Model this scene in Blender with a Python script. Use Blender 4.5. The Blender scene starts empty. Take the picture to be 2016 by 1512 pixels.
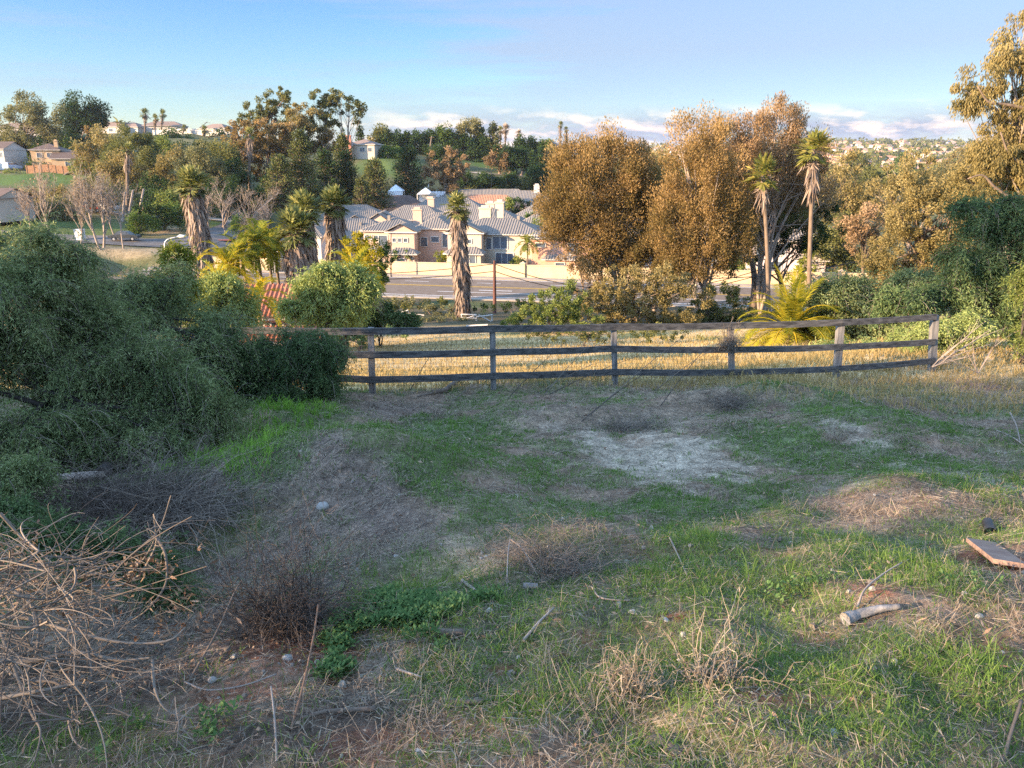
import bpy, math, random
import numpy as np
from mathutils import Vector, Matrix
rng = np.random.default_rng(7)
random.seed(7)
SC = bpy.context.scene
COL = SC.collection
R_ = math.radians

# ------------------------------------------------------------ camera
PITCH = R_(16.3); FPX = 1523.0
cam = bpy.data.cameras.new('camera'); cam.sensor_width = 36.0; cam.lens = 36.0 * FPX / 2016.0
cam.clip_start = 0.05; cam.clip_end = 9000
camo = bpy.data.objects.new('camera', cam); COL.objects.link(camo)
camo.location = (0, 0, 0); camo.rotation_euler = (R_(90) - PITCH, 0, 0)
SC.camera = camo

# ------------------------------------------------------------ light
SUN_EL, SUN_ROT = 13.5, 245.0          # sun low, behind and to the left of the camera
SC.view_settings.view_transform = 'Standard'; SC.view_settings.look = 'None'
SC.view_settings.exposure = 2.0; SC.view_settings.gamma = 1.0
sd = bpy.data.lights.new('sun', 'SUN'); sd.energy = 5.0; sd.angle = R_(0.6); sd.color = (1.0, 0.70, 0.42)
so = bpy.data.objects.new('sun', sd); COL.objects.link(so)
_s = Vector((math.sin(R_(SUN_ROT)) * math.cos(R_(SUN_EL)), math.cos(R_(SUN_ROT)) * math.cos(R_(SUN_EL)), math.sin(R_(SUN_EL))))
so.rotation_euler = _s.to_track_quat('Z', 'Y').to_euler()
so.location = (-60, -60, 40)

class NT:
    """tiny node-tree writer"""
    def __init__(s, tree): s.t = tree; s.t.nodes.clear()
    def n(s, typ, ins=None, **kw):
        nd = s.t.nodes.new(typ)
        for k, v in kw.items(): setattr(nd, k, v)
        for k, v in (ins or {}).items():
            if isinstance(v, tuple) and len(v) == 2 and hasattr(v[0], 'outputs'):
                s.t.links.new(v[0].outputs[v[1]], nd.inputs[k])
            elif hasattr(v, 'outputs'): s.t.links.new(v.outputs[0], nd.inputs[k])
            else: nd.inputs[k].default_value = v
        return nd
    def ramp(s, fac, stops, interp='LINEAR'):
        nd = s.t.nodes.new('ShaderNodeValToRGB'); cr = nd.color_ramp; cr.interpolation = interp
        while len(cr.elements) > 1: cr.elements.remove(cr.elements[-1])
        for i, (p, c) in enumerate(stops):
            e = cr.elements[0] if i == 0 else cr.elements.new(p)
            e.position = p
            if not hasattr(c, '__len__'): c = (c, c, c)
            e.color = (*c[:3], 1)
        s.t.links.new(fac.outputs[0] if hasattr(fac, 'outputs') else fac, nd.inputs[0]); return nd
    def math(s, op, a, b=0.0, c=0.0, clamp=False):
        return s.n('ShaderNodeMath', {0: a, 1: b, 2: c}, operation=op, use_clamp=clamp)
    def mix(s, f, a, b, bt='MIX'):
        return s.n('ShaderNodeMixRGB', {0: f, 1: a, 2: b}, blend_type=bt)

W = bpy.data.worlds.new('World'); SC.world = W; W.use_nodes = True
t = NT(W.node_tree)
sky = t.n('ShaderNodeTexSky', sky_type='NISHITA', sun_disc=False)
sky.sun_elevation = R_(SUN_EL); sky.sun_rotation = R_(SUN_ROT); sky.air_density = 1.0; sky.dust_density = 0.3; sky.ozone_density = 2.0
tc = t.n('ShaderNodeTexCoord')
sep = t.n('ShaderNodeSeparateXYZ', {0: tc})
X, Z = (sep, 0), (sep, 2)
# low cumulus bank just above the horizon
mp = t.n('ShaderNodeMapping', {0: tc, 'Scale': (11, 11, 42)})
n1 = t.n('ShaderNodeTexNoise', {'Vector': mp, 'Scale': 1.0, 'Detail': 6.0, 'Roughness': 0.55})
mpb = t.n('ShaderNodeMapping', {0: tc, 'Scale': (11, 11, 42), 'Location': (0.13, 0, 0.32)})
n1b = t.n('ShaderNodeTexNoise', {'Vector': mpb, 'Scale': 1.0, 'Detail': 6.0, 'Roughness': 0.55})
band = t.ramp(t.n('ShaderNodeMapRange', {0: Z, 1: 0.0, 2: 0.08}), [(0.0, 0.3), (0.12, 0.6), (0.28, 1.0), (0.46, .95), (0.6, 0.5), (0.78, 0.0)])
leftfade = t.n('ShaderNodeMapRange', {0: X, 1: -0.26, 2: -0.10})
cum = t.math('MULTIPLY', t.math('MULTIPLY', t.n('ShaderNodeMapRange', {0: (n1, 0), 1: 0.30, 2: 0.50}), band), leftfade, clamp=True)
# lit tops: density falls off upward
topl = t.n('ShaderNodeMapRange', {0: t.math('SUBTRACT', (n1, 0), (n1b, 0)), 1: -0.02, 2: 0.11})
ccol = t.mix(topl, (0.29, 0.33, 0.44, 1), (0.82, 0.66, 0.58, 1))
# streaky high veil, denser to the right
mp2 = t.n('ShaderNodeMapping', {0: tc, 'Scale': (2.6, 2.6, 30), 'Rotation': (0, R_(5), 0)})
n2 = t.n('ShaderNodeTexNoise', {'Vector': mp2, 'Scale': 1.0, 'Detail': 7.0, 'Roughness': 0.6})
rt = t.n('ShaderNodeMapRange', {0: X, 1: -0.30, 2: 0.42, 3: 0.0, 4: 1.0})
hb = t.ramp(t.n('ShaderNodeMapRange', {0: Z, 1: 0.0, 2: 0.2}), [(0.0, 0.55), (0.2, 0.35), (0.35, 0.62), (0.6, 0.9), (1.0, 0.7)])
veil = t.math('MULTIPLY', t.n('ShaderNodeMapRange', {0: t.math('ADD', (n2, 0), t.math('MULTIPLY', rt, 0.46)), 1: 0.49, 2: 0.68}), hb, clamp=True)
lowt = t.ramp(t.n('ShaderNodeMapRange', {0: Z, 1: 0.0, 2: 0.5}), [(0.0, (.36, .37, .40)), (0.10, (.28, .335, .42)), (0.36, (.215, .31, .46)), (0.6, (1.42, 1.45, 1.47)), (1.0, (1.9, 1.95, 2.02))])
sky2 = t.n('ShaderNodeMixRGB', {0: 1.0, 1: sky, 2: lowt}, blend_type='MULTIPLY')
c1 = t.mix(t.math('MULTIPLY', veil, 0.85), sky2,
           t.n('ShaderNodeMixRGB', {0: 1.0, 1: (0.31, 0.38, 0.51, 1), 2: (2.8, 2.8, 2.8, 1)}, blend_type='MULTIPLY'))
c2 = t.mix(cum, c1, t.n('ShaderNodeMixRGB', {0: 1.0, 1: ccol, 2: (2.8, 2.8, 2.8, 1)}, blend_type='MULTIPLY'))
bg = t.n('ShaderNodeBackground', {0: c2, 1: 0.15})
t.n('ShaderNodeOutputWorld', {0: bg})

SC.cycles.use_denoising = False
SC.cycles.max_bounces = 5; SC.cycles.diffuse_bounces = 3; SC.cycles.glossy_bounces = 2; SC.cycles.transmission_bounces = 3
SC.cycles.caustics_reflective = False; SC.cycles.caustics_refractive = False

# ------------------------------------------------------------ numeric helpers
CP, SP = math.cos(PITCH), math.sin(PITCH)
def ray(px, py):
    xc = (px - 1008) / FPX; yc = -(py - 756) / FPX
    d = CP + yc * SP
    return xc / d, (-SP + yc * CP) / d
def P(px, py, Y):
    a, b = ray(px, py); return np.array((a * Y, Y, b * Y))
def proj(x, y, z):
    zc = y * CP - z * SP; yc = y * SP + z * CP
    return 1008 + FPX * x / zc, 756 - FPX * yc / zc

def vnoise(x, y, s, seed=0):
    x = np.asarray(x, float) / s; y = np.asarray(y, float) / s
    xi = np.floor(x).astype(np.int64); yi = np.floor(y).astype(np.int64)
    fx = x - xi; fy = y - yi; fx = fx * fx * (3 - 2 * fx); fy = fy * fy * (3 - 2 * fy)
    def h(a, b):
        n = (a * 374761393 + b * 668265263 + seed * 1442695041) & 0x7fffffff
        n = ((n ^ (n >> 13)) * 1274126177) & 0x7fffffff
        n = ((n ^ (n >> 16)) * 668265263) & 0x7fffffff
        return (n & 0xffff) / 65535.0
    a = h(xi, yi); b = h(xi + 1, yi); c = h(xi, yi + 1); d = h(xi + 1, yi + 1)
    return (a * (1 - fx) + b * fx) * (1 - fy) + (c * (1 - fx) + d * fx) * fy
def fbm(x, y, s, o=4, seed=0):
    r = 0; a = 0.5; tot = 0
    for i in range(o):
        r = r + a * vnoise(x, y, s / 2 ** i, seed + i * 17); tot += a; a *= .5
    return r / tot
def sm(a, b, v): q = np.clip((v - a) / (b - a), 0, 1); return q * q * (3 - 2 * q)

# ------------------------------------------------------------ terrain height
COLS = [
 (-900, [(15,-5.0),(25,-7),(40,-9.5),(60,-11),(95,-12),(120,-11.7),(130,-9.8),(150,-8.5),(170,-6.2),(205,-3),(225,-2.6),(260,3),(320,10),(420,14),(700,10),(4200,-60)]),
 (0,    [(15,-5.0),(25,-7),(40,-9.5),(60,-11),(95,-12),(120,-11.9),(130,-9.8),(150,-8.5),(170,-6.2),(205,-3.0),(225,-2.6),(260,3),(320,10),(420,14),(700,10),(4200,-60)]),
 (400,  [(15,-4.9),(30,-8.3),(48,-11.2),(65,-12),(80,-13.2),(96,-14.2),(107,-14),(115,-12.9),(126,-12.6),(140,-11.6),(160,-10),(200,-4),(260,3.5),(320,9),(420,12),(700,8),(4200,-60)]),
 (750,  [(15,-4.7),(20,-5.8),(30,-8.2),(48,-11.2),(65,-13.2),(79,-14.8),(105,-14.8),(109,-16.2),(170,-16.0),(186,-14.6),(200,-11.6),(215,-8.5),(235,-4),(262,0),(300,3),(340,5),(450,5),(4200,-60)]),
 (1000, [(15,-4.6),(20,-5.7),(30,-8.0),(48,-11.1),(65,-13.2),(79,-14.8),(105,-14.8),(109,-16.2),(200,-16.2),(214,-14.5),(240,-8.5),(272,-3.8),(310,-1.5),(350,2),(450,2),(4200,-60)]),
 (1300, [(15,-4.6),(20,-5.5),(30,-7.7),(48,-10.9),(65,-13.4),(79,-14.8),(105,-14.8),(109,-16.2),(200,-16),(400,-16),(800,-22),(1200,-15),(1600,5),(2200,22),(3000,22),(4200,0)]),
 (1600, [(15,-4.5),(20,-5.1),(27,-6.3),(45,-10),(65,-13.2),(79,-14.8),(105,-14.8),(109,-16.2),(200,-16),(400,-16),(700,-20),(900,-13),(1300,5),(1700,20),(2200,36),(3000,40),(4200,0)]),
 (2016, [(15,-4.4),(20,-4.9),(30,-6.2),(45,-9),(65,-12.5),(79,-14.8),(105,-14.8),(109,-16.2),(200,-16),(400,-16),(700,-20),(900,-13),(1300,5),(1700,20),(2200,34),(3000,38),(4200,0)]),
 (3000, [(15,-4.4),(20,-4.9),(30,-6.2),(45,-9),(65,-12.5),(79,-14.8),(105,-14.8),(109,-16.2),(200,-16),(400,-16),(700,-20),(900,-13),(1300,5),(1700,20),(2200,30),(3000,34),(4200,0)]),
]
CU = np.array([(c[0] - 1008) / 1500.0 for c in COLS])
def road_off(x, y): return y - (90.1 - 0.19 * x)
def H0(x, y):
    x = np.asarray(x, float); y = np.asarray(y, float)
    ys = np.maximum(y, 1.0); u = np.clip(x / ys, CU[0], CU[-1])
    prof = np.stack([np.interp(ys, [a for a, _ in c[1]], [b for _, b in c[1]]) for c in COLS])
    k = np.clip(np.searchsorted(CU, u, side='right') - 1, 0, len(CU) - 2)
    f = (u - CU[k]) / (CU[k + 1] - CU[k]); f = f * f * (3 - 2 * f)
    far = np.take_along_axis(prof, k[None], 0)[0] * (1 - f) + np.take_along_axis(prof, (k + 1)[None], 0)[0] * f
    near = np.interp(y, [-60, -20, 0, 2, 4, 6, 8, 10, 12, 14, 15, 16, 17, 18, 22],
                     [3.0, 0.2, -1.6, -1.72, -2.22, -2.78, -3.3, -3.72, -4.08, -4.42, -4.58, -4.72, -4.83, -4.88, -5.0])
    fy = 15 + np.clip((x + 2.9) * 0.226, 0, 4)
    q = sm(-0.3, 2.5, y - fy) * sm(14.2, 16.5, y)
    z = near * (1 - q) + far * q
    r = np.abs(road_off(x, y)); k2 = 1 - sm(8.5, 12.5, r)
    k2 = k2 * sm(-64, -54, x); z = z * (1 - k2) + (-14.8) * k2
    return z
def groundpx(px, py, Hf=None, y0=1.2, y1=1200.0):
    Hf = Hf or HZ
    a, b = ray(px, py)
    ys = np.exp(np.linspace(math.log(y0), math.log(y1), 1400))
    d = b * ys - Hf(a * ys, ys)
    idx = np.where(d < 0)[0]
    i = idx[0] if len(idx) else len(ys) - 1
    Y = ys[i]
    return np.array((a * Y, Y, float(Hf(np.array([a * Y]), np.array([Y]))[0])))
MOUNDS = []
for (px, py, rx, ry, h) in [(690, 950, 1.1, .9, .55), (560, 840, .9, 1.3, .34), (1500, 800, 1.7, .9, .48), (1690, 850, 1.3, 1.0, .34), (1130, 820, 1.3, .8, .22),
        (1285, 905, 1.0, .8, -.16), (300, 1050, 1.1, 1.2, -.45), (1400, 1390, .35, .25, .07), (980, 880, 1.2, .9, .12), (1180, 1060, .8, .6, .10),
        (1800, 990, .9, .7, .13), (900, 1120, .5, .4, -.07), (620, 1290, .5, .4, -.05), (420, 880, 1.2, 1.2, -.2)]:
    g = groundpx(px, py, H0); MOUNDS.append((g[0], g[1], rx, ry, h))
def HZ(x, y):
    x = np.asarray(x, float); y = np.asarray(y, float)
    z = H0(x, y)
    for mx, my, rx, ry, h in MOUNDS:
        z = z + h * np.exp(-((x - mx) / rx) ** 2 - ((y - my) / ry) ** 2)
    nr = 1 - sm(16, 24, y)
    z = z + nr * ((fbm(x, y, 1.6, 4, 3) - .5) * .36 + (fbm(x, y, .42, 4, 9) - .5) * .13)
    fr = sm(20, 40, y) * (np.abs(road_off(x, y)) > 12.5)
    z = z + fr * (fbm(x, y, 9, 3, 5) - .5) * .8 * np.clip(y / 100, 0.3, 3)
    return z
def hz(x, y): return float(HZ(np.array([x]), np.array([y]))[0])
def G(px, py, **k): return groundpx(px, py, HZ, **k)

# ------------------------------------------------------------ mesh helpers
def link(o, parent=None):
    COL.objects.link(o)
    if parent is not None: o.parent = parent
    return o
class B:
    """vertex/quad buffer -> one mesh object"""
    def __init__(s): s.V = []; s.Q = []; s.T = []; s.M = []; s.UV = []; s.n = 0
    def add(s, V, Q, tint=0.5, mi=0, uv=None):
        V = np.asarray(V, float).reshape(-1, 3); Q = np.asarray(Q, np.int64).reshape(-1, 4)
        s.V.append(V); s.Q.append(Q + s.n); s.n += len(V)
        s.T.append(np.full(len(V), tint, float) if np.isscalar(tint) else np.asarray(tint, float))
        s.M.append(np.full(len(Q), mi)); return s
    def box(s, x0, x1, y0, y1, z0, z1, mi=0, tint=.5, M=None):
        V = np.array([(x, y, z) for z in (z0, z1) for y in (y0, y1) for x in (x0, x1)], float)
        if M is not None: V = V @ np.array(M.to_3x3()).T + np.array(M.translation)
        return s.add(V, [(0, 2, 3, 1), (4, 5, 7, 6), (0, 1, 5, 4), (2, 6, 7, 3), (0, 4, 6, 2), (1, 3, 7, 5)], tint, mi)
    def quad(s, a, b, c, d, mi=0, tint=.5): return s.add([a, b, c, d], [(0, 1, 2, 3)], tint, mi)
    def tubes(s, Pn, Rn, sides=5, tint=.5, mi=0, cap=True):
        Pn = np.asarray(Pn, float); Rn = np.asarray(Rn, float)
        if Pn.ndim == 2: Pn = Pn[None]; Rn = Rn[None]
        n, k, _ = Pn.shape
        T = np.gradient(Pn, axis=1); T /= np.linalg.norm(T, axis=2, keepdims=True) + 1e-9
        ref = np.where(np.abs(T[:, :1, 2:3]) > .85, np.array([1., 0, 0]), np.array([0, 0, 1.]))
        S = np.cross(T, np.broadcast_to(ref, T.shape)); S /= np.linalg.norm(S, axis=2, keepdims=True) + 1e-9
        U = np.cross(S, T)
        a = np.arange(sides) * 2 * np.pi / sides
        V = Pn[:, :, None] + Rn[:, :, None, None] * (S[:, :, None] * np.cos(a)[None, None, :, None] + U[:, :, None] * np.sin(a)[None, None, :, None])
        base = (np.arange(n) * k * sides)[:, None, None]; i = (np.arange(k - 1) * sides)[None, :, None]; j = np.arange(sides)[None, None]; j2 = (j + 1) % sides
        Q = np.stack([base + i + j, base + i + j2, base + i + sides + j2, base + i + sides + j], -1).reshape(-1, 4)
        if not np.isscalar(tint): tint = np.repeat(np.asarray(tint, float), k * sides)
        s.add(V.reshape(-1, 3), Q, tint, mi)
        if cap and sides in (4, 6, 8) and n < 400:
            for w in range(n):
                for e in (0, k - 1):
                    o = s.n - n * k * sides + w * k * sides + e * sides
                    ids = list(range(o, o + sides))
                    Qs = [(ids[0], ids[1], ids[2], ids[3])]
                    if sides >= 6: Qs += [(ids[0], ids[3], ids[4], ids[5])]
                    if sides == 8: Qs += [(ids[0], ids[5], ids[6], ids[7])]
                    s.Q.append(np.array(Qs)); s.M.append(np.full(len(Qs), mi))
        return s
    def leaves(s, C, D, L, Wd, tint=.5, mi=0, side=None, wpos=.45):
        C = np.asarray(C, float); n = len(C)
        if n == 0: return s
        D = D / (np.linalg.norm(D, axis=1, keepdims=True) + 1e-9)
        if side is None: side = rng.normal(size=(n, 3))
        S = np.cross(D, side); S /= np.linalg.norm(S, axis=1, keepdims=True) + 1e-9
        L = np.broadcast_to(L, n)[:, None]; Wd = np.broadcast_to(Wd, n)[:, None]
        V = np.stack([C, C + D * L * wpos + S * Wd / 2, C + D * L, C + D * L * wpos - S * Wd / 2], 1).reshape(-1, 3)
        Q = np.arange(n * 4).reshape(n, 4)
        if not np.isscalar(tint): tint = np.repeat(np.asarray(tint, float), 4)
        return s.add(V, Q, tint, mi)
    def build(s, name, mats, parent=None, smooth=False, off=None, link_=True):
        me = bpy.data.meshes.new(name)
        V = np.concatenate(s.V) if s.V else np.zeros((0, 3)); Q = np.concatenate(s.Q) if s.Q else np.zeros((0, 4), int)
        T = np.concatenate(s.T) if s.T else np.zeros(0); M = np.concatenate(s.M) if s.M else np.zeros(0)
        if off is not None: V = V - np.asarray(off, float)
        me.vertices.add(len(V)); me.vertices.foreach_set('co', V.astype(np.float32).ravel())
        me.loops.add(len(Q) * 4); me.loops.foreach_set('vertex_index', Q.astype(np.int32).ravel())
        me.polygons.add(len(Q)); me.polygons.foreach_set('loop_start', (np.arange(len(Q)) * 4).astype(np.int32))
        try: me.polygons.foreach_set('loop_total', np.full(len(Q), 4, np.int32))
        except Exception: pass
        for m in (mats if isinstance(mats, (list, tuple)) else [mats]): me.materials.append(m)
        me.polygons.foreach_set('material_index', M.astype(np.int32))
        me.polygons.foreach_set('use_smooth', np.full(len(Q), smooth, bool))
        at = me.attributes.new('tint', 'FLOAT', 'POINT'); at.data.foreach_set('value', T.astype(np.float32))
        me.update(calc_edges=True)
        o = bpy.data.objects.new(name, me)
        if link_: link(o, parent)
        if name in ('twigs', 'shoots', 'spurs', 'dry_leaves', 'stems'): o['kind'] = 'stuff'
        return o
def tag(o, label=None, cat=None, group=None, kind=None):
    if label: o['label'] = label
    if cat: o['category'] = cat
    if group: o['group'] = group
    if kind: o['kind'] = kind
    return o
def empty(name, loc, label, cat, group=None, rz=0.0):
    o = bpy.data.objects.new(name, None); o.empty_display_size = .2; COL.objects.link(o)
    o.location = tuple(float(v) for v in loc); o.rotation_euler = (0, 0, rz)
    return tag(o, label, cat, group)
def curve_pts(ctrl, k=16):
    """Catmull-Rom through control points -> k points"""
    c = np.asarray(ctrl, float); c = np.vstack([2 * c[0] - c[1], c, 2 * c[-1] - c[-2]])
    n = len(c) - 3; out = []
    for q in np.linspace(0, n - 1e-6, k):
        i = int(q); f = q - i; p0, p1, p2, p3 = c[i:i + 4]
        out.append(.5 * (2 * p1 + (p2 - p0) * f + (2 * p0 - 5 * p1 + 4 * p2 - p3) * f * f + (3 * p1 - p0 - 3 * p2 + p3) * f ** 3))
    return np.array(out)
def bez(a, c, b, k=6):
    a, b, c = (np.asarray(v, float) for v in (a, b, c)); q = np.linspace(0, 1, k).reshape((1,) * (a.ndim - 1) + (k, 1))
    return a[..., None, :] * (1 - q) ** 2 + 2 * c[..., None, :] * q * (1 - q) + b[..., None, :] * q ** 2
def unit(n):
    v = rng.normal(size=(n, 3)); return v / np.linalg.norm(v, axis=1, keepdims=True)

# ------------------------------------------------------------ materials
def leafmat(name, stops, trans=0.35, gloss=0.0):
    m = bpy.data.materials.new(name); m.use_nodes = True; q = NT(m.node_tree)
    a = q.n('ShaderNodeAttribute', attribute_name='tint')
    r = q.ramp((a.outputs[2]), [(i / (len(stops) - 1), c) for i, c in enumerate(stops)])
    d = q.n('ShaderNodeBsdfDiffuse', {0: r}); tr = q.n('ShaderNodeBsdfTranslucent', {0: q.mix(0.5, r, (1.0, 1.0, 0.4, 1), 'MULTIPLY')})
    mx = q.n('ShaderNodeMixShader', {0: trans, 1: d, 2: tr})
    if gloss:
        g = q.n('ShaderNodeBsdfGlossy', {0: (.5, .5, .5, 1), 'Roughness': .55}); mx = q.n('ShaderNodeMixShader', {0: gloss, 1: mx, 2: g})
    q.n('ShaderNodeOutputMaterial', {0: mx}); return m
def pmat(name, c1, c2=None, rough=.85, scale=8.0, bump=0.0, stretch=(1, 1, 1), detail=5.0, metal=0.0, lo=.3, hi=.7, spec=.3):
    m = bpy.data.materials.new(name); m.use_nodes = True; q = NT(m.node_tree)
    tcx = q.n('ShaderNodeTexCoord'); mpx = q.n('ShaderNodeMapping', {0: (tcx, 3), 'Scale': stretch})
    nz = q.n('ShaderNodeTexNoise', {'Vector': mpx, 'Scale': scale, 'Detail': detail, 'Roughness': .6})
    r = q.ramp(nz, [(lo, c1), (hi, c2 or c1)])
    b = q.n('ShaderNodeBsdfPrincipled', {'Base Color': r, 'Roughness': rough, 'Metallic': metal, 'Specular IOR Level': spec})
    if bump:
        bp = q.n('ShaderNodeBump', {'Strength': bump, 'Distance': .02, 'Height': nz}); m.node_tree.links.new(bp.outputs[0], b.inputs['Normal'])
    q.n('ShaderNodeOutputMaterial', {0: b}); return m
MT = {}
MT['brown'] = leafmat('leaves_brown', [(.055, .065, .025), (.20, .14, .055), (.46, .31, .15)])
MT['rust'] = leafmat('leaves_rust', [(.07, .07, .035), (.23, .155, .085), (.47, .325, .20)])
MT['olive'] = leafmat('leaves_olive', [(.09, .085, .035), (.22, .18, .075), (.39, .32, .15)])
MT['olive_green'] = leafmat('leaves_olive_green', [(.06, .075, .03), (.13, .14, .05), (.23, .22, .08)])
MT['dark_green'] = leafmat('leaves_dark_green', [(.018, .035, .016), (.035, .065, .025), (.06, .095, .035)], .2)
MT['conifer'] = leafmat('needles_conifer', [(.035, .05, .022), (.08, .10, .036), (.17, .18, .065)], .15)
MT['mid_green'] = leafmat('leaves_mid_green', [(.04, .07, .02), (.08, .13, .035), (.13, .18, .05)])
MT['euc'] = leafmat('leaves_grey_green', [(.08, .09, .045), (.18, .18, .09), (.32, .29, .15)])
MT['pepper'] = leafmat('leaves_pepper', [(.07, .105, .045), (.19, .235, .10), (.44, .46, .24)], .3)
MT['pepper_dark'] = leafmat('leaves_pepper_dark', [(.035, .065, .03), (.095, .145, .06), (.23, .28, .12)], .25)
MT['pepper_lit'] = leafmat('leaves_pepper_sunlit', [(.14, .18, .06), (.28, .34, .12), (.46, .50, .20)], .35)  # paler copy of the pepper leaves, sunlight put into the colour
MT['bush'] = leafmat('leaves_bush', [(.08, .11, .03), (.17, .21, .06), (.28, .30, .10)])
MT['yellow'] = leafmat('fronds_yellow', [(.16, .17, .02), (.32, .29, .03), (.50, .36, .03)], .45)
MT['ygreen'] = leafmat('fronds_yellow_green', [(.07, .10, .02), (.17, .20, .035), (.30, .28, .045)], .4)
MT['palm_lit'] = leafmat('fronds_sunlit', [(.07, .09, .03), (.19, .20, .05), (.42, .34, .10)], .35)
MT['palm'] = leafmat('fronds_green', [(.06, .08, .03), (.15, .17, .055), (.32, .31, .11)], .3, .04)
MT['skirt'] = leafmat('dead_fronds', [(.09, .068, .058), (.22, .17, .14), (.36, .29, .235)], .15)
MT['twig'] = leafmat('dry_twigs', [(.085, .07, .06), (.16, .135, .11), (.28, .23, .18)], 0.0)
MT['darktwig'] = leafmat('dark_twigs', [(.045, .035, .03), (.09, .072, .06), (.17, .14, .115)], 0.0)
MT['deadleaf'] = leafmat('dead_leaves', [(.12, .07, .05), (.24, .15, .10), (.40, .29, .20)], .2)
MT['grass'] = leafmat('grass_blades', [(.06, .12, .03), (.125, .21, .05), (.25, .33, .10)], .35)
MT['lush'] = leafmat('lush_grass', [(.09, .19, .03), (.17, .31, .05), (.29, .43, .09)], .4)
MT['straw'] = leafmat('straw', [(.14, .11, .085), (.26, .21, .16), (.44, .37, .27)], .15)
MT['golden'] = leafmat('golden_grass', [(.22, .16, .07), (.36, .27, .12), (.52, .41, .20)], .3)
MT['weed'] = leafmat('weed_leaves', [(.05, .10, .035), (.10, .175, .06), (.19, .27, .10)], .3)
MT['bark'] = pmat('bark_brown', (.10, .075, .055), (.20, .15, .11), scale=6, bump=.5, stretch=(1, 1, .3))
MT['bark_pale'] = pmat('bark_pale', (.17, .135, .11), (.35, .29, .24), scale=5, bump=.3, stretch=(1, 1, .3))
MT['bark_dark'] = pmat('bark_dark', (.03, .027, .025), (.08, .065, .055), scale=9, bump=.5)
MT['grey_wood'] = pmat('weathered_wood', (.035, .035, .036), (.14, .135, .13), scale=7, bump=.4, stretch=(.25, 3, 3), detail=8, lo=.35, hi=.68)
MT['white_wood'] = pmat('white_painted_wood', (.40, .37, .33), (.62, .58, .52), scale=9)
MT['glass'] = pmat('window_glass', (.06, .08, .11), (.12, .15, .19), rough=.12, scale=1.2, spec=.7)
MT['frame'] = pmat('white_frame', (.62, .60, .56), rough=.5)
MT['metal'] = pmat('galvanised_metal', (.30, .31, .32), (.42, .43, .44), rough=.5, metal=.6)
MT['wire'] = pmat('rusty_wire', (.10, .085, .07), (.2, .16, .13), rough=.7, metal=.3)
MT['black'] = pmat('black_plastic', (.012, .012, .013), (.03, .03, .03), rough=.5)
MT['stone'] = pmat('stone', (.22, .21, .19), (.42, .40, .36), scale=14, bump=.3)
MT['white_stone'] = pmat('white_stone', (.27, .255, .23), (.42, .40, .36), scale=14, bump=.3)

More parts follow.
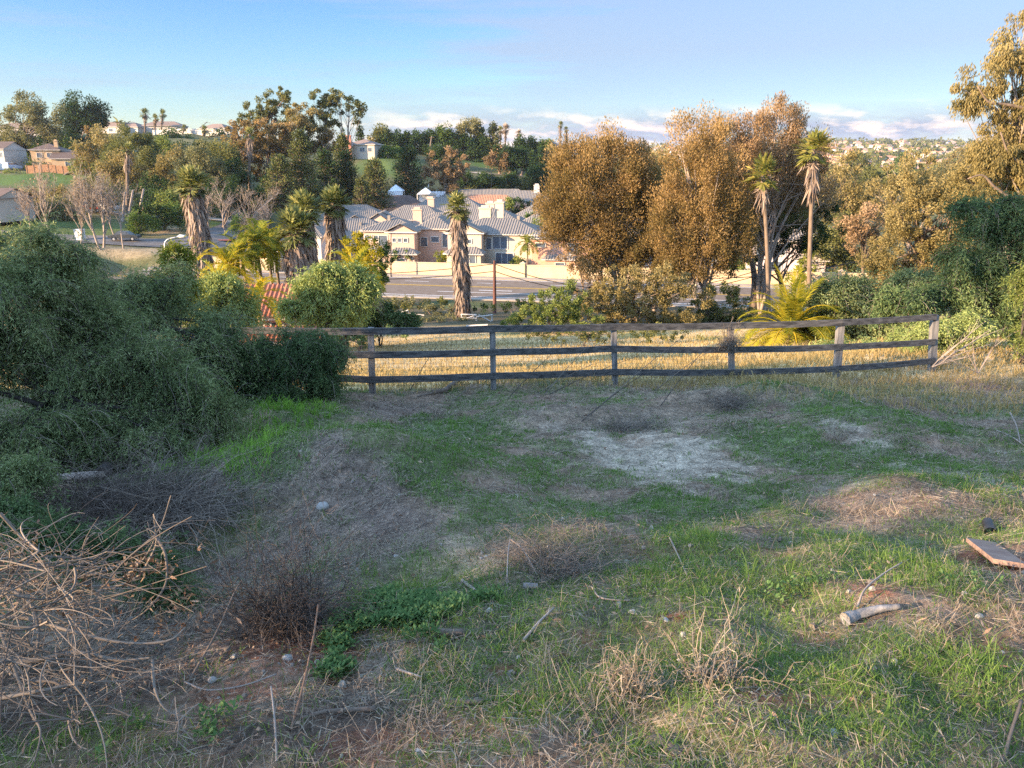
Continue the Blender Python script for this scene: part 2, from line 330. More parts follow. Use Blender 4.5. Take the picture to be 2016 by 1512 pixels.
# ------------------------------------------------------------ the ground
PATCH = []
ALB = dict(W=(.40,.325,.235), M=(.21,.155,.12), R=(.33,.13,.07), G=(.11,.15,.06), S=(.30,.235,.16), Y=(.58,.42,.21),
           B=(.055,.065,.03), L=(.085,.14,.03), D=(.15,.115,.09), T=(.40,.30,.19), K=(.30,.23,.13))
def patch(px, py, rx, ry, typ, s=1.0, **k):
    g = G(px, py, **k); dep = g[1] * CP - g[2] * SP
    a = G(px, py + ry, **k)[1]; b = G(px, py - ry, **k)[1]
    PATCH.append((g[0], (a + b) / 2, rx * dep / FPX, max(abs(b - a) / 2, .03), typ, s))
for p in [
 (1290,905,150,62,'W'),(1190,880,60,40,'W'),(1370,890,75,35,'W'),(1660,840,55,28,'W',.85),(1700,870,40,25,'W',.7),(1790,920,45,22,'W',.6),(1960,885,22,12,'W',.6),
 (1910,945,60,26,'W',.65),(1560,800,45,14,'W',.4),(1540,915,40,16,'W',.5),(1100,835,35,12,'W',.5),(1640,960,60,20,'W',.35),
 (640,900,70,50,'M'),(690,960,150,90,'M'),(600,1040,130,70,'M'),(480,1120,180,100,'M'),(800,815,130,22,'M',.8),(760,1040,110,60,'M',.9),
 (300,1330,350,160,'D',.85),(560,1200,150,70,'D',.9),(520,1440,250,90,'D',.6),(330,1000,220,70,'D',.9),(150,900,200,80,'D',.8),(200,1150,200,60,'D',.6),
 (910,1065,42,26,'T',.8),(965,1115,58,22,'T',.8),(850,1110,40,16,'T',.5),(560,1300,130,40,'R',.8),(480,1360,150,40,'R',.6),(1000,1320,50,22,'R',.8),(1160,1250,40,14,'R',.6),
 (1740,1165,60,22,'R',.9),(1560,1085,60,16,'R',.7),(1330,1215,45,14,'R',.9),(1160,1270,40,14,'R',.7),(1540,1385,110,40,'R',.9),(1600,1270,80,30,'R',.5),(1980,1290,50,22,'R',.8),
 (1955,1110,75,35,'R',.9),(1960,760,120,14,'R',.5),(760,1470,120,30,'R',.6),(1270,1080,90,30,'R',.4),(1640,1390,90,30,'R',.5),(1810,720,90,10,'R',.4),
 (600,830,130,34,'G',1.3),(540,800,60,28,'G',1.3),(880,850,150,40,'G',1),(850,930,90,55,'G',1.1),(470,940,70,45,'G',1.3),(560,900,60,40,'G',1.0),(1330,990,120,40,'G',1.1),
 (1520,880,120,50,'G',.9),(1750,900,130,50,'G',1.1),(1900,960,110,60,'G',1),(1750,820,160,30,'G',1),(1500,970,110,30,'G',.8),(1050,930,90,40,'G',.7),(1380,1060,120,40,'G',.9),
 (1020,1260,90,40,'G',1.1),(1700,1090,200,40,'G',.8),(1850,1150,160,60,'G',1),(1400,1150,160,40,'G',.9),(1100,1400,260,60,'G',1),(1300,1330,200,50,'G',.9),(1750,1330,260,90,'G',.9),
 (1700,1440,260,60,'G',1),(1250,1470,220,40,'G',1),(880,1330,90,50,'G',1),(760,1220,90,60,'G',.5),(980,1480,120,30,'G',.8),
 (1850,775,220,18,'S',.9),(1400,770,260,16,'S',.6),(1150,830,250,40,'S',.4),(1350,830,160,30,'S',.5),(1700,1240,180,50,'S',.6),(1450,1010,200,40,'S',.35)]:
    patch(*p, y1=19.0)
for p in [  # the far ground, where the photo shows a colour of its own
 (100,352,240,16,'L',1.1),(600,350,80,16,'L',.3),(130,452,150,22,'L',.6),(485,452,60,12,'L',1.2),(380,437,60,8,'L',.7),(760,335,70,30,'L',.7),(740,315,40,10,'L',.8),
 (985,325,110,8,'L',.9),(400,290,60,16,'B',1),(1000,365,160,22,'B',1),(430,525,150,22,'T',1),(220,500,150,14,'T',.7),(1420,670,60,18,'L',.8),(880,600,90,10,'L',.4),(850,625,170,14,'B',.6),
 (330,455,40,10,'T',.9),(920,675,200,10,'G',.5)]:
    patch(*p, y0=17.0, y1=420.0)
PA = PATCH
def ground_masks(x, y):
    out = {k: np.zeros_like(x) for k in ALB}
    nz = fbm(x, y, .5, 4, 31); nzf = fbm(x, y, 5., 4, 33)
    nzw = .45 * nz + .55 * fbm(x, y, .17, 3, 35)
    for (cx, cy, rx, ry, typ, s) in PA:
        sel = (np.abs(x - cx) < rx * 1.8) & (np.abs(y - cy) < ry * 1.8)
        if not sel.any(): continue
        q = np.sqrt(((x[sel] - cx) / rx) ** 2 + ((y[sel] - cy) / ry) ** 2)
        n = (nzw[sel] if typ == 'W' else nz[sel]) if cy < 19 else nzf[sel]
        w = s * (1 - sm(.55, 1.15, q + (n - .5) * (2.6 if typ == 'W' else 1.5)))
        out[typ][sel] = np.maximum(out[typ][sel], w)
    return out
def ground_color(x, y):
    m = ground_masks(x, y)
    n1 = fbm(x, y, .9, 5, 41)[:, None]; n2 = fbm(x, y, .22, 4, 43)[:, None]
    near = np.array((.15,.098,.065)) * (1 - n2) + np.array((.30,.21,.14)) * n2
    gg = sm(.42, .60, n1); near = near * (1 - gg * .5) + np.array(ALB['G']) * gg * .5
    nf = fbm(x, y, 4., 5, 47)[:, None]; nf2 = fbm(x * .5, y, 1.1, 4, 49)[:, None]
    field = np.array(ALB['Y']) * (.75 + .5 * nf2); gf = sm(.50, .70, nf); field = field * (1 - gf * .5) + np.array((.20,.22,.06)) * gf * .6
    bank = np.array((.10,.085,.05)) * (.7 + .6 * nf2)
    nh = fbm(x, y, 14., 5, 51)[:, None]
    hill = np.array((.06,.07,.032)) * (1 - nh) + np.array((.15,.14,.065)) * nh
    city = np.array((.13,.11,.07)) * (.6 + .8 * nh)
    Y = y[:, None]; X = x[:, None]
    c = near * (1 - sm(15.5, 18.0, Y)) + field * sm(15.5, 18.0, Y)
    k = sm(50, 62, Y); c = c * (1 - k) + bank * k
    k = sm(104, 110, Y); c = c * (1 - k) + hill * k
    k = sm(500, 800, Y); c = c * (1 - k) + city * k
    for typ in ('B','K','S','T','M','D','R','Y','L','G','W'):
        w = np.clip(m[typ], 0, 1)[:, None] * (.6 if typ == 'G' else .92)
        vv = (.75 + .5 * n2) if typ != 'L' else (.8 + .4 * nf2)
        c = c * (1 - w) + np.array(ALB[typ]) * vv * w
    return np.clip(c, .008, .8)
def Wd(y): return np.where(y > 1.5, 12 + 1.15 * y, 12 + 1.7 + (1.5 - y))
NU = 640
yy = np.concatenate([np.linspace(-40, 1.3, 34), np.exp(np.linspace(math.log(1.5), math.log(17), 290)),
                     np.exp(np.linspace(math.log(17.1), math.log(140), 250)), np.exp(np.linspace(math.log(141.5), math.log(4200), 150))])
uu = np.linspace(-1.12, 1.12, NU)
YY, UU = np.meshgrid(yy, uu, indexing='ij'); XX = UU * Wd(YY); xf = XX.ravel(); yf = YY.ravel()
zf = np.concatenate([HZ(xf[i:i + 80000], yf[i:i + 80000]) for i in range(0, len(xf), 80000)])
cf = np.concatenate([ground_color(xf[i:i + 80000], yf[i:i + 80000]) for i in range(0, len(xf), 80000)])
gi = np.arange(len(yy) * NU).reshape(len(yy), NU)
gq = np.stack([gi[:-1, :-1], gi[:-1, 1:], gi[1:, 1:], gi[1:, :-1]], -1).reshape(-1, 4)
gb = B(); gb.add(np.stack([xf, yf, zf], 1), gq)
mg = bpy.data.materials.new('ground_soil'); mg.use_nodes = True; q = NT(mg.node_tree)
at = q.n('ShaderNodeAttribute', attribute_name='albedo'); tx = q.n('ShaderNodeTexCoord')
na = q.n('ShaderNodeTexNoise', {'Vector': (tx, 3), 'Scale': 26.0, 'Detail': 8.0, 'Roughness': .7})
nb = q.n('ShaderNodeTexNoise', {'Vector': (tx, 3), 'Scale': 5.0, 'Detail': 6.0, 'Roughness': .65})
nc = q.n('ShaderNodeTexNoise', {'Vector': (tx, 3), 'Scale': 1.1, 'Detail': 8.0, 'Roughness': .7})
fa = q.ramp(na, [(.3, .35), (.7, 1.6)]); fb = q.ramp(nb, [(.3, .6), (.7, 1.4)]); fc = q.ramp(nc, [(.3, .72), (.7, 1.28)])
cc = q.mix(1.0, q.mix(1.0, q.mix(1.0, (at, 0), fa, 'MULTIPLY'), fb, 'MULTIPLY'), fc, 'MULTIPLY')
hh = q.math('ADD', (na, 0), q.math('MULTIPLY', (nb, 0), 1.5))
bp = q.n('ShaderNodeBump', {'Strength': .9, 'Distance': .03, 'Height': hh})
bs = q.n('ShaderNodeBsdfPrincipled', {'Base Color': cc, 'Roughness': 1.0, 'Specular IOR Level': .1, 'Normal': bp})
q.n('ShaderNodeOutputMaterial', {0: bs})
ground = gb.build('ground', mg, smooth=True); ground['kind'] = 'structure'
ca = ground.data.attributes.new('albedo', 'FLOAT_COLOR', 'POINT')
ca.data.foreach_set('color', np.concatenate([cf, np.ones((len(cf), 1))], 1).astype(np.float32).ravel())

# ------------------------------------------------------------ grass, straw and litter on the near slope
def sample_near(n, ymin=1.45, ymax=17.5, extra=.16):
    Y = ymin * (ymax / ymin) ** (rng.random(n) ** .72)
    X = (rng.random(n) * 2 - 1) * (Y * .72 + 1.3)
    return X, Y
def blades(n, dens_fn, hmin, hmax, w, lean, mat, name, tint_fn=None, label=None, ymin=1.45, ymax=17.5, droop=.5, clump=0, zoff=0.0):
    if clump:
        cx, cy = sample_near(n // clump, ymin, ymax)
        d = dens_fn(cx, cy); k = rng.random(len(cx)) < d; cx, cy = cx[k], cy[k]
        X = np.repeat(cx, clump) + rng.normal(size=len(cx) * clump) * .035; Yp = np.repeat(cy, clump) + rng.normal(size=len(cx) * clump) * .035
        hs = np.repeat(.6 + .8 * rng.random(len(cx)), clump)
    else:
        X, Yp = sample_near(n, ymin, ymax); d = dens_fn(X, Yp); k = rng.random(n) < d; X, Yp = X[k], Yp[k]; hs = np.ones(len(X))
    n = len(X); Z = HZ(X, Yp) - .004 + zoff
    h = (hmin + (hmax - hmin) * rng.random(n) ** 1.6) * hs
    az = rng.random(n) * 2 * np.pi; dirv = np.stack([np.cos(az), np.sin(az), 0 * az], 1)
    ln = lean * (.3 + rng.random(n)); up = np.array((0, 0, 1.0))
    p0 = np.stack([X, Yp, Z], 1)
    p1 = p0 + up * (h * .6)[:, None] + dirv * (h * ln * .35)[:, None]
    p2 = p0 + up * (h * (1 - droop * ln * .6))[:, None] + dirv * (h * ln * 1.0)[:, None]
    a2 = rng.random(n) * np.pi; sd_ = np.stack([np.cos(a2), np.sin(a2) * .4, 0 * a2], 1)
    ww = (w * (.6 + .8 * rng.random(n)) * np.clip(Yp / 5, .8, 2.4))[:, None]
    V = np.stack([p0 - sd_ * ww / 2, p0 + sd_ * ww / 2, p1 - sd_ * ww * .4, p1 + sd_ * ww * .4, p2 - sd_ * ww * .06, p2 + sd_ * ww * .06], 1).reshape(-1, 3)
    b = (np.arange(n) * 6)[:, None]; Q = np.concatenate([b + np.array([[0, 1, 3, 2]]), b + np.array([[2, 3, 5, 4]])], 0)
    tt = rng.random(n) * .5 + .5 * fbm(X, Yp, .7, 3, 77)
    bb = B(); bb.add(V, Q, np.repeat(np.clip(tt, 0, 1), 6)); o = bb.build(name, mat)
    return tag(o, label, name.replace('_', ' '), None, 'stuff')
def d_green(x, y):
    m = ground_masks(x, y); g = .06 + .48 * sm(.42, .60, fbm(x, y, .9, 5, 41)) + .95 * m['G']
    return np.clip(g * (1 - .93 * sm(.2, .8, m['W'])) * (1 - .75 * m['R']) * (1 - .8 * m['D']) * (1 - .8 * m['M'] * (m['G'] < .4)), 0, 1) * (1 - sm(15.6, 17, y))
def PG(x, y):
    out = np.zeros_like(x); nz = fbm(x, y, .5, 3, 37)
    for (cx, cy, rx, ry, typ, s) in PA:
        if typ == 'G' and s > 1.2: out = np.maximum(out, s * (1 - sm(.6, 1.2, np.sqrt(((x - cx) / rx) ** 2 + ((y - cy) / ry) ** 2) + (nz - .5) * 1.2)))
    return out
def d_straw(x, y):
    m = ground_masks(x, y); g = .30 + .5 * m['S'] + .55 * m['M'] + .40 * sm(.45, .65, fbm(x, y, .6, 4, 61))
    return np.clip(g * (1 - .7 * np.clip(m['W'], 0, 1)) * (1 - .5 * m['R']), 0, 1)
blades(700000, d_green, .015, .065, .0045, 1.1, MT['grass'], 'grass', label='short green grass growing in patches over the near slope', clump=7)
blades(24000, lambda x, y: np.clip(d_green(x, y) - .55, 0, 1) * 1.2, .06, .17, .005, .8, MT['grass'], 'tall_grass', label='taller blades of green grass standing in tufts on the near slope', clump=12)
blades(48000, lambda x, y: d_straw(x, y) * .7, .04, .15, .003, 1.2, MT['straw'], 'dry_grass', label='thin bleached dry grass stalks standing on the near slope', droop=1.0)
blades(42000, lambda x, y: sm(14.6, 15.4, y - np.clip((x + 2.9) * .226 * .5, 0, 2)) * sm(-5, 2, x) * .9 + ((x > 4) & (y > 12.5)) * .55, .08, .34, .007, .8, MT['golden'], 'golden_dry_grass',
       label='golden dry grass along the foot of the board fence', ymin=11.5, ymax=21, droop=.8)
blades(64000, lambda x, y: d_straw(x, y) * sm(.42, .62, fbm(x, y, 1.1, 3, 19)), .04, .16, .0035, 1.7, MT['straw'], 'dead_grass_tufts', label='matted tufts of dead grass scattered over the near slope', clump=26, droop=1.1)
blades(120000, lambda x, y: (PG(x, y) > .8) * 1.0, .07, .22, .006, .7, MT['lush'], 'lush_grass', label='lush long grass on the bank at the foot of the left pepper tree', clump=9)
b_ = blades(90000, lambda x, y: sm(17, 18.5, y) * (.35 + .65 * fbm(x, y, 3., 3, 12)), .08, .26, .012, .8, MT['golden'], 'field_grass', label='sunlit golden dry grass covering the field beyond the fence', ymin=16.5, ymax=52, droop=.8)
def litter(n, lmin, lmax, w, mat, name, label, dens, tilt=.16, zo=.01, wpos=.5):
    X, Y = sample_near(n); k = rng.random(n) < dens(X, Y); X, Y = X[k], Y[k]; n = len(X)
    az = rng.random(n) * 3.2 + 9 * fbm(X, Y, .5, 2, 91); L = (lmin + (lmax - lmin) * rng.random(n) ** 2) * np.clip(Y / 6, .8, 1.7)
    e = .05; zx = (HZ(X + e, Y) - HZ(X - e, Y)) / (2 * e); zy = (HZ(X, Y + e) - HZ(X, Y - e)) / (2 * e)
    D = np.stack([np.cos(az), np.sin(az), zx * np.cos(az) + zy * np.sin(az) + rng.normal(size=n) * tilt], 1)
    C = np.stack([X, Y, HZ(X, Y) + zo + rng.random(n) * zo], 1)
    C[:, 2] -= D[:, 2] * 0
    bb = B(); sdv = np.stack([rng.normal(size=n) * .5, rng.normal(size=n) * .5, np.ones(n)], 1)
    bb.leaves(C, D, L, w * (.6 + .8 * rng.random(n)) * np.clip(Y / 5, .8, 2.0), rng.random(n), side=sdv, wpos=wpos)
    return tag(bb.build(name, mat), label, name.replace('_', ' '), None, 'stuff')
litter(290000, .03, .15, .0032, MT['straw'], 'dry_straw', 'dry grey and tan straw lying loose on the soil', d_straw)
litter(26000, .02, .07, .014, MT['deadleaf'], 'leaf_litter', 'fallen dead leaves and bark chips lying on the soil', lambda x, y: .15 + .85 * np.clip(ground_masks(x, y)['D'] + ground_masks(x, y)['M'] * .6, 0, 1), .3, .012)
litter(60000, .04, .20, .005, MT['darktwig'], 'fine_twigs', 'fine dark twigs scattered on the mulch mounds', lambda x, y: .06 + .5 * ground_masks(x, y)['M'] + .7 * ground_masks(x, y)['D'], .3, .012)
# pebbles: flattened octahedra
def pebbles(n, smin, smax, mat, name, label):
    X, Y = sample_near(n); m = ground_masks(X, Y); k = rng.random(n) < .25 + .6 * np.clip(m['W'] + m['M'] + m['R'], 0, 1); X, Y = X[k], Y[k]; n = len(X)
    s = smin + (smax - smin) * rng.random(n) ** 4; C = np.stack([X, Y, HZ(X, Y) + s * .15], 1)
    a = rng.random(n) * 6.28; A = np.stack([np.cos(a), np.sin(a), 0 * a], 1); Bv = np.stack([-np.sin(a), np.cos(a), 0 * a], 1); sv = s[:, None]
    h = rng.random((n, 1)) * .5 + .4
    r1 = [C + (A * c * (.8 + .4 * rng.random((n, 1))) + Bv * d * (.5 + .4 * rng.random((n, 1)))) * sv * .5 for c, d in ((1, .2), (.3, 1), (-1, .3), (-.2, -1))]
    tp = [C + (A * c * .45 + Bv * d * .45) * sv * .5 + np.array((0, 0, 1)) * sv * h * .5 for c, d in ((1, .2), (.3, 1), (-1, .3), (-.2, -1))]
    V = np.stack(r1 + tp, 1).reshape(-1, 3); b = (np.arange(n) * 8)[:, None]
    Q = np.concatenate([b + np.array([f]) for f in [(4, 5, 6, 7), (0, 1, 5, 4), (1, 2, 6, 5), (2, 3, 7, 6), (3, 0, 4, 7)]], 0)
    bb = B(); bb.add(V, Q, np.repeat(rng.random(n), 8)); return tag(bb.build(name, mat), label, 'gravel', None, 'stuff')
pebbles(5000, .008, .05, leafmat('pebble_colours', [(.12, .10, .08), (.21, .18, .15), (.38, .35, .30)], 0), 'gravel', 'small loose stones scattered over the bare soil')
# weed patch of small broad leaves
def weeds(cs, name, label):
    bb = B()
    for (px, py, rx, ry, n) in cs:
        g = G(px, py, y1=19); dep = g[1] * CP - g[2] * SP; n = int(n * .8); Rx = rx * dep / FPX * 1.5; Ry = ry * dep / FPX * 3.2
        r = np.sqrt(rng.random(n)); a = rng.random(n) * 6.28; X = g[0] + r * Rx * np.cos(a); Y = g[1] + r * Ry * np.sin(a)
        k = fbm(X, Y, .16, 3, 88) > .555; X, Y = X[k], Y[k]; m = len(X)
        k_ = 7; X = np.repeat(X, k_) + rng.normal(size=m * k_) * .012; Y = np.repeat(Y, k_) + rng.normal(size=m * k_) * .012
        az = rng.random(m * k_) * 6.28; Zg = HZ(X, Y) + .012 + .05 * rng.random(m * k_)
        D = np.stack([np.cos(az), np.sin(az), .45 + .5 * rng.random(m * k_)], 1)
        bb.leaves(np.stack([X, Y, Zg], 1), D, (.016 + .018 * rng.random(m * k_)) * 1.0, .012, rng.random(m * k_) * .6 + .4 * np.repeat(rng.random(m), k_),
                  side=np.stack([rng.normal(size=m * k_) * .3, rng.normal(size=m * k_) * .3, np.ones(m * k_)], 1), wpos=.6)
    return tag(bb.build(name, MT['weed']), label, 'weeds', None, 'stuff')
weeds([(770,1180,60,30,500),(740,1240,70,40,700),(700,1310,55,32,900),(830,1210,60,30,500),(800,1280,50,20,200),(430,1450,60,25,160),(280,1470,60,20,120),(540,1210,40,20,160),
       (360,1440,50,15,90),(960,1180,30,12,100),(1900,1170,60,20,150),(1600,1180,60,20,120)], 'weeds', 'bright green low leafy weeds spreading across the soil left of centre')

# ------------------------------------------------------------ trees and plants
def base_at(px, Y, dz=0.0):
    x = ray(px, 560)[0] * Y
    return np.array((x, Y, hz(x, Y) + dz))
def lobes_world(lobes, Y, depth=.85):
    out = []
    for l in lobes:
        px, py, rx, ry = l[:4]; yy_ = Y + (l[4] if len(l) > 4 else 0)
        c = P(px, py, yy_); s = yy_ / FPX / .985
        out.append((c, np.array((rx * s, .5 * (rx + ry) * s * depth, ry * s))))
    return out
def crown_mesh(LB, scale, cover=3.5, leaf=(4.2, 2.2), clump=15, mode='rand', shell=.55, jitter=.75, flat=1.0, hollow=0.0, lobeseed=True):
    """scale = metres per photo pixel at the tree; leaf/clump sizes in photo pixels -> metres"""
    b = B(); L = leaf[0] * scale; Wl = leaf[1] * scale; rc = clump * scale; centers = []
    mid = np.mean([c for c, _ in LB], axis=0); zmin = min(c[2] - r[2] for c, r in LB); zmax = max(c[2] + r[2] for c, r in LB)
    for c, r in LB:
        lt = rng.random(); area = math.pi * r[0] * r[2]; n = int(cover * area / (L * Wl * .5)); n = max(n, 60)
        nc = max(5, int(area / (math.pi * rc * rc) * 2.2))
        d = unit(nc); q = (rng.random(nc) ** (1 / 3)); q = shell + (1 - shell) * q if shell < 1 else q
        q = np.where(rng.random(nc) < .3, rng.random(nc) ** .5, q)
        cc = c + d * q[:, None] * r * (1 + .10 * rng.normal(size=(nc, 1)))
        centers.append(cc)
        ct = rng.random(nc); ci = rng.integers(0, nc, n)
        sz = rc * (.55 + .9 * rng.random(nc))[ci]
        off = unit(n) * (rng.random((n, 1)) ** .45) * sz[:, None] * jitter; off[:, 2] *= flat
        C = cc[ci] + off
        out = (C - c) / r; out /= np.linalg.norm(out, axis=1, keepdims=True) + 1e-9
        rd = unit(n)
        if mode == 'up': D = out * .7 + rd * .75 + np.array((0, 0, .95))
        elif mode == 'droop': D = out * .25 + rd * .5 + np.array((0, 0, -1.0))
        elif mode == 'out': D = out + rd * .7
        else: D = rd + out * .3
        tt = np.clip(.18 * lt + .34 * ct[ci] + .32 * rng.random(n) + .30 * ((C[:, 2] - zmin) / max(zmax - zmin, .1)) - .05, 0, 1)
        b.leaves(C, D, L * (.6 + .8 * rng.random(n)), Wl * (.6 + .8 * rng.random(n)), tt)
    return b, np.concatenate(centers)
def trunk_mesh(base, LB, centers, r0, nbr=14, sides=6, forks=1, seed=0, lean=0.0):
    b = B(); low = min(LB, key=lambda t: t[0][2]); top = max(LB, key=lambda t: t[0][2] + t[1][2])
    mid = np.mean([c for c, _ in LB], axis=0)
    zc = base[2] + (mid[2] - base[2]) * .62
    stems = []
    for f in range(forks):
        fx = (rng.random() - .5) * .5 * (forks > 1)
        e = np.array((base[0] + (mid[0] - base[0]) * .7 + fx * (zc - base[2]) * .6, base[1] + (mid[1] - base[1]) * .6 + (rng.random() - .5) * (forks > 1) * (zc - base[2]) * .3, zc))
        pts = curve_pts([base - np.array((0, 0, .3)), base * .55 + e * .45 + rng.normal(size=3) * np.array((1, 1, 0)) * r0 * 1.2, e, e * .35 + (mid + top[0]) * .325], 14)
        b.tubes(pts, np.linspace(r0, r0 * .35, 14) / (1 + .3 * (forks - 1)), sides, cap=False); stems.append(pts)
    if nbr and len(centers):
        idx = rng.choice(len(centers), min(nbr, len(centers)), replace=False); tgt = centers[idx]
        st = np.array([stems[rng.integers(len(stems))][rng.integers(5, 14)] for _ in idx])
        ctl = st * .55 + tgt * .45 + np.array((0, 0, 1)) * (np.linalg.norm(tgt - st, axis=1, keepdims=True) * .08) + rng.normal(size=tgt.shape) * np.linalg.norm(tgt - st, axis=1, keepdims=True) * .06
        pp = bez(st, ctl, tgt, 7); rr = np.linspace(1, .22, 7)[None] * (r0 * .30 * (.5 + .7 * rng.random((len(idx), 1))))
        b.tubes(pp, rr, 4, cap=False)
    return b
def tree(name, label, cat, Y, lobes, base=None, mat='mid_green', bark='bark', r0=None, nbr=14, forks=1, group=None, depth=.85, bark_tint=None, extra=None, dz=0.0, sc=None, **kw):
    s = Y / FPX / .985
    if sc: s = sc
    LB = lobes_world(lobes, Y, depth)
    bpx = base if base is not None else lobes[0][0]
    b0 = base_at(bpx, Y) if not hasattr(bpx, '__len__') else np.array(bpx)
    root = empty(name, b0, label, cat, group)
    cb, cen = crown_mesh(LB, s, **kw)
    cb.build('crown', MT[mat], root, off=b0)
    if r0 is None: r0 = max(3.2 * s, .12)
    tb = trunk_mesh(b0, LB, cen, r0, nbr, forks=forks)
    tb.build('trunk', MT[bark], root, smooth=True, off=b0)
    return root
def conifer(name, label, Y, px, top, bot, w, mat='conifer', group=None, leaf=(4.2, 1.9), cover=6.0, cat='tree', n_l=26):
    """tiered crown: boughs reach out and droop, tips turn up"""
    s = Y / FPX / .985; b0 = base_at(px, Y); zt = P(px, top, Y)[2]; zb = max(P(px, bot, Y)[2], b0[2] + .2); H = zt - zb; root = empty(name, b0, label, cat, group)
    b = B(); br = B()
    L = leaf[0] * s; Wl = leaf[1] * s; R = w * s / 2; n_b = 260
    t_ = rng.random(n_b) ** 1.15; az = rng.random(n_b) * 6.28
    ln = R * 1.12 * (1 - t_) ** .7 * (.80 + .40 * rng.random(n_b)) + .14 * R; st = np.stack([b0[0] + 0 * t_, b0[1] + 0 * t_, zb + t_ * H * .97], 1)
    dirv = np.stack([np.cos(az), np.sin(az), 0 * az], 1); en = st + dirv * ln[:, None] + np.array((0, 0, 1)) * (H * .05 + .02 * H * rng.normal(size=n_b))[:, None]
    ctl = (st + en) / 2 - np.array((0, 0, 1)) * (ln * .30)[:, None]; pp = bez(st, ctl, en, 9)
    br.tubes(pp, np.linspace(.07, .015, 9)[None] * np.full((n_b, 1), 1.0) * R * .5, 3, cap=False)
    n = int(cover * H * R * 1.2 / (L * Wl * .5)); bi = rng.integers(0, n_b, n); q = rng.random(n) ** .55
    k = np.clip((q * 8).astype(int), 0, 7); f = (q * 8 - k)[:, None]; C = pp[bi, k] * (1 - f) + pp[bi, k + 1] * f
    C = C + unit(n) * (R * .20 * (.4 + rng.random((n, 1)))) ; bt = rng.random(n_b)
    b.leaves(C, dirv[bi] * .7 + unit(n) * .7 + np.array((0, 0, .7)), L * (.6 + .8 * rng.random(n)), Wl, np.clip(.5 * bt[bi] + .25 * q + .3 * rng.random(n), 0, 1))
    b.build('crown', MT[mat], root, off=b0)
    br.tubes(curve_pts([b0 - np.array((0, 0, .3)), (b0[0], b0[1], (zb + zt) / 2), (b0[0], b0[1], zt - .1)], 8), np.linspace(.14 * R, .02 * R, 8), 6)
    br.build('trunk', MT['bark'], root, smooth=True, off=b0); return root
def bare_tree(name, label, Y, base, top, spread=60, mat='bark_pale', r0=None, group=None, lean=0.0, levels=4, forks=2, leaves=0, leafm='deadleaf', cat='bare tree', stems=1, density=1.0, b0=None, seed=1):
    s = Y / FPX / .985; rr = np.random.default_rng(seed + int(base * 7))
    b0 = base_at(base, Y) if b0 is None else b0; zt = P(base, top, Y)[2]; Hh = zt - b0[2]; root = empty(name, b0, label, cat, group); r0 = r0 or 2.2 * s
    tk = B(); tw = B(); tips = []
    def grow(p, d, ln, r, lev):
        e = p + d * ln; ctl = (p + e) / 2 + rr.normal(size=3) * ln * .10; pts = bez(p, ctl, e, 6)
        (tk if lev <= 1 else tw).tubes(pts, np.linspace(r, r * .5, 6), 6 if lev <= 1 else 3, cap=False, tint=rr.random())
        if lev >= levels: tips.append(e); return
        k = int((3 if lev else 4) * density + rr.random() * 2)
        for i in range(k):
            f = .35 + .65 * rr.random() if i else 1.0; o = bez(p, ctl, e, 11)[int(f * 10)]
            nd = d + rr.normal(size=3) * (.55 if lev else .45) * np.array((1, 1, .6)) * (spread / 70) + np.array((0, 0, .30)); nd /= np.linalg.norm(nd)
            grow(o, nd, ln * (.50 + .22 * rr.random()), r * .50, lev + 1)
    for k in range(stems):
        d = np.array((lean + (k - (stems - 1) / 2) * .28, rr.normal() * .05, 1.0)); d /= np.linalg.norm(d)
        grow(b0 - np.array((0, 0, .2)), d, Hh * .42, r0, 0)
    tk.build('trunk', MT[mat], root, smooth=True, off=b0); tw.build('twigs', MT[mat], root, off=b0)
    if leaves:
        tp = np.array(tips); ci = rng.integers(0, len(tp), leaves); C = tp[ci] + unit(leaves) * (.045 * Hh) * rng.random((leaves, 1))
        lb = B(); lb.leaves(C, unit(leaves), 4 * s, 2 * s, rng.random(leaves)); lb.build('crown', MT[leafm], root, off=b0)
    return root

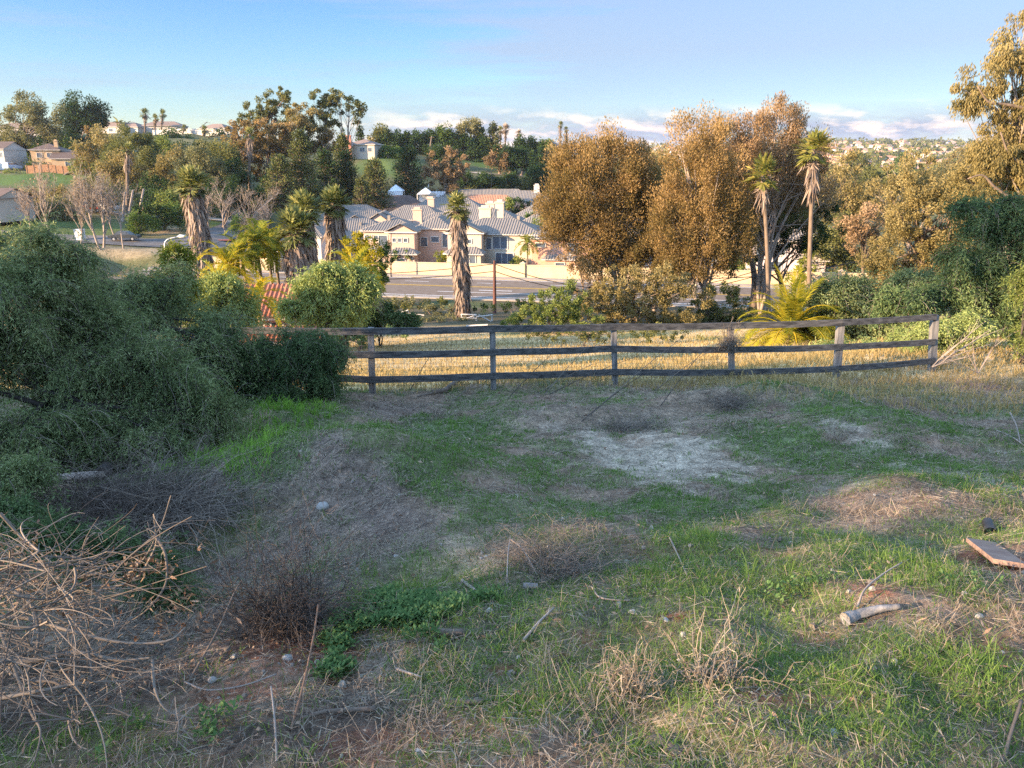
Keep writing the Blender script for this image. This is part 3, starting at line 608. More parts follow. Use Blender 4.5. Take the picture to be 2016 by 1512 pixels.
def fan_leaf(b, hub, d, L, tint, segs=13, wd=.09, droop=.25):
    """one palmate leaf: blades radiating in a plane facing d"""
    d = d / np.linalg.norm(d); s = np.cross(d, (0, 0, 1.0)); s /= np.linalg.norm(s) + 1e-9; u = np.cross(s, d)
    a = np.linspace(-2.0, 2.0, segs) ; D = d[None] * np.cos(a)[:, None] + s[None] * np.sin(a)[:, None] + u[None] * .18 + rng.normal(size=(segs, 3)) * .07
    D[:, 2] -= droop * rng.random(segs); ln = L * (.75 + .25 * np.cos(a)) * (.85 + .3 * rng.random(segs))
    b.leaves(np.repeat(hub[None], segs, 0), D, ln, L * wd * 2.0, np.clip(tint + .15 * rng.normal(size=segs), 0, 1), side=np.repeat(u[None], segs, 0) + rng.normal(size=(segs, 3)) * .25, wpos=.6)
def fan_palm(name, label, Y, base, base_z_px, top, crown_px, prof, lean_px=0, live=60, group=None, skirt_n=1500, mat='palm', small_skirt=None, trunk_r=None):
    """prof: list of (height fraction, skirt half width px) - the beard of dead fronds round the trunk"""
    s = Y / FPX / .985; gx = ray(base, base_z_px)[0] * Y; b0 = np.array((gx, Y, hz(gx, Y)))
    tp = P(base + lean_px, top, Y); R = crown_px * s; hub = np.array((tp[0], Y, tp[2] - R * .75)); root = empty(name, b0, label, 'palm tree', group)
    ax = curve_pts([b0 - np.array((0, 0, .3)), b0 * .5 + hub * .5 + np.array((-(lean_px * s) * .12, 0, 0)), hub], 14)
    tr = trunk_r or .25; t = B(); t.tubes(ax, np.linspace(tr * 1.25, tr, 14) * (1 + .06 * np.sin(np.arange(14) * 3)), 8); t.build('trunk', MT['bark'], root, smooth=True, off=b0)
    def axp(f):
        f = np.clip(f, 0, 1) * 13; i = np.minimum(f.astype(int), 12); g = (f - i)[:, None]; return ax[i] * (1 - g) + ax[i + 1] * g
    if prof:
        hf = np.array([a for a, _ in prof]); hw = np.array([w for _, w in prof]) * s
        n = skirt_n; f = hf[0] + (hf[-1] - hf[0]) * rng.random(n); az = rng.random(n) * 6.28; rad = np.interp(f, hf, hw)
        rad = rad * (.80 + .22 * vnoise(f * 30, az * 3, 1.0, 3))
        o = np.stack([np.cos(az), np.sin(az), 0 * az], 1); q = .35 + .65 * rng.random((n, 1)) ** .5
        C = axp(f) + o * rad[:, None] * q
        D = np.stack([o[:, 0] * .12, o[:, 1] * .12, -np.ones(n)], 1) + rng.normal(size=(n, 3)) * .16
        sk = B(); Ls = (.45 + .9 * rng.random(n)) * (hub[2] - b0[2]) * .10 + .25
        sk.leaves(C, D, Ls, .10 + .16 * rng.random(n), np.clip(.25 + .75 * rng.random(n) * (.6 + .6 * vnoise(f * 14, az * 2, 1., 5)), 0, 1), side=o + rng.normal(size=(n, 3)) * .35, wpos=.35)
        sk.build('dead_frond_skirt', MT['skirt'], root, off=b0)
    c = B(); pt = B(); dd = B()
    live = int(live * .72)
    for i in range(live):
        e = R_(86 - 138 * (i / live) ** 1.05 + random.uniform(-8, 8)); a = random.uniform(0, 6.28)
        d = np.array((math.cos(e) * math.cos(a), math.cos(e) * math.sin(a), math.sin(e)))
        pl = R * random.uniform(.38, .70); h = hub + d * pl + np.array((0, 0, -.06 * R)); pt.tubes(np.array([hub, (hub + h) / 2 + np.array((0, 0, .04 * R)), h]), np.array([.02, .016, .01]) * R, 3, cap=False)
        fan_leaf(c, h, d + np.array((0, 0, -.15)), R * random.uniform(.50, .66), .35 + .65 * random.random() - (.25 if i > live * .8 else 0), segs=15, wd=.085, droop=.3)
    for i in range(int(live * .5)):
        a = random.uniform(0, 6.28); d = np.array((math.cos(a) * .55, math.sin(a) * .55, -1.0)); h = hub + np.array((math.cos(a), math.sin(a), 0)) * R * random.uniform(.15, .42) + np.array((0, 0, -R * random.uniform(.1, .75)))
        fan_leaf(dd, h, d, R * random.uniform(.35, .55), .3 + .6 * random.random(), segs=8, wd=.05)
    c.build('fronds', MT[mat], root, off=b0); pt.build('petioles', MT['ygreen'], root, off=b0); dd.build('dead_fronds', MT['skirt'], root, off=b0)
    return root
def frond(b, st, d0, L, droop, nl, ll, tint, lw=.035, curl=0.0, twist=None, tip=.12):
    """pinnate frond on an arching rachis"""
    d0 = d0 / np.linalg.norm(d0); k = 12; p = st.copy(); pts = [p.copy()]; d = d0.copy()
    for i in range(k - 1):
        d = d + np.array((0, 0, -droop / (k - 1) * (1 + i / k * 1.2))); d /= np.linalg.norm(d); p = p + d * L / (k - 1); pts.append(p.copy())
    pts = np.array(pts); b.tubes(pts, np.linspace(.012, .003, k) * L ** .5 * 1.6, 3, cap=False, tint=min(1, tint + .3))
    q = np.linspace(.12, .995, nl) * (k - 1); i = np.minimum(q.astype(int), k - 2); f = (q - i)[:, None]; C = pts[i] * (1 - f) + pts[i + 1] * f; T = pts[i + 1] - pts[i]; T /= np.linalg.norm(T, axis=1, keepdims=True)
    S = np.cross(T, (0, 0, 1.0)); S /= np.linalg.norm(S, axis=1, keepdims=True) + 1e-9; U = np.cross(S, T); prof = np.sin(np.linspace(.35, 2.85, nl)) ** .7
    for sg in (-1, 1):
        D = S * sg + T * .62 + U * (.30 - curl) + rng.normal(size=(nl, 3)) * .09
        b.leaves(C, D, ll * prof * (.85 + .3 * rng.random(nl)), lw, np.clip(tint + .12 * rng.normal(size=nl), 0, 1), side=U, wpos=.3)
def feather_palm(name, label, Y, base, hub_px, R, n=26, trunk=True, mats='yellow', group=None, nl=34, ll=.34, lw=.05, b0=None, emin=-25, emax=80, droop=1.3, cat='palm tree', tr=.09, split=False, curl=.25, tint=.5):
    s = Y / FPX / .985
    if b0 is None: b0 = base_at(base, Y)
    hub = P(hub_px[0], hub_px[1], Y); root = empty(name, b0, label, cat, group)
    if trunk:
        t = B(); t.tubes(curve_pts([b0 - np.array((0, 0, .2)), (b0 + hub) / 2 + np.array((.1, 0, 0)), hub], 10), np.linspace(tr * 1.2, tr * .8, 10), 8); t.build('trunk', MT['bark'], root, smooth=True, off=b0)
    bb = B()
    for i in range(n):
        e = R_(emin + (emax - emin) * ((i + .5) / n) ** .8 + random.uniform(-6, 6)); a = i * 2.399 + random.uniform(-.2, .2)
        d = np.array((math.cos(e) * math.cos(a), math.cos(e) * math.sin(a), math.sin(e)))
        x = bb if not split else B()
        frond(x, hub + d * .05, d, R * random.uniform(.85, 1.1), droop * random.uniform(.8, 1.2), nl, ll, tint + random.uniform(-.3, .3), lw, curl)
        if split: x.build('frond', MT[mats], root, off=b0)
    if not split: bb.build('fronds', MT[mats], root, off=b0)
    return root

def pepper_crown(LB, n_str, slen, leaf=(.045, .010), leaves_per=26, droop=1.0, spread=.035, nbough=20):
    """weeping crown: arching boughs, each carrying drooping shoots set with narrow leaflets"""
    b = B(); tw = B(); bo = B()
    vol = np.array([(r[0] * r[2]) ** .75 for _, r in LB]); vol = vol / vol.sum()
    for (c, r), w in zip(LB, vol):
        nb = max(7, int(nbough * len(LB) * w)); n = int(n_str * w)
        d = unit(nb); d[:, 2] = d[:, 2] * .75 + .22; q = (.50 + .78 * rng.random((nb, 1)) ** 1.2)
        e = c + d * r * q; st0 = c + d * r * .12 + rng.normal(size=(nb, 3)) * r * .12; ctl = (st0 + e) / 2 + np.array((0, 0, 1)) * r[2] * (.18 + .22 * rng.random((nb, 1)))
        P_ = bez(st0, ctl, e, 12); P_[:, 8:, 2] -= (np.linspace(0, 1, 4) ** 2 * .16 * r[2])[None]
        P_ += np.cumsum(rng.normal(size=P_.shape) * .014 * r.mean(), axis=1); bo.tubes(P_, np.linspace(1, .3, 12)[None] * np.full((nb, 1), max(.012 * r.mean(), .005)), 4, cap=False)
        bt = rng.random(nb); bi = rng.integers(0, nb, n); t = (.22 + .78 * rng.random(n) ** .8) * 10.99; i0 = t.astype(int); f = (t - i0)[:, None]
        st = P_[bi, i0] * (1 - f) + P_[bi, i0 + 1] * f + rng.normal(size=(n, 3)) * slen * .07; T = P_[bi, i0 + 1] - P_[bi, i0]; T /= np.linalg.norm(T, axis=1, keepdims=True) + 1e-6
        L = slen * (.25 + 1.0 * rng.random(n) ** 1.6); k = 7; pts = np.zeros((n, k, 3)); pts[:, 0] = st
        dd = T * .9 + rng.normal(size=(n, 3)) * .62 + np.array((0, 0, .10))
        for i in range(1, k):
            dd = dd / (np.linalg.norm(dd, axis=1, keepdims=True) + 1e-9); pts[:, i] = pts[:, i - 1] + dd * (L / (k - 1))[:, None]; dd = dd + np.array((0, 0, -.36 * droop)) + rng.normal(size=(n, 3)) * .13
        pick = rng.random(n) < .30; tw.tubes(pts[pick], np.full((pick.sum(), k), .0024) * (leaf[0] / .045) * np.linspace(1.4, .6, k)[None], 3, cap=False, tint=rng.random(pick.sum()) ** 2)
        m = leaves_per; si = np.repeat(np.arange(n), m); t_ = rng.random(n * m) * (k - 1.001); ii = t_.astype(int); f = (t_ - ii)[:, None]
        C = pts[si, ii] * (1 - f) + pts[si, ii + 1] * f; T = pts[si, ii + 1] - pts[si, ii]; T /= np.linalg.norm(T, axis=1, keepdims=True) + 1e-9
        C = C + rng.normal(size=C.shape) * spread * .6
        D = T * .6 + unit(len(C)) * .8 + np.array((0, 0, -.2)); st_t = .45 * rng.random(n) + .55 * bt[bi]; tt = np.clip(.5 * st_t[si] + .5 * rng.random(len(si)) ** 1.3, 0, 1)
        b.leaves(C, D, leaf[0] * (.6 + .8 * rng.random(len(C))), leaf[1] * (.7 + .6 * rng.random(len(C))), tt)
    return b, tw, bo
def twig_shrub(name, label, g, R, Hh, n=500, mat='darktwig', k=9, r=.0022, wild=.35, cat='shrub', group=None, tuft=0):
    root = empty(name, g, label, cat, group); b = B(); az = rng.random(n) * 6.28; st = np.stack([g[0] + rng.normal(size=n) * R * .25, g[1] + rng.normal(size=n) * R * .25, np.full(n, g[2] - .02)], 1)
    d = np.stack([np.cos(az), np.sin(az), .35 + 1.1 * rng.random(n)], 1); pts = np.zeros((n, k, 3)); pts[:, 0] = st; L = (.6 + .7 * rng.random(n)) * R
    for i in range(1, k):
        d = d / np.linalg.norm(d, axis=1, keepdims=True); pts[:, i] = pts[:, i - 1] + d * (L / (k - 1) * 1.5)[:, None] * np.array((1, 1, Hh / R)); d = d + rng.normal(size=(n, 3)) * wild + np.array((0, 0, -.16))
    pts[:, :, 2] = np.maximum(pts[:, :, 2], g[2] - .1)
    b.tubes(pts, np.linspace(1.6, .5, k)[None] * r * np.ones((n, 1)), 3, cap=False, tint=rng.random(n))
    m = n * 5; si = rng.integers(0, n, m); ii = rng.integers(2, k, m); p = pts[si, ii]; dv = unit(m) * R * .22; mid_ = p + dv * .5 + rng.normal(size=(m, 3)) * R * .03
    b2 = B(); b2.tubes(np.stack([p, mid_, p + dv + np.array((0, 0, .02))], 1), np.array([[.7, .5, .3]]) * r * np.ones((m, 1)), 3, cap=False, tint=rng.random(m))
    b.build('stems', MT[mat], root, off=g); b2.build('twigs', MT[mat], root, off=g); return root

# ------------------------------------------------------------ roads, walls and buildings
MT['asphalt'] = pmat('asphalt', (.145, .115, .09), (.22, .18, .145), scale=1.3, detail=9, rough=1.0, lo=.25, hi=.75, spec=.0)
MT['asphalt2'] = pmat('asphalt_pale', (.12, .115, .11), (.19, .18, .17), scale=.8, detail=8, rough=1.0, spec=0.0)
MT['concrete'] = pmat('concrete', (.25, .215, .175), (.35, .305, .25), scale=1.5, detail=8)
MT['paint_w'] = pmat('road_paint_white', (.52, .50, .47), (.75, .73, .69), scale=3)
MT['paint_y'] = pmat('road_paint_yellow', (.55, .34, .05), (.68, .44, .08), scale=3)
MT['paint_r'] = pmat('kerb_red', (.45, .10, .06), (.55, .14, .08), scale=3)
MT['stucco'] = pmat('stucco_cream', (.46, .35, .22), (.55, .43, .28), scale=.7, bump=.15)
def strip(name, pts, w, mat, dz, kind='structure', nx=7, step=2.5, thick=0):
    pts = np.asarray(pts, float); seg = np.linalg.norm(np.diff(pts, axis=0), axis=1).sum(); k = max(3, int(seg / step)); c = curve_pts(np.c_[pts, np.zeros(len(pts))], k)[:, :2]
    T = np.gradient(c, axis=0); T /= np.linalg.norm(T, axis=1, keepdims=True); N = np.stack([-T[:, 1], T[:, 0]], 1)
    o = np.linspace(-w / 2, w / 2, nx); XY = c[:, None] + N[:, None] * o[None, :, None]
    Zv = HZ(XY[..., 0].ravel(), XY[..., 1].ravel()).reshape(XY.shape[:2]) + dz
    V = np.concatenate([XY, Zv[..., None]], 2).reshape(-1, 3); g = np.arange(k * nx).reshape(k, nx)
    Q = np.stack([g[:-1, :-1], g[:-1, 1:], g[1:, 1:], g[1:, :-1]], -1).reshape(-1, 4); b = B(); b.add(V, Q)
    if thick:
        for e in (0, nx - 1):
            ed = g[:, e]; lo = V[ed] - np.array((0, 0, thick)); q = np.arange(k - 1); b.add(np.concatenate([V[ed], lo]), np.stack([q, q + 1, q + 1 + k, q + k], 1))
    o_ = b.build(name, mat); 
    if kind: o_['kind'] = kind
    return o_
RX0, RX1 = -52.0, 130.0
def rl(off, x0=RX0, x1=RX1, n=12):
    xs = np.linspace(x0, x1, n); return np.stack([xs + .187 * off, 90.1 - .19 * xs + off * .98], 1)
strip('road', rl(0), 13.6, MT['asphalt'], .04)
strip('pavement', rl(7.7), 1.7, MT['concrete'], .16, thick=.15)
strip('verge', rl(-7.3), .9, MT['concrete'], .10, thick=.1)
strip('lane_line', rl(6.2), .22, MT['paint_w'], .06, nx=2)
strip('lane_line', rl(-6.0), .22, MT['paint_w'], .06, nx=2)
strip('lane_line', rl(-3.2, -8), .20, MT['paint_w'], .06, nx=2)
for o_ in (.55, .95): strip('centre_line', rl(o_), .16, MT['paint_y'], .06, nx=2)
for x0 in np.arange(-50, 100, 9.0): strip('lane_dash', rl(3.6, x0, x0 + 3, 3), .18, MT['paint_w'], .06, nx=2, step=1)
strip('lane_arrow', rl(-1.6, -3.5, .3, 3), .28, MT['paint_w'], .065, nx=2, step=1)
strip('side_road', [(-95, 121), (-70, 120.5), (-50, 120.5), (-30, 120.3), (-14, 120)], 8.0, MT['asphalt2'], .12)
a_ = P(385, 478, 123); strip('entrance_street', [(a_[0], 122.5), (-49, 132), (-50, 146), (-56, 160)], 7.0, MT['asphalt2'], .16)
strip('pavement', [(-47, 125.3), (-44, 127.5), (-40, 126.2), (-30, 126)], .8, MT['paint_r'], .22)
strip('footpath', [(-100, 150), (-80, 149), (-60, 148), (-50, 147)], 2.5, MT['concrete'], .2)
a_ = G(900, 336, y0=30); strip('hill_path', [(a_[0] - 8, a_[1]), (a_[0] + 14, a_[1] - 1), (a_[0] + 40, a_[1] - 3), (a_[0] + 60, a_[1] - 4)], 2.0, MT['concrete'], .3)
# perimeter wall with pillars
def perim():
    root = empty('perimeter_wall', (0, 99, -14.8), 'long cream stucco wall with capped pillars along the far side of the road', 'wall')
    wb = B(); cb = B(); line = rl(9.0, -50, 92, 2); a, b_ = line; d = (b_ - a); Ln = np.linalg.norm(d); d /= Ln; ang = math.atan2(d[1], d[0])
    M = Matrix.Translation((a[0], a[1], -14.8)) @ Matrix.Rotation(ang, 4, 'Z'); wb.box(0, Ln, -.12, .12, -.3, 1.62, M=M); cb.box(0, Ln, -.17, .17, 1.623, 1.72, M=M)
    wb.build('wall_panel', MT['stucco'], root, off=root.location); cb.build('coping', MT['stucco'], root, off=root.location)
    k = 2.6
    while k < Ln:
        pb = B(); pb.box(k - .3, k + .3, -.32, .32, -.3, 1.85, M=M); pb.box(k - .38, k + .38, -.4, .4, 1.853, 1.95, M=M)
        pb.add((np.array([(k - .25, -.25, 1.953), (k + .25, -.25, 1.953), (k + .25, .25, 1.953), (k - .25, .25, 1.953), (k - .02, -.02, 2.15), (k + .02, -.02, 2.15), (k + .02, .02, 2.15), (k - .02, .02, 2.15)]) @ np.array(M.to_3x3()).T + np.array(M.translation)),
               [(0, 1, 5, 4), (1, 2, 6, 5), (2, 3, 7, 6), (3, 0, 4, 7), (4, 5, 6, 7)])
        pb.build('pillar', MT['stucco'], root, off=root.location); k += 9.6
perim()

def roofmat(name, c1, c2):
    m = bpy.data.materials.new(name); m.use_nodes = True; q = NT(m.node_tree); a = q.n('ShaderNodeAttribute', attribute_name='tint'); tcx = q.n('ShaderNodeTexCoord')
    nz = q.n('ShaderNodeTexNoise', {'Vector': (tcx, 3), 'Scale': 1.3, 'Detail': 6.0}); f = q.math('ADD', q.math('MULTIPLY', (a, 2), .55), q.math('MULTIPLY', nz, .45))
    q.n('ShaderNodeOutputMaterial', {0: q.n('ShaderNodeBsdfPrincipled', {'Base Color': q.ramp(f, [(.2, c1), (.75, c2)]), 'Roughness': .9, 'Specular IOR Level': .2})}); return m
MT['tile'] = roofmat('roof_tile_grey_pink', (.165, .15, .135), (.26, .235, .205)); MT['tile_red'] = roofmat('roof_tile_red', (.26, .085, .05), (.50, .20, .11))
MT['tile_terra'] = roofmat('roof_tile_terracotta', (.30, .15, .09), (.52, .29, .18)); MT['shingle'] = roofmat('roof_shingle_brown', (.09, .065, .055), (.17, .125, .105)); MT['tile_far'] = roofmat('roof_tile_far', (.16, .12, .10), (.34, .25, .2))
for nm, a_, b_ in [('w_pink', (.40, .29, .235), (.48, .35, .285)), ('w_cream', (.43, .365, .28), (.51, .43, .335)), ('w_peach', (.48, .27, .20), (.55, .33, .24)), ('w_beige', (.42, .36, .30), (.50, .43, .36)),
                   ('w_white', (.42, .395, .36), (.52, .485, .45)), ('w_lilac', (.42, .36, .35), (.50, .43, .42)), ('w_tan', (.42, .29, .17), (.52, .37, .23)), ('brick', (.34, .13, .09), (.45, .2, .14)), ('timber', (.16, .10, .07), (.24, .16, .11)), ('canvas', (.62, .65, .70), (.75, .77, .8))]:
    MT[nm] = pmat('wall_' + nm, a_, b_, scale=.6, detail=6)
def roof_slope(b, rb, e0, e1, r0, r1, pitch_rib=.36, rr=.06, ribs=True):
    if ribs == 'fine': pitch_rib, rr = .22, .045
    """one slope: eave e0->e1, top r0->r1 (r0 above e0 side)"""
    e0, e1, r0, r1 = (np.array(v, float) for v in (e0, e1, r0, r1)); b.quad(e0, e1, r1, r0, tint=.25)
    if not ribs: return
    L = np.linalg.norm(e1 - e0); U = (e1 - e0) / L; N = np.cross(U, r0 - e0 if np.linalg.norm(r0 - e0) > np.linalg.norm(r1 - e0) * .01 else r1 - e0); N /= np.linalg.norm(N) + 1e-9
    if N[2] < 0: N = -N
    Vd = np.cross(N, U); Vd /= np.linalg.norm(Vd)
    if Vd[2] < 0: Vd = -Vd
    a = np.dot(r0 - e0, U); c = np.dot(r1 - e0, U); H = np.dot(r0 - e0, Vd)
    us = np.arange(.2, L - .1, pitch_rib); n = len(us); vm = np.ones(n)
    if a > .01: vm = np.minimum(vm, us / a)
    if L - c > .01: vm = np.minimum(vm, (L - us) / (L - c))
    k = vm * H > .3; us, vm = us[k], vm[k]; s_ = e0 + us[:, None] * U - Vd * .05 + N * .01; t_ = e0 + us[:, None] * U + Vd * (vm * H)[:, None] + N * .01
    rb.tubes(np.stack([s_, t_], 1), np.full((len(us), 2), rr), 6, tint=.45 + .55 * rng.random(len(us)), cap=False)
def wing(wb, rb, ribb, x0, x1, y0, y1, z0, h, rise, kind='hip', axis='x', ov=.45, ribs=True, M=None, fb=None):
    T = (lambda p: p)
    wb.box(x0, x1, y0, y1, z0, h); a0, a1, b0, b1 = x0 - ov, x1 + ov, y0 - ov, y1 + ov; zt = h + rise; ze = h + .02
    if axis == 'x':
        ym = (y0 + y1) / 2; hp = (y1 - y0) / 2 + ov if kind == 'hip' else 0; hp = min(hp, (a1 - a0) / 2 - .05); A, Bq = (a0 + hp, ym, zt), (a1 - hp, ym, zt)
        roof_slope(rb, ribb, (a0, b0, ze), (a1, b0, ze), A, Bq, ribs=ribs); roof_slope(rb, ribb, (a1, b1, ze), (a0, b1, ze), Bq, A, ribs=ribs)
        if kind == 'hip': roof_slope(rb, ribb, (a1, b0, ze), (a1, b1, ze), Bq, Bq, ribs=ribs); roof_slope(rb, ribb, (a0, b1, ze), (a0, b0, ze), A, A, ribs=ribs)
        else:
            for xx in (x0, x1): wb.quad((xx, y0, h), (xx, y1, h), (xx, ym + .01, zt - .15), (xx, ym - .01, zt - .15))
    else:
        xm = (x0 + x1) / 2; hp = (x1 - x0) / 2 + ov if kind == 'hip' else 0; hp = min(hp, (b1 - b0) / 2 - .05); A, Bq = (xm, b0 + hp, zt), (xm, b1 - hp, zt)
        roof_slope(rb, ribb, (a1, b0, ze), (a1, b1, ze), A, Bq, ribs=ribs); roof_slope(rb, ribb, (a0, b1, ze), (a0, b0, ze), Bq, A, ribs=ribs)
        if kind == 'hip': roof_slope(rb, ribb, (a0, b0, ze), (a1, b0, ze), A, A, ribs=ribs); roof_slope(rb, ribb, (a1, b1, ze), (a0, b1, ze), Bq, Bq, ribs=ribs)
        else:
            for yy_ in (y0, y1): wb.quad((x0, yy_, h), (x1, yy_, h), (xm + .01, yy_, zt - .15), (xm - .01, yy_, zt - .15))
    for q in ((a0, a1, b0, b0 + .06), (a0, a1, b1 - .06, b1), (a0, a0 + .06, b0 + .06, b1 - .06), (a1 - .06, a1, b0 + .06, b1 - .06)): fb.box(*q, ze - .16, ze - .004)
def house(name, label, loc, rz, wings, wins, wall='w_pink', roof='tile', chim=(), ribs=True, cat='house', group=None, trim='w_white', garage=None, vents=()):
    root = empty(name, loc, label, cat, group, rz); wb, rb, rib, fb = B(), B(), B(), B()
    for w in wings: wing(wb, rb, rib, *w[:6], *w[6:], ribs=ribs, fb=fb)
    wb.build('wall', MT[wall], root); rb.n and rb.build('roof_deck', MT[roof], root)
    ro = [c for c in root.children if c.name.startswith('roof_deck')][0]; 
    for vx, vy, vz in vents: rib.box(vx - .2, vx + .2, vy - .2, vy + .2, vz - .5, vz + .25)
    if rib.n: rib.build('roof_tiles', MT[roof], root)
    fb.build('eave_board', MT[trim], root)
    for (cx, cy, w_, d_, z0, z1) in chim:
        cb = B(); cb.box(cx - w_ / 2, cx + w_ / 2, cy - d_ / 2, cy + d_ / 2, z0, z1 - .25); cb.box(cx - w_ / 2 - .12, cx + w_ / 2 + .12, cy - d_ / 2 - .12, cy + d_ / 2 + .12, z1 - .247, z1 - .1); cb.box(cx - w_ / 3, cx + w_ / 3, cy - d_ / 3, cy + d_ / 3, z1 - .097, z1 + .2)
        c_ = cb.build('chimney', MT[wall] if roof != 'brick' else MT['brick'], ro)
    for wi in wins:   # (face, u, z, w, h, y-plane/x-plane, [style])
        face, u, z, w_, h_, pl = wi[:6]; f = B(); g = B(); t_ = .07
        def bx(bb, a, b__, c, d, o0, o1):
            if face == 'f': bb.box(a, b__, pl - o1, pl - o0, c, d)
            elif face == 'l': bb.box(pl - o1, pl - o0, a, b__, c, d)
            elif face == 'r': bb.box(pl + o0, pl + o1, a, b__, c, d)
        for (a, b__, c, d) in ((u - w_ / 2 - t_, u + w_ / 2 + t_, z - t_, z), (u - w_ / 2 - t_, u + w_ / 2 + t_, z + h_, z + h_ + t_), (u - w_ / 2 - t_, u - w_ / 2, z, z + h_), (u + w_ / 2, u + w_ / 2 + t_, z, z + h_)): bx(f, a, b__, c, d, 0.002, .09)
        nm_ = max(1, int(round(w_ / .9)))
        for i in range(1, nm_): bx(f, u - w_ / 2 + i * w_ / nm_ - .025, u - w_ / 2 + i * w_ / nm_ + .025, z, z + h_, .021, .06)
        bx(g, u - w_ / 2, u + w_ / 2, z, z + h_, .004, .018)
        fo = f.build('window', MT['frame'], root); g.build('pane', MT['glass'], fo)
    if garage:
        for (u, w_, h_, pl) in garage: gd = B(); gd.box(u - w_ / 2, u + w_ / 2, pl - .05, pl - .003, 0, h_); [gd.box(u - w_ / 2, u + w_ / 2, pl - .065, pl - .053, i * h_ / 4 + .03, (i + 1) * h_ / 4 - .03) for i in range(4)]; gd.build('garage_door', MT['frame'], root)
    return root
def hloc(px, Y, z=None, dz=-.1):
    x = ray(px, 480)[0] * Y; return (x, Y, (z if z is not None else hz(x, Y)) + dz)
# the front row behind the perimeter wall
house('townhouse', 'pink two storey townhouse with striped roof, just left of the lone shaggy palm', hloc(812, 113, -14.9), R_(-6),
 [(-6.0, 1.2, -4, 4, 0, 5.3, 1.5, 'hip', 'x'), (1.2, 6.0, -2.2, 6, 0, 5.5, 1.5, 'hip', 'y'), (-2.0, 1.6, -5.6, -3.6, 0, 5.3, 1.1, 'gable', 'y'), (-4.8, -1.2, -5.6, -4.003, 0, 2.6, .7, 'hip', 'x'), (-1.6, 1.9, -7.2, -5.603, 0, 2.5, .7, 'hip', 'x')],
 [('f', -5.3, 4.1, 1.0, .5, -4), ('f', -4.2, 4.1, .6, .5, -4), ('f', -3.2, 3.1, 1.2, 1.5, -4), ('f', -1.2, 3.9, .5, .5, -5.6), ('f', -.4, 3.9, .5, .5, -5.6), ('f', .4, 3.9, .5, .5, -5.6), ('f', 2.2, 3.0, .9, 1.2, -2.2), ('f', 3.8, 3.6, 1.1, .7, -2.2), ('f', 5.2, 2.9, .7, 1.9, -2.2), ('f', 0, .8, 1.2, 1.0, -7.2)],
 wall='w_pink', chim=[(.6, 1.5, 1.3, .9, 5.5, 8.0)], vents=[(-3, -1, 6.9)])
house('townhouse', 'cream two storey townhouse with a long slate roof just right of the shaggy palm', hloc(985, 110, -14.8), R_(-9),
 [(-6.5, 5.8, -3.5, 4.5, 0, 5.0, 1.8, 'hip', 'x'), (-6.2, -1.6, -5.6, -3.4, 0, 5.3, 1.3, 'gable', 'y'), (-6.0, -1.4, -7.2, -5.603, 0, 2.7, .8, 'hip', 'x')],
 [('f', -4.8, 3.9, .5, .5, -5.6), ('f', -4.0, 3.9, .5, .5, -5.6), ('f', -3.2, 3.9, .5, .5, -5.6), ('f', 0.6, 3.0, 2.0, 1.6, -3.5), ('f', 4.8, 3.8, .6, .4, -3.5), ('f', -1.0, 2.9, .7, 1.5, -3.5), ('f', -4.5, .6, 1.0, 1.6, -7.2), ('f', -2.9, .5, 1.6, 1.9, -7.2), ('f', 1.2, .6, 2.4, 1.8, -3.5)],
 wall='w_cream', chim=[(-2.6, 2.6, 1.7, .9, 6.2, 8.2), (-.6, 3.2, 1.2, 1.0, 6.6, 9.0)], vents=[(2.5, .5, 6.9)])
house('townhouse', 'peach coloured townhouse with a striped tile roof at the left edge of the brown trees', hloc(1123, 108, -15.0), R_(-8),
 [(-5, 6, -3.5, 4.5, 0, 4.8, 2.2, 'hip', 'x'), (-3.0, 1.0, -5.0, -3.503, 0, 2.2, .5, 'hip', 'x')],
 [('f', -3.8, 3.6, 1.3, .5, -3.5), ('f', .6, 2.7, 1.3, 1.4, -3.5), ('f', 3.6, 2.7, 1.3, 1.4, -3.5), ('f', -1, .7, 1.2, 1.0, -5.0)], wall='w_peach', roof='tile')
house('townhouse', 'pale townhouse partly hidden by the trunks of the tall brown trees', hloc(1545, 106, -15.2), R_(-10),
 [(-5, 5, -3.5, 4, 0, 4.9, 2.1, 'hip', 'x'), (1.0, 4.5, -5, -3.503, 0, 2.6, .7, 'gable', 'y')], [('f', -1.2, 3.0, 1.6, 1.5, -3.5), ('f', -3.6, 3.0, .9, 1.4, -3.5), ('f', 3.2, 3.2, 1, 1.2, -3.5), ('f', -1.5, .7, 1.5, 1.4, -3.5)], wall='w_lilac')
house('townhouse', 'pink townhouse seen in gaps through the brown trees above the wall', hloc(1330, 110, -14.8), R_(-9),
 [(-7, 7, -3.5, 4, 0, 4.9, 2.1, 'hip', 'x'), (-2, 2.5, -5, -3.503, 0, 4.6, 1.4, 'gable', 'y')], [('f', -4.5, 3, 1.2, 1.2, -3.5), ('f', 0, 3, 1.4, 1.2, -5), ('f', 4.5, 3, 1.4, 1.2, -3.5), ('f', -4, .7, 1.5, 1.4, -3.5), ('f', 4.5, .7, 1.6, 1.5, -3.5)], wall='w_pink')
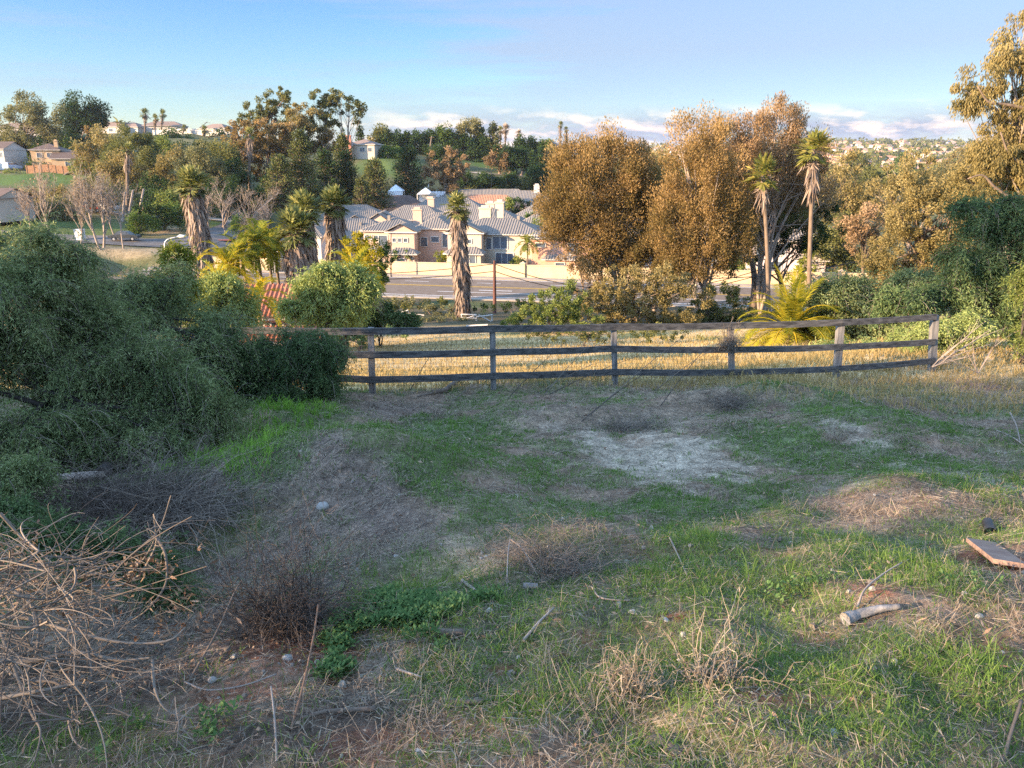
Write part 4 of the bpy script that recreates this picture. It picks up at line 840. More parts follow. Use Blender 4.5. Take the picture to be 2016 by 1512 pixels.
# second and third rows
house('townhouse', 'grey roofed house with a broad low slope behind the yellow palm bush', hloc(690, 128, -16.2), R_(4), [(-8, 8, -5, 5, 0, 4.3, 2.6, 'hip', 'x'), (-11.5, -8.003, -4, 4, 0, 3.0, 1.2, 'hip', 'x')],
 [('f', -4.5, 2.2, 1.2, 1.2, -5), ('f', 0, 2.2, 1.2, 1.2, -5), ('f', -10, 1.2, 1.2, 1.3, -4)], wall='w_beige', vents=[(-3, -2, 6.2), (2, -2, 6.2)])
house('townhouse', 'white house corner with a tall window standing behind the thick palm cluster', hloc(628, 122, -16.2), R_(-15), [(-2.5, 2.5, -4, 4, 0, 5.0, 1.3, 'hip', 'y')], [('f', .6, 2.2, .8, 2.0, -4), ('f', -1.2, 2.6, .7, 1.2, -4)], wall='w_white')
house('townhouse', 'white gabled house with grey tile roof and skylights, left in the second row', hloc(715, 150, -16.2), R_(3), [(-8.5, 5, -4, 4, 0, 5.4, 2.4, 'hip', 'x'), (1.6, 7.6, -6.6, -2, 0, 5.2, 1.7, 'gable', 'y'), (-2, 1.0, -5, -4.003, 0, 5.0, 1.2, 'gable', 'y')],
 [('f', 4.6, 2.8, 1.6, 1.6, -6.6), ('f', 6.4, 3.2, .5, .6, -6.6), ('f', -.5, 3.2, .9, 1.0, -5)], wall='w_white', vents=[(-5, -1.5, 7), (-3.4, -1.5, 7)])
house('townhouse', 'pink gabled house with a round attic window in the middle of the second row', hloc(820, 146, -16.2), R_(-6), [(-6, 6, -3.5, 4.5, 0, 5.6, 2.3, 'hip', 'x'), (-7.6, -3.4, -5.5, -1, 0, 5.2, 1.6, 'gable', 'y'), (1.6, 7, -5.5, -2, 0, 4.8, 1.7, 'gable', 'y')],
 [('f', -5.5, 3.8, .9, .9, -5.5), ('f', 4.2, 3.1, 1.2, 1.3, -5.5)], wall='w_pink', chim=[(2.6, 2, 1.2, 1, 6, 9.2)], vents=[(-3, -1, 7), (0, -1, 7.4)])
house('townhouse', 'lilac grey house with a small arched gable directly left behind the shaggy palm', hloc(868, 131, -16.2), R_(-7), [(-5, 5, -3.5, 4.5, 0, 5.4, 2.2, 'hip', 'x'), (-4.4, -.6, -5.5, -3, 0, 5.3, 1.4, 'gable', 'y')],
 [('f', -2.5, 3.2, 1.3, 1.4, -5.5), ('f', 1.6, 3.0, 1.1, 1.4, -3.5), ('f', 3.6, 3.0, .8, 1.2, -3.5)], wall='w_lilac')
house('townhouse', 'slate roofed house with two stout chimneys behind the cream townhouse', hloc(962, 135, -16.2), R_(-8), [(-7.5, 6, -4, 4, 0, 5.8, 2.3, 'hip', 'x'), (2.5, 7.2, -5.5, -2, 0, 5.2, 1.2, 'hip', 'x')], [('f', -4, 3.4, 1.3, 1.3, -4), ('f', 1, 3.4, 1.3, 1.3, -4)], wall='w_beige', chim=[(0.2, 1.0, 1.5, 1.1, 6, 9.0)])
house('townhouse', 'wide pink house with a small terracotta dormer roof in the third row', hloc(965, 172, -16.2), R_(-5), [(-9, 8, -4, 5, 0, 6.0, 2.6, 'hip', 'x'), (-3, 3.5, -6.2, -4.003, 0, 5.8, 1.2, 'hip', 'x')], [('f', -.8, 3.0, 1.6, 1.5, -6.2), ('f', 1.6, 3.0, 1.4, 1.5, -6.2), ('f', -6, 3.2, 1.4, 1.3, -4), ('f', 5.6, 3.2, 1.4, 1.3, -4)], wall='w_pink', roof='tile_terra')
house('townhouse', 'blue grey roofed house with a capped chimney at the back right of the housing', hloc(1038, 190, -16.2), R_(-5), [(-7, 6, -4, 5, 0, 6.4, 2.4, 'hip', 'x')], [('f', -3, 3.4, 1.4, 1.3, -4), ('f', 2.5, 3.4, 1.4, 1.3, -4)], wall='w_white', chim=[(2.2, 0, 1.3, 1.0, 7, 10.2)])
house('townhouse', 'house with a long low pale roof at the very back of the housing', hloc(975, 205, -16.2), R_(4), [(-16, 11, -5, 5, 0, 5.4, 3.2, 'hip', 'x')], [('f', -6, 2.4, 1.5, 1.3, -5), ('f', 3, 2.4, 1.5, 1.3, -5)], wall='w_beige', roof='tile')
house('townhouse', 'house with lilac striped tile roof half covered by the left brown tree', hloc(1090, 150, -16.2), R_(-14), [(-7, 7, -4, 5, 0, 5.6, 3.0, 'hip', 'x')], [('f', -4, 3.2, 1.2, 1.3, -4), ('f', 0, 3.2, 1.2, 1.3, -4)], wall='w_lilac')
house('townhouse', 'cream house with striped roof peeping out between the peach house and the brown tree', hloc(1078, 129, -16.2), R_(-10), [(-4.5, 7, -4, 4, 0, 5.8, 2.6, 'hip', 'x')], [('f', -2.8, 3.2, 1.0, 1.3, -4), ('f', 1, 3.2, 1.2, 1.3, -4)], wall='w_cream')
house('townhouse', 'grey tiled house rising behind the second row, right of the brown roofed house', hloc(890, 160, -16.2), R_(-3), [(-8, 7, -4, 4, 0, 6.2, 2.5, 'hip', 'x')], [('f', -3, 3.5, 1.3, 1.3, -4), ('f', 3, 3.5, 1.3, 1.3, -4)], wall='w_beige', chim=[(-3.8, 0, 1.3, 1.0, 6.6, 9.4)])
house('bungalow', 'single storey house with a broad brown shingle roof below the dark conifers', hloc(783, 186, -15.6), R_(6), [(-9, 8, -4.5, 5, 0, 3.9, 3.4, 'hip', 'x')], [('f', -3, 1.2, 1.6, 1.2, -4.5), ('f', 3, 1.2, 1.6, 1.2, -4.5)], wall='timber', roof='shingle', ribs=False)
# left hillside
house('bungalow', 'low beige house with a brown eave and blank side wall at the left edge', hloc(15, 130, -9.8), R_(-14), [(-10, 3.6, -4, 3, 0, 3.7, 1.5, 'gable', 'x')], [('f', -3.5, 1.2, 1.3, 1.2, -4)], wall='w_beige', roof='shingle', ribs=False, trim='timber')
house('two_storey_house', 'white two storey house with a long brown roof high on the left slope', hloc(15, 212, -2.9), R_(-3), [(-12, 6.2, -4, 5, 0, 5.2, 1.9, 'gable', 'x'), (-7, 1.6, -8, -4.003, 0, 2.3, .9, 'hip', 'x')], [('f', -2.4, 3.2, 1.8, 1.1, -4), ('f', 2.2, 3.2, 1.8, 1.1, -4), ('f', 4.9, 3.2, 1.2, 1.1, -4), ('f', -7, 3.2, 1.8, 1.1, -4)], wall='w_white', roof='shingle', ribs=False, garage=[(3.8, 3.6, 2.1, -4)])
house('two_storey_house', 'tan two storey house with a brick chimney on the left slope', hloc(128, 214, -2.9), R_(12), [(-3.4, 3.4, -4, 4, 0, 5.0, 1.7, 'hip', 'x'), (2.2, 11, -7, 1, 0, 2.8, 2.0, 'gable', 'x')], [('f', -1.4, 3.1, 1.2, 1.1, -4), ('f', 1.2, 3.1, 1.6, 1.1, -4), ('f', 6.5, .9, 2.2, 1.1, -7)], wall='w_tan', roof='shingle', ribs=False, chim=[(2.4, -2.2, .9, .8, 4.5, 7.4)])
for (px, Y, zz, w_, lb) in [(245, 330, None, 9, 'grey roofed bungalow on the left skyline beside the rounded palm'), (285, 332, None, 7, 'small brown roofed bungalow on the left skyline between palms'), (352, 335, None, 8, 'white bungalow on the skyline behind the hilltop fence'), (452, 322, None, 6, 'white garage sized house at the right end of the hilltop fence'), (92, 300, None, 10, 'house wall glimpsed behind the eucalyptus at top left')]:
    house('bungalow', lb, hloc(px, Y, zz), R_(random.uniform(-20, 20)), [(-w_, w_, -4, 4, 0, 3.0, 1.9, 'hip', 'x')], [('f', -w_ * .4, 1.1, 1.5, 1.1, -4), ('f', w_ * .4, 1.1, 1.5, 1.1, -4)], wall='w_white', roof='tile_far', ribs=False)
house('hilltop_house', 'hilltop house with a tall red brick chimney in the middle of the picture', hloc(722, 262, -.4), R_(-8), [(-3.5, 5.5, -4, 5, 0, 4.6, 1.7, 'hip', 'x'), (-5.5, -1.5, -6, 0, 0, 4.2, 1.5, 'gable', 'y')], [('f', -4, 2.3, 1.2, 1.2, -6), ('f', 1.5, 2.4, 1.6, 1.2, -4), ('f', 4, 2.4, 1.2, 1.2, -4)], wall='w_beige', roof='tile_far', ribs=False)
_c = [o for o in COL.objects if o.name.startswith('hilltop_house')][0]; cb = B(); cb.box(-2.6, -1.2, -6.9, -6.003, -.5, 7.0); cb.box(-2.75, -1.05, -7.05, -5.85, 7.003, 7.3); cb.build('chimney', MT['brick'], _c)
house('hilltop_house', 'pale house with columns half hidden on the hilltop below the two thin palms', hloc(1072, 318, 0), R_(-15), [(-5, 5, -4, 4, 0, 5.0, 1.8, 'hip', 'x')], [('f', -2, 1.2, .9, 2.8, -4), ('f', 0, 1.2, .9, 2.8, -4), ('f', 2, 1.2, .9, 2.8, -4)], wall='w_white', roof='tile_far', ribs=False)
_g = P(530, 600, 37); house('villa', 'villa with a red tiled roof among yellow palms just below the slope', (_g[0], 38, hz(_g[0], 38) - .45), R_(5), [(-2.4, 3.0, -1.4, 3.5, 0, 2.7, 1.15, 'gable', 'x'), (-2.6, 2.6, -3.4, -1.403, 0, 1.95, .45, 'gable', 'x')],
 [('f', -1.5, 2.05, .5, .35, -1.4), ('f', -.6, 2.05, .5, .35, -1.4), ('f', .3, 2.05, .5, .35, -1.4)], wall='w_white', roof='tile_red', ribs='fine')
for (px, py, Y, z0, nm, lb) in [(841, 392, 200, -11.6, 'tent', 'small white open sided canopy beneath the dark conifer'), (784, 382, 203, -11, 'tent', 'white sheeted canopy behind the brown shingle roof')]:
    r = empty(nm, hloc(px, Y, z0), lb, 'tent'); b = B(); [b.box(x - .08, x + .08, y - .08, y + .08, 0, 3.0) for x in (-1.9, 1.9) for y in (-1.9, 1.9)]; b.build('frame', MT['frame'], r)
    b = B(); a = [(-2, -2, 3), (2, -2, 3), (2, 2, 3), (-2, 2, 3)]; [b.quad(a[i], a[(i + 1) % 4], (.02, 0, 4.6), (-.02, 0, 4.6)) for i in range(4)]; b.box(-2, 2, 1.9, 1.95, .2, 2.95) if nm and px > 800 else b.box(-2, 2, -1.95, -1.9, .2, 2.95); b.build('canopy', MT['canvas'], r)
b = B(); l_ = hloc(865, 204, -11.4); b.box(-2, 2, -2, 2, 0, 3.0); b.box(-2.1, 2.1, -2.1, 2.1, 3.003, 3.2); o = b.build('shed', MT['canvas']); o.location = l_; tag(o, 'small white box shaped shed right of the open canopy', 'shed')
r = empty('swimming_pool_cover', (0, 0, 0), None, None) if False else None
# hilltop fence and orange board fence on the left slope
def board_wall(name, label, a, c, h, mat, n=12, cat='fence', z=None):
    a = np.array(a, float); c = np.array(c, float); b = B(); k = n + 1; xs = a + (c - a) * np.linspace(0, 1, k)[:, None]; zz = HZ(xs[:, 0], xs[:, 1]); root = empty(name, (a[0], a[1], zz[0]), label, cat)
    pb = B()
    for i in range(n):
        p, q_ = xs[i], xs[i + 1]; d = q_ - p; L = np.linalg.norm(d); M = Matrix.Translation((p[0], p[1], (zz[i] + zz[i + 1]) / 2)) @ Matrix.Rotation(math.atan2(d[1], d[0]), 4, 'Z'); b.box(0.02, L - .02, -.04, .04, -.6, h, M=M)
        pb = B(); pb.box(-.1, .1, -.1, .1, -.6, h + .12, M=M); pb.build('post', MT[mat], root, off=root.location)
    b.build('panel', MT[mat], root, off=root.location)
MT['orange_wood'] = pmat('cedar_boards', (.30, .15, .08), (.42, .23, .13), scale=2)
a_ = P(302, 268, 322); c_ = P(455, 282, 312); board_wall('hilltop_fence', 'long white fence along the left hilltop', (a_[0], 322), (c_[0], 312), 1.9, 'w_white', 14)
a_ = P(72, 340, 204); c_ = P(182, 340, 206); board_wall('board_fence', 'orange brown board fence below the tan house', (a_[0], 200), (c_[0], 202), 1.9, 'orange_wood', 8)
a_ = P(940, 395, 190)

# ------------------------------------------------------------ vehicles
def car(name, label, loc, rz, paint, kind='sedan', cat='car'):
    root = empty(name, loc, label, cat, None, rz); pr = {'sedan': [(-2.2, .45), (-2.2, .85), (-1.35, .95), (-.85, 1.42), (.55, 1.42), (1.15, .95), (2.1, .82), (2.25, .45)], 'pickup': [(-2.6, .5), (-2.6, 1.05), (-.6, 1.05), (-.55, 1.75), (.8, 1.75), (1.35, 1.1), (2.5, 1.0), (2.6, .5)],
        'van': [(-2.3, .45), (-2.35, 1.0), (-2.1, 1.8), (.6, 1.85), (1.35, 1.1), (2.2, .95), (2.3, .45)]}[kind]
    p = np.array(pr); n = len(p); b = B(); cx = np.stack([p[:, 0], p[:, 1]], 1); w = np.where(p[:, 1] > 1.2, .68, .86)
    L_ = np.stack([cx[:, 0], -w, cx[:, 1]], 1); Rr = np.stack([cx[:, 0], w, cx[:, 1]], 1); V = np.concatenate([L_, Rr]); Q = [(i, (i + 1) % n, (i + 1) % n + n, i + n) for i in range(n)]
    b.add(V, Q); m = cx.mean(0)
    for side, sg in ((L_, 0), (Rr, n)):
        for i in range(1, n // 2):
            j = n - 1 - i; b.Q.append(np.array([(sg + i - 1, sg + i, sg + j, sg + j + 1)]) + b.n - 2 * n); b.M.append(np.zeros(1))
    b.build('body', paint, root); top = [q_ for q_ in pr if q_[1] > 1.3]; g = B(); x0, x1 = top[0][0] + .1, top[-1][0] - .05; zt = top[0][1] - .1
    g.box(x0, x1, -.80, .80, zt - .38, zt - .02); g.build('windows', MT['glass'], root)
    for x in (p[0, 0] * .62, p[-1, 0] * .62):
        for y in (-.8, .8):
            t_ = B(); t_.tubes(np.array([(x, y - .11, .33), (x, y + .11, .33)]), np.array([.34, .34]), 12); t_.tubes(np.array([(x, y - .12, .33), (x, y + .12, .33)]), np.array([.18, .18]), 8, mi=1); t_.build('wheel', [MT['black'], MT['metal']], root)
    return root
CP_ = {k: pmat('car_paint_' + k, c, rough=.3, spec=.6) for k, c in dict(red=(.45, .05, .04), white=(.7, .7, .7), blue=(.35, .45, .6), silver=(.45, .46, .48), dark=(.04, .045, .05)).items()}
car('parked_car', 'red car parked on the upper street at left', hloc(183, 147.5, dz=.35), R_(5), CP_['red'])
car('pickup_truck', 'white pickup truck parked on the upper street right of the red car', hloc(218, 148, dz=.35), R_(178), CP_['white'], 'pickup', 'pickup truck')
car('parked_van', 'pale blue van parked in front of the garage of the white house at upper left', hloc(51, 205, dz=.05), R_(80), CP_['blue'], 'van', 'van')
car('parked_car', 'dark car on the side road behind the leaning pale trunks', hloc(248, 121, dz=.15), R_(4), CP_['dark'])
car('parked_car', 'silver car parked beside the date palm, half hidden by pepper foliage', hloc(1642, 84, -14.75, 0), R_(-14), CP_['silver'])

# ------------------------------------------------------------ poles, wires, lamp
def pole(name, label, px, Y, top, r, mat, cat='pole', arms=(), base_px=None):
    b0 = base_at(base_px or px, Y); tp = P(px, top, Y); root = empty(name, b0, label, cat); b = B(); b.tubes(np.array([b0 - np.array((0, 0, .5)), (b0 + tp) / 2, tp]), np.array([r * 1.2, r, r * .8]), 8); b.build('shaft', MT[mat], root, smooth=True, off=b0)
    for (dz, w) in arms: a = B(); a.box(tp[0] - w / 2, tp[0] + w / 2, tp[1] - .06, tp[1] + .06, tp[2] - dz - .12, tp[2] - dz); a.build('crossarm', MT[mat], root, off=b0)
    return tp
MT['pole_red'] = pmat('pole_reddish', (.07, .03, .025), (.11, .05, .04), scale=3)
tpA = pole('utility_pole', 'dark reddish pole standing in front of the road right of the shaggy palm', 973.5, 72, 513, .15, 'pole_red')
pole('street_pole', 'thin dark pole on the far pavement in front of the pink townhouse', 770, 100, 458, .07, 'bark_dark')
pole('utility_pole', 'brown wooden pole on the central hilltop above the dark shrubs', 850, 268, 268, .25, 'bark', arms=((.4, 1.6),))
tL = pole('light_mast', 'tall thin mast with floodlights on a crossbar behind the housing', 968, 215, 336, .09, 'bark_dark', arms=((.1, 3.0), (1.6, 2.4)))
pole('utility_pole', 'small white topped post beside the dark conifer', 844, 205, 362, .12, 'frame')
pole('utility_pole', 'wooden pole with crossarm on the left skyline by the rounded palm', 257, 330, 238, .14, 'bark', arms=((.3, 2.6), (1.4, 2.2)))
pole('utility_pole', 'wooden pole with crossarm on the skyline behind the left hilltop fence', 408, 330, 240, .14, 'bark', arms=((.3, 2.8),))
pole('light_mast', 'twin lamp mast on the horizon between the two brown trees', 1284, 420, 288, .2, 'bark_dark', arms=((0, 4),))
for i_, (px, t_, bx) in enumerate([(246, 378, 258), (262, 374, 268), (283, 372, 286)]): pole('pale_post', ['left', 'middle', 'right'][i_] + 'most of three pale wooden posts on the slope above the side road', px, 140, t_, .22, 'bark_pale', base_px=bx)
b0 = base_at(324, 70); root = empty('street_lamp', b0, 'grey cobra head street lamp rising behind the pepper tree at left', 'street lamp'); tp = P(325, 480, 70); b = B(); b.tubes(curve_pts([b0, (b0 * .2 + tp * .8), tp + np.array((.1, 0, .25)), tp + np.array((1.2, 0, .62))], 12), np.linspace(.11, .05, 12), 8); b.build('mast', MT['metal'], root, smooth=True, off=b0)
b = B(); b.tubes(np.array([tp + (1.1, 0, .60), tp + (1.4, 0, .66), tp + (1.9, 0, .64), tp + (2.0, 0, .62)]), np.array([.05, .16, .15, .03]), 8); b.build('lamp_head', MT['frame'], root, smooth=True, off=b0)
def wire(a, c, sag, label): b = B(); a = np.array(a); c = np.array(c); b.tubes(bez(a, (a + c) / 2 - np.array((0, 0, sag * 2)), c, 24), np.full(24, .035), 4); return tag(b.build('overhead_wire', MT['black']), label, 'wire')
wire(P(400, 528, 74), tpA - (0, 0, .3), .8, 'upper overhead wire running left from the reddish pole across the road'); wire(P(400, 534, 74), tpA - (0, 0, 1.0), .8, 'lower overhead wire running left from the reddish pole across the road')
wire(tpA - (0, 0, .3), P(1500, 530, 70), 2.2, 'upper overhead wire running right from the reddish pole into the brown trees'); wire(tpA - (0, 0, 1.0), P(1500, 540, 70), 2.0, 'lower overhead wire running right from the reddish pole into the brown trees')
wire(P(1380, 548, 62), P(1700, 512, 66), .4, 'thick black cable crossing the grey trunks beside the date palm')

# ------------------------------------------------------------ white bits of old fence down the bank
def old_fence(label, posts, Y, rails, name='broken_fence'):
    g = base_at(posts[0][0], Y); root = empty(name, g, label, 'fence')
    for (px, pt, pb_) in posts: b = B(); t1, t2 = P(px, pt, Y), P(px, pb_, Y); b.tubes(np.array([t1, t2]), np.array([.07, .07]), 4); b.build('post', MT['white_wood'], root, off=g)
    for (x0, y0, x1, y1) in rails: b = B(); b.tubes(np.array([P(x0, y0, Y - .1), P(x1, y1, Y - .1)]), np.array([.06, .06]), 4); b.build('rail', MT['white_wood'], root, off=g)
def yat(px, py): return G(px, py, y0=25, y1=90)[1]
y_ = yat(920, 631); old_fence('broken white rail fence with a crossed brace at the foot of the shaggy palm', [(909, 618, 632), (938, 620, 632), (969, 619, 633)], y_, [(909, 619, 938, 620), (909, 630, 937, 621), (938, 624, 969, 620), (942, 620, 966, 633), (909, 625, 938, 627)])
y_ = yat(800, 634); old_fence('collapsed white rail fence lying bent on the bank left of the palm', [(803, 611, 626), (790, 615, 632)], y_, [(783, 634, 792, 616), (790, 615, 803, 611), (803, 617, 835, 621), (786, 628, 803, 619), (803, 624, 812, 619)])
y_ = yat(720, 645); old_fence('leaning grey white rails half swallowed by ivy at the bank foot', [(727, 630, 637)], y_, [(700, 640, 745, 622), (690, 650, 735, 632)])
b = B(); y_ = yat(925, 642); b.tubes(np.array([P(918, 642, y_), P(960, 640, y_)]), np.array([.08, .08]), 4); tag(b.build('fallen_rail', MT['white_wood']), 'single pale rail lying flat on the grass below the broken fence', 'rail')
b = B(); l_ = hloc(160, 121, dz=.1); b.box(-.6, .6, -.5, .5, 0, 1.5); b.box(-.65, .65, -.55, .55, 1.503, 1.62); o = b.build('utility_cabinet', MT['frame']); o.location = l_; tag(o, 'white metal cabinet standing at the edge of the side road', 'cabinet')
b = B(); l_ = hloc(536, 104, dz=.0); b.box(-.7, .7, -.5, .5, 0, 2.7); b.box(-.85, .85, -.65, .65, 2.703, 2.95); o = b.build('gate_pillar', MT['w_white']); o.location = l_; tag(o, 'white capped pillar across the road behind the dark palm stems', 'pillar')

# ------------------------------------------------------------ the board fence
def paddock_fence():
    pts = [(175, 648, 772, 15.0), (345, 647, 772, 15.0), (512, 646, 773, 15.0), (730, 645, 776, 15.0), (969, 643, 772, 15.3), (1208, 640, 762, 16.0), (1438, 637, 754, 16.6), (1655, 631, 744, 17.0), (1840, 620, 730, 17.6)]
    tops = [P(a, b_, Y) for a, b_, _, Y in pts]; bots = [P(a - (8 if a == 1655 else 6 if a == 1840 else -3), c, Y) for a, _, c, Y in pts]
    root = empty('board_fence', (bots[4][0], bots[4][1], bots[4][2]), 'weathered grey three rail board fence with wire mesh across the slope', 'fence'); o0 = root.location
    for i, (t_, l) in enumerate(zip(tops, bots)):
        b = B(); ax = l - t_; n = 6; u_ = np.linspace(0, 1.06, n)[:, None]; c = t_ + ax * u_; w = .058 if i not in (7, 8) else .072
        V = []
        for p in c: V += [(p[0] - w, p[1] - w, p[2]), (p[0] + w, p[1] - w, p[2]), (p[0] + w, p[1] + w, p[2]), (p[0] - w, p[1] + w, p[2])]
        V = np.array(V) + rng.normal(size=(n * 4, 3)) * .0025; Q = [(k * 4 + j, k * 4 + (j + 1) % 4, k * 4 + 4 + (j + 1) % 4, k * 4 + 4 + j) for k in range(n - 1) for j in range(4)] + [(0, 3, 2, 1)]
        b.add(V, Q); po = b.build('post', MT['grey_wood_v'], root, off=o0)
        if i == 8: po['label'] = 'end post, darker than the rest'
        if i == 7: po['label'] = 'leaning post with a sunlit bleached face'
    hts = [[.02, .37, .68], [.02, .37, .68], [.02, .37, .68], [.04, .39, .76], [.02, .37, .73], [.015, .36, .735], [.02, .42, .80], [.02, .44, .82], [.02, .46, .80]]
    for r in range(3):
        for i in range(len(pts) - 1):
            a = tops[i] + (bots[i] - tops[i]) * hts[i][r]; c = tops[i + 1] + (bots[i + 1] - tops[i + 1]) * hts[i + 1][r]; a = a + (0, -.085, 0); c = c + (0, -.085, 0)
            d = c - a; n = 9; u_ = np.linspace(-.004 if i else 0, 1.0, n); p = a + d * u_[:, None]; p[:, 2] += -.012 * np.sin(np.pi * u_) + rng.normal(size=n) * .002; h = .068; t_ = .018
            off = .0035 * (i % 2); V = []
            for q_ in p: V += [(q_[0], q_[1] - t_ - off, q_[2] - h), (q_[0], q_[1] - t_ - off, q_[2] + h + rng.normal() * .002), (q_[0], q_[1] + t_ - off, q_[2] + h), (q_[0], q_[1] + t_ - off, q_[2] - h)]
            b = B(); b.add(V, [(k * 4 + j, k * 4 + (j + 1) % 4, k * 4 + 4 + (j + 1) % 4, k * 4 + 4 + j) for k in range(n - 1) for j in range(4)] + [(0, 1, 2, 3), (n * 4 - 1, n * 4 - 2, n * 4 - 3, n * 4 - 4)])
            b.build('rail', MT['grey_wood'], root, off=o0)
    w = B()
    for i in range(2, 6):
        a0, a1, c0, c1 = tops[i], bots[i], tops[i + 1], bots[i + 1]; a0 = a0 + (a1 - a0) * .22 if i < 5 else a0 + (a1 - a0) * .45; c0 = c0 + (c1 - c0) * (.22 if i < 5 else .5)
        yo = np.array((0, .075, 0)); n = int(np.linalg.norm(c0 - a0) / .10); u_ = np.linspace(0, 1, n)[:, None]
        w.tubes(np.stack([a0 + (c0 - a0) * u_ + yo, a1 + (c1 - a1) * u_ + yo], 1), np.full((n, 2), .0026), 3, cap=False)
        m = int(np.linalg.norm(a1 - a0) / .07); u_ = np.linspace(0, 1, m)[:, None]; w.tubes(np.stack([a0 + (a1 - a0) * u_ + yo, c0 + (c1 - c0) * u_ + yo], 1), np.full((m, 2), .0026), 3, cap=False)
    w.build('wire_mesh', MT['wire'], root, off=o0)
MT['grey_wood_v'] = pmat('weathered_post', (.085, .083, .08), (.24, .23, .22), scale=7, bump=.4, stretch=(3, 3, .25), detail=8, lo=.35, hi=.68)
paddock_fence()

# ------------------------------------------------------------ things lying on the near slope
def rock(name, label, px, py, w, h, mat='stone', group=None, cat='rock'):
    g = G(px, py + h * .5, y1=19); dep = g[1] * CP - g[2] * SP; rx = w * dep / FPX / 2; rz_ = h * dep / FPX / 2 * .9; b = B(); n1_, n2_ = 9, 14
    th = np.linspace(.02, np.pi - .02, n1_); ph = np.arange(n2_) * 2 * np.pi / n2_; TH, PH = np.meshgrid(th, ph, indexing='ij'); rr = 1 + .16 * (vnoise(np.cos(PH) * 2 + 5, TH * 2 + np.sin(PH), 1., int(px)) - .5) * 2
    V = np.stack([np.sin(TH) * np.cos(PH) * rx * rr, np.sin(TH) * np.sin(PH) * rx * .8 * rr, np.cos(TH) * rz_ * rr], -1).reshape(-1, 3); gI = np.arange(n1_ * n2_).reshape(n1_, n2_); j = np.roll(gI, -1, 1)
    b.add(V, np.stack([gI[:-1], gI[1:], j[1:], j[:-1]], -1).reshape(-1, 4)); o = b.build(name, MT[mat], smooth=True); o.location = (g[0], g[1], g[2] + rz_ * .2); o.rotation_euler = (0, R_(random.uniform(-15, 15)), random.uniform(0, 3)); return tag(o, label, cat, group)
rock('rock', 'smooth oval grey green stone on the brown mulch mound', 636, 991, 26, 20)
rock('rock', 'pale angular white stone near the dark twiggy shrub at left', 566, 1290, 22, 15, 'white_stone')
rock('rock', 'white stone beside the short grey pipe', 982, 1160, 14, 10, 'white_stone'); rock('rock', 'left of two white pebbles near the tan bare patch', 947, 1097, 9, 7, 'white_stone'); rock('rock', 'right of two white pebbles near the tan bare patch', 957, 1094, 9, 7, 'white_stone')
rock('rock', 'brown stone standing just above the two white pebbles', 949, 1087, 8, 9, 'stone'); rock('rock', 'pale stone lying in the green grass right of centre below the brown litter', 1638, 1120, 12, 9, 'white_stone'); rock('rock', 'pale pebble in the grass at centre right beside the leaning thin stick', 1234, 1102, 10, 8, 'white_stone')
rock('rock', 'flat pale stone on the red soil mound below centre', 1310, 1218, 16, 7, 'white_stone'); rock('rock', 'tan stone by the pink soil near the left dead brush', 418, 1333, 18, 16, 'stone'); rock('rock', 'pale round stone in the middle of the lower grass', 1021, 1290, 10, 10, 'white_stone')
rock('rock', 'reddish stone at the sunlit grass edge on the right', 1928, 1208, 20, 12, 'stone'); rock('rock', 'white speck of stone on the mulch near the weeds', 779, 1091, 10, 8, 'white_stone')
rock('rock', 'dark clod of earth at the left front of the lower grass', 1325, 1468, 44, 24, 'bark'); rock('rock', 'dark brown wood chunk lying in grass at lower centre right', 1288, 1452, 50, 26, 'bark'); rock('rock', 'pale leaf shaped chip of wood near the lower right grass', 1643, 1441, 28, 9, 'white_stone')
def stick(name, label, pts, r0, r1, mat='bark_pale', y=None, lift=.02, sides=6, cat='stick', k=16, group=None):
    """pts: (px, py[, lift]) laid on the ground below those pixels, lifted by lift metres"""
    W_ = []
    for p in pts:
        if y is None: g = G(p[0], p[1], y1=19); g = g + (0, 0, p[2] if len(p) > 2 else lift)
        else: g = P(p[0], p[1], y if not hasattr(y, '__len__') else y[len(W_)])
        W_.append(g)
    c = curve_pts(W_, k); b = B(); b.tubes(c, np.linspace(r0, r1, k) * (1 + .04 * rng.normal(size=k)), sides); o = b.build(name, MT[mat] if isinstance(mat, str) else mat, smooth=True); return tag(o, label, cat, group)
MT['log_grey'] = pmat('log_grey', (.14, .13, .12), (.30, .28, .26), scale=12, bump=.6, stretch=(1, 1, 3))
stick('log', 'short grey log with a sawn brown end lying in the sunlit grass edge', [(1662, 1232), (1690, 1222), (1730, 1211), (1770, 1207)], .029, .011, 'log_grey', lift=.028, sides=8, cat='log')
stick('stick', 'thin curved pale stick arching above the grey log', [(1686, 1206), (1700, 1180, .05), (1735, 1160, .08), (1770, 1145, .10)], .006, .003)
stick('fallen_branch', 'dark broken branch with a snapped end pointing up beside the board fence', [(850, 775, .03), (875, 774, .06), (893, 766, .12), (912, 757, .2)], .045, .05, 'bark', sides=8, cat='branch')
stick('fallen_branch', 'split dark slab of bark lying left of the snapped branch by the fence', [(822, 783), (850, 777), (880, 774)], .02, .03, 'bark', cat='branch')
stick('log', 'long grey dead log lying under the left pepper tree', [(30, 962), (90, 956), (160, 950), (205, 948)], .05, .045, 'bark_pale', lift=.06, sides=8, cat='log')
stick('log', 'dark crooked dead trunk rising from the grey log to a pale snapped fork', [(200, 946, .06), (235, 918, .12), (275, 900, .2), (310, 885, .3), (350, 868, .42)], .07, .025, 'bark_dark', sides=8, cat='log')
stick('fallen_branch', 'pale snapped fork on top of the dark crooked trunk at left', [(300, 880, .25), (330, 872, .32), (345, 866, .36), (352, 872, .34)], .02, .012, 'bark_pale', cat='branch')
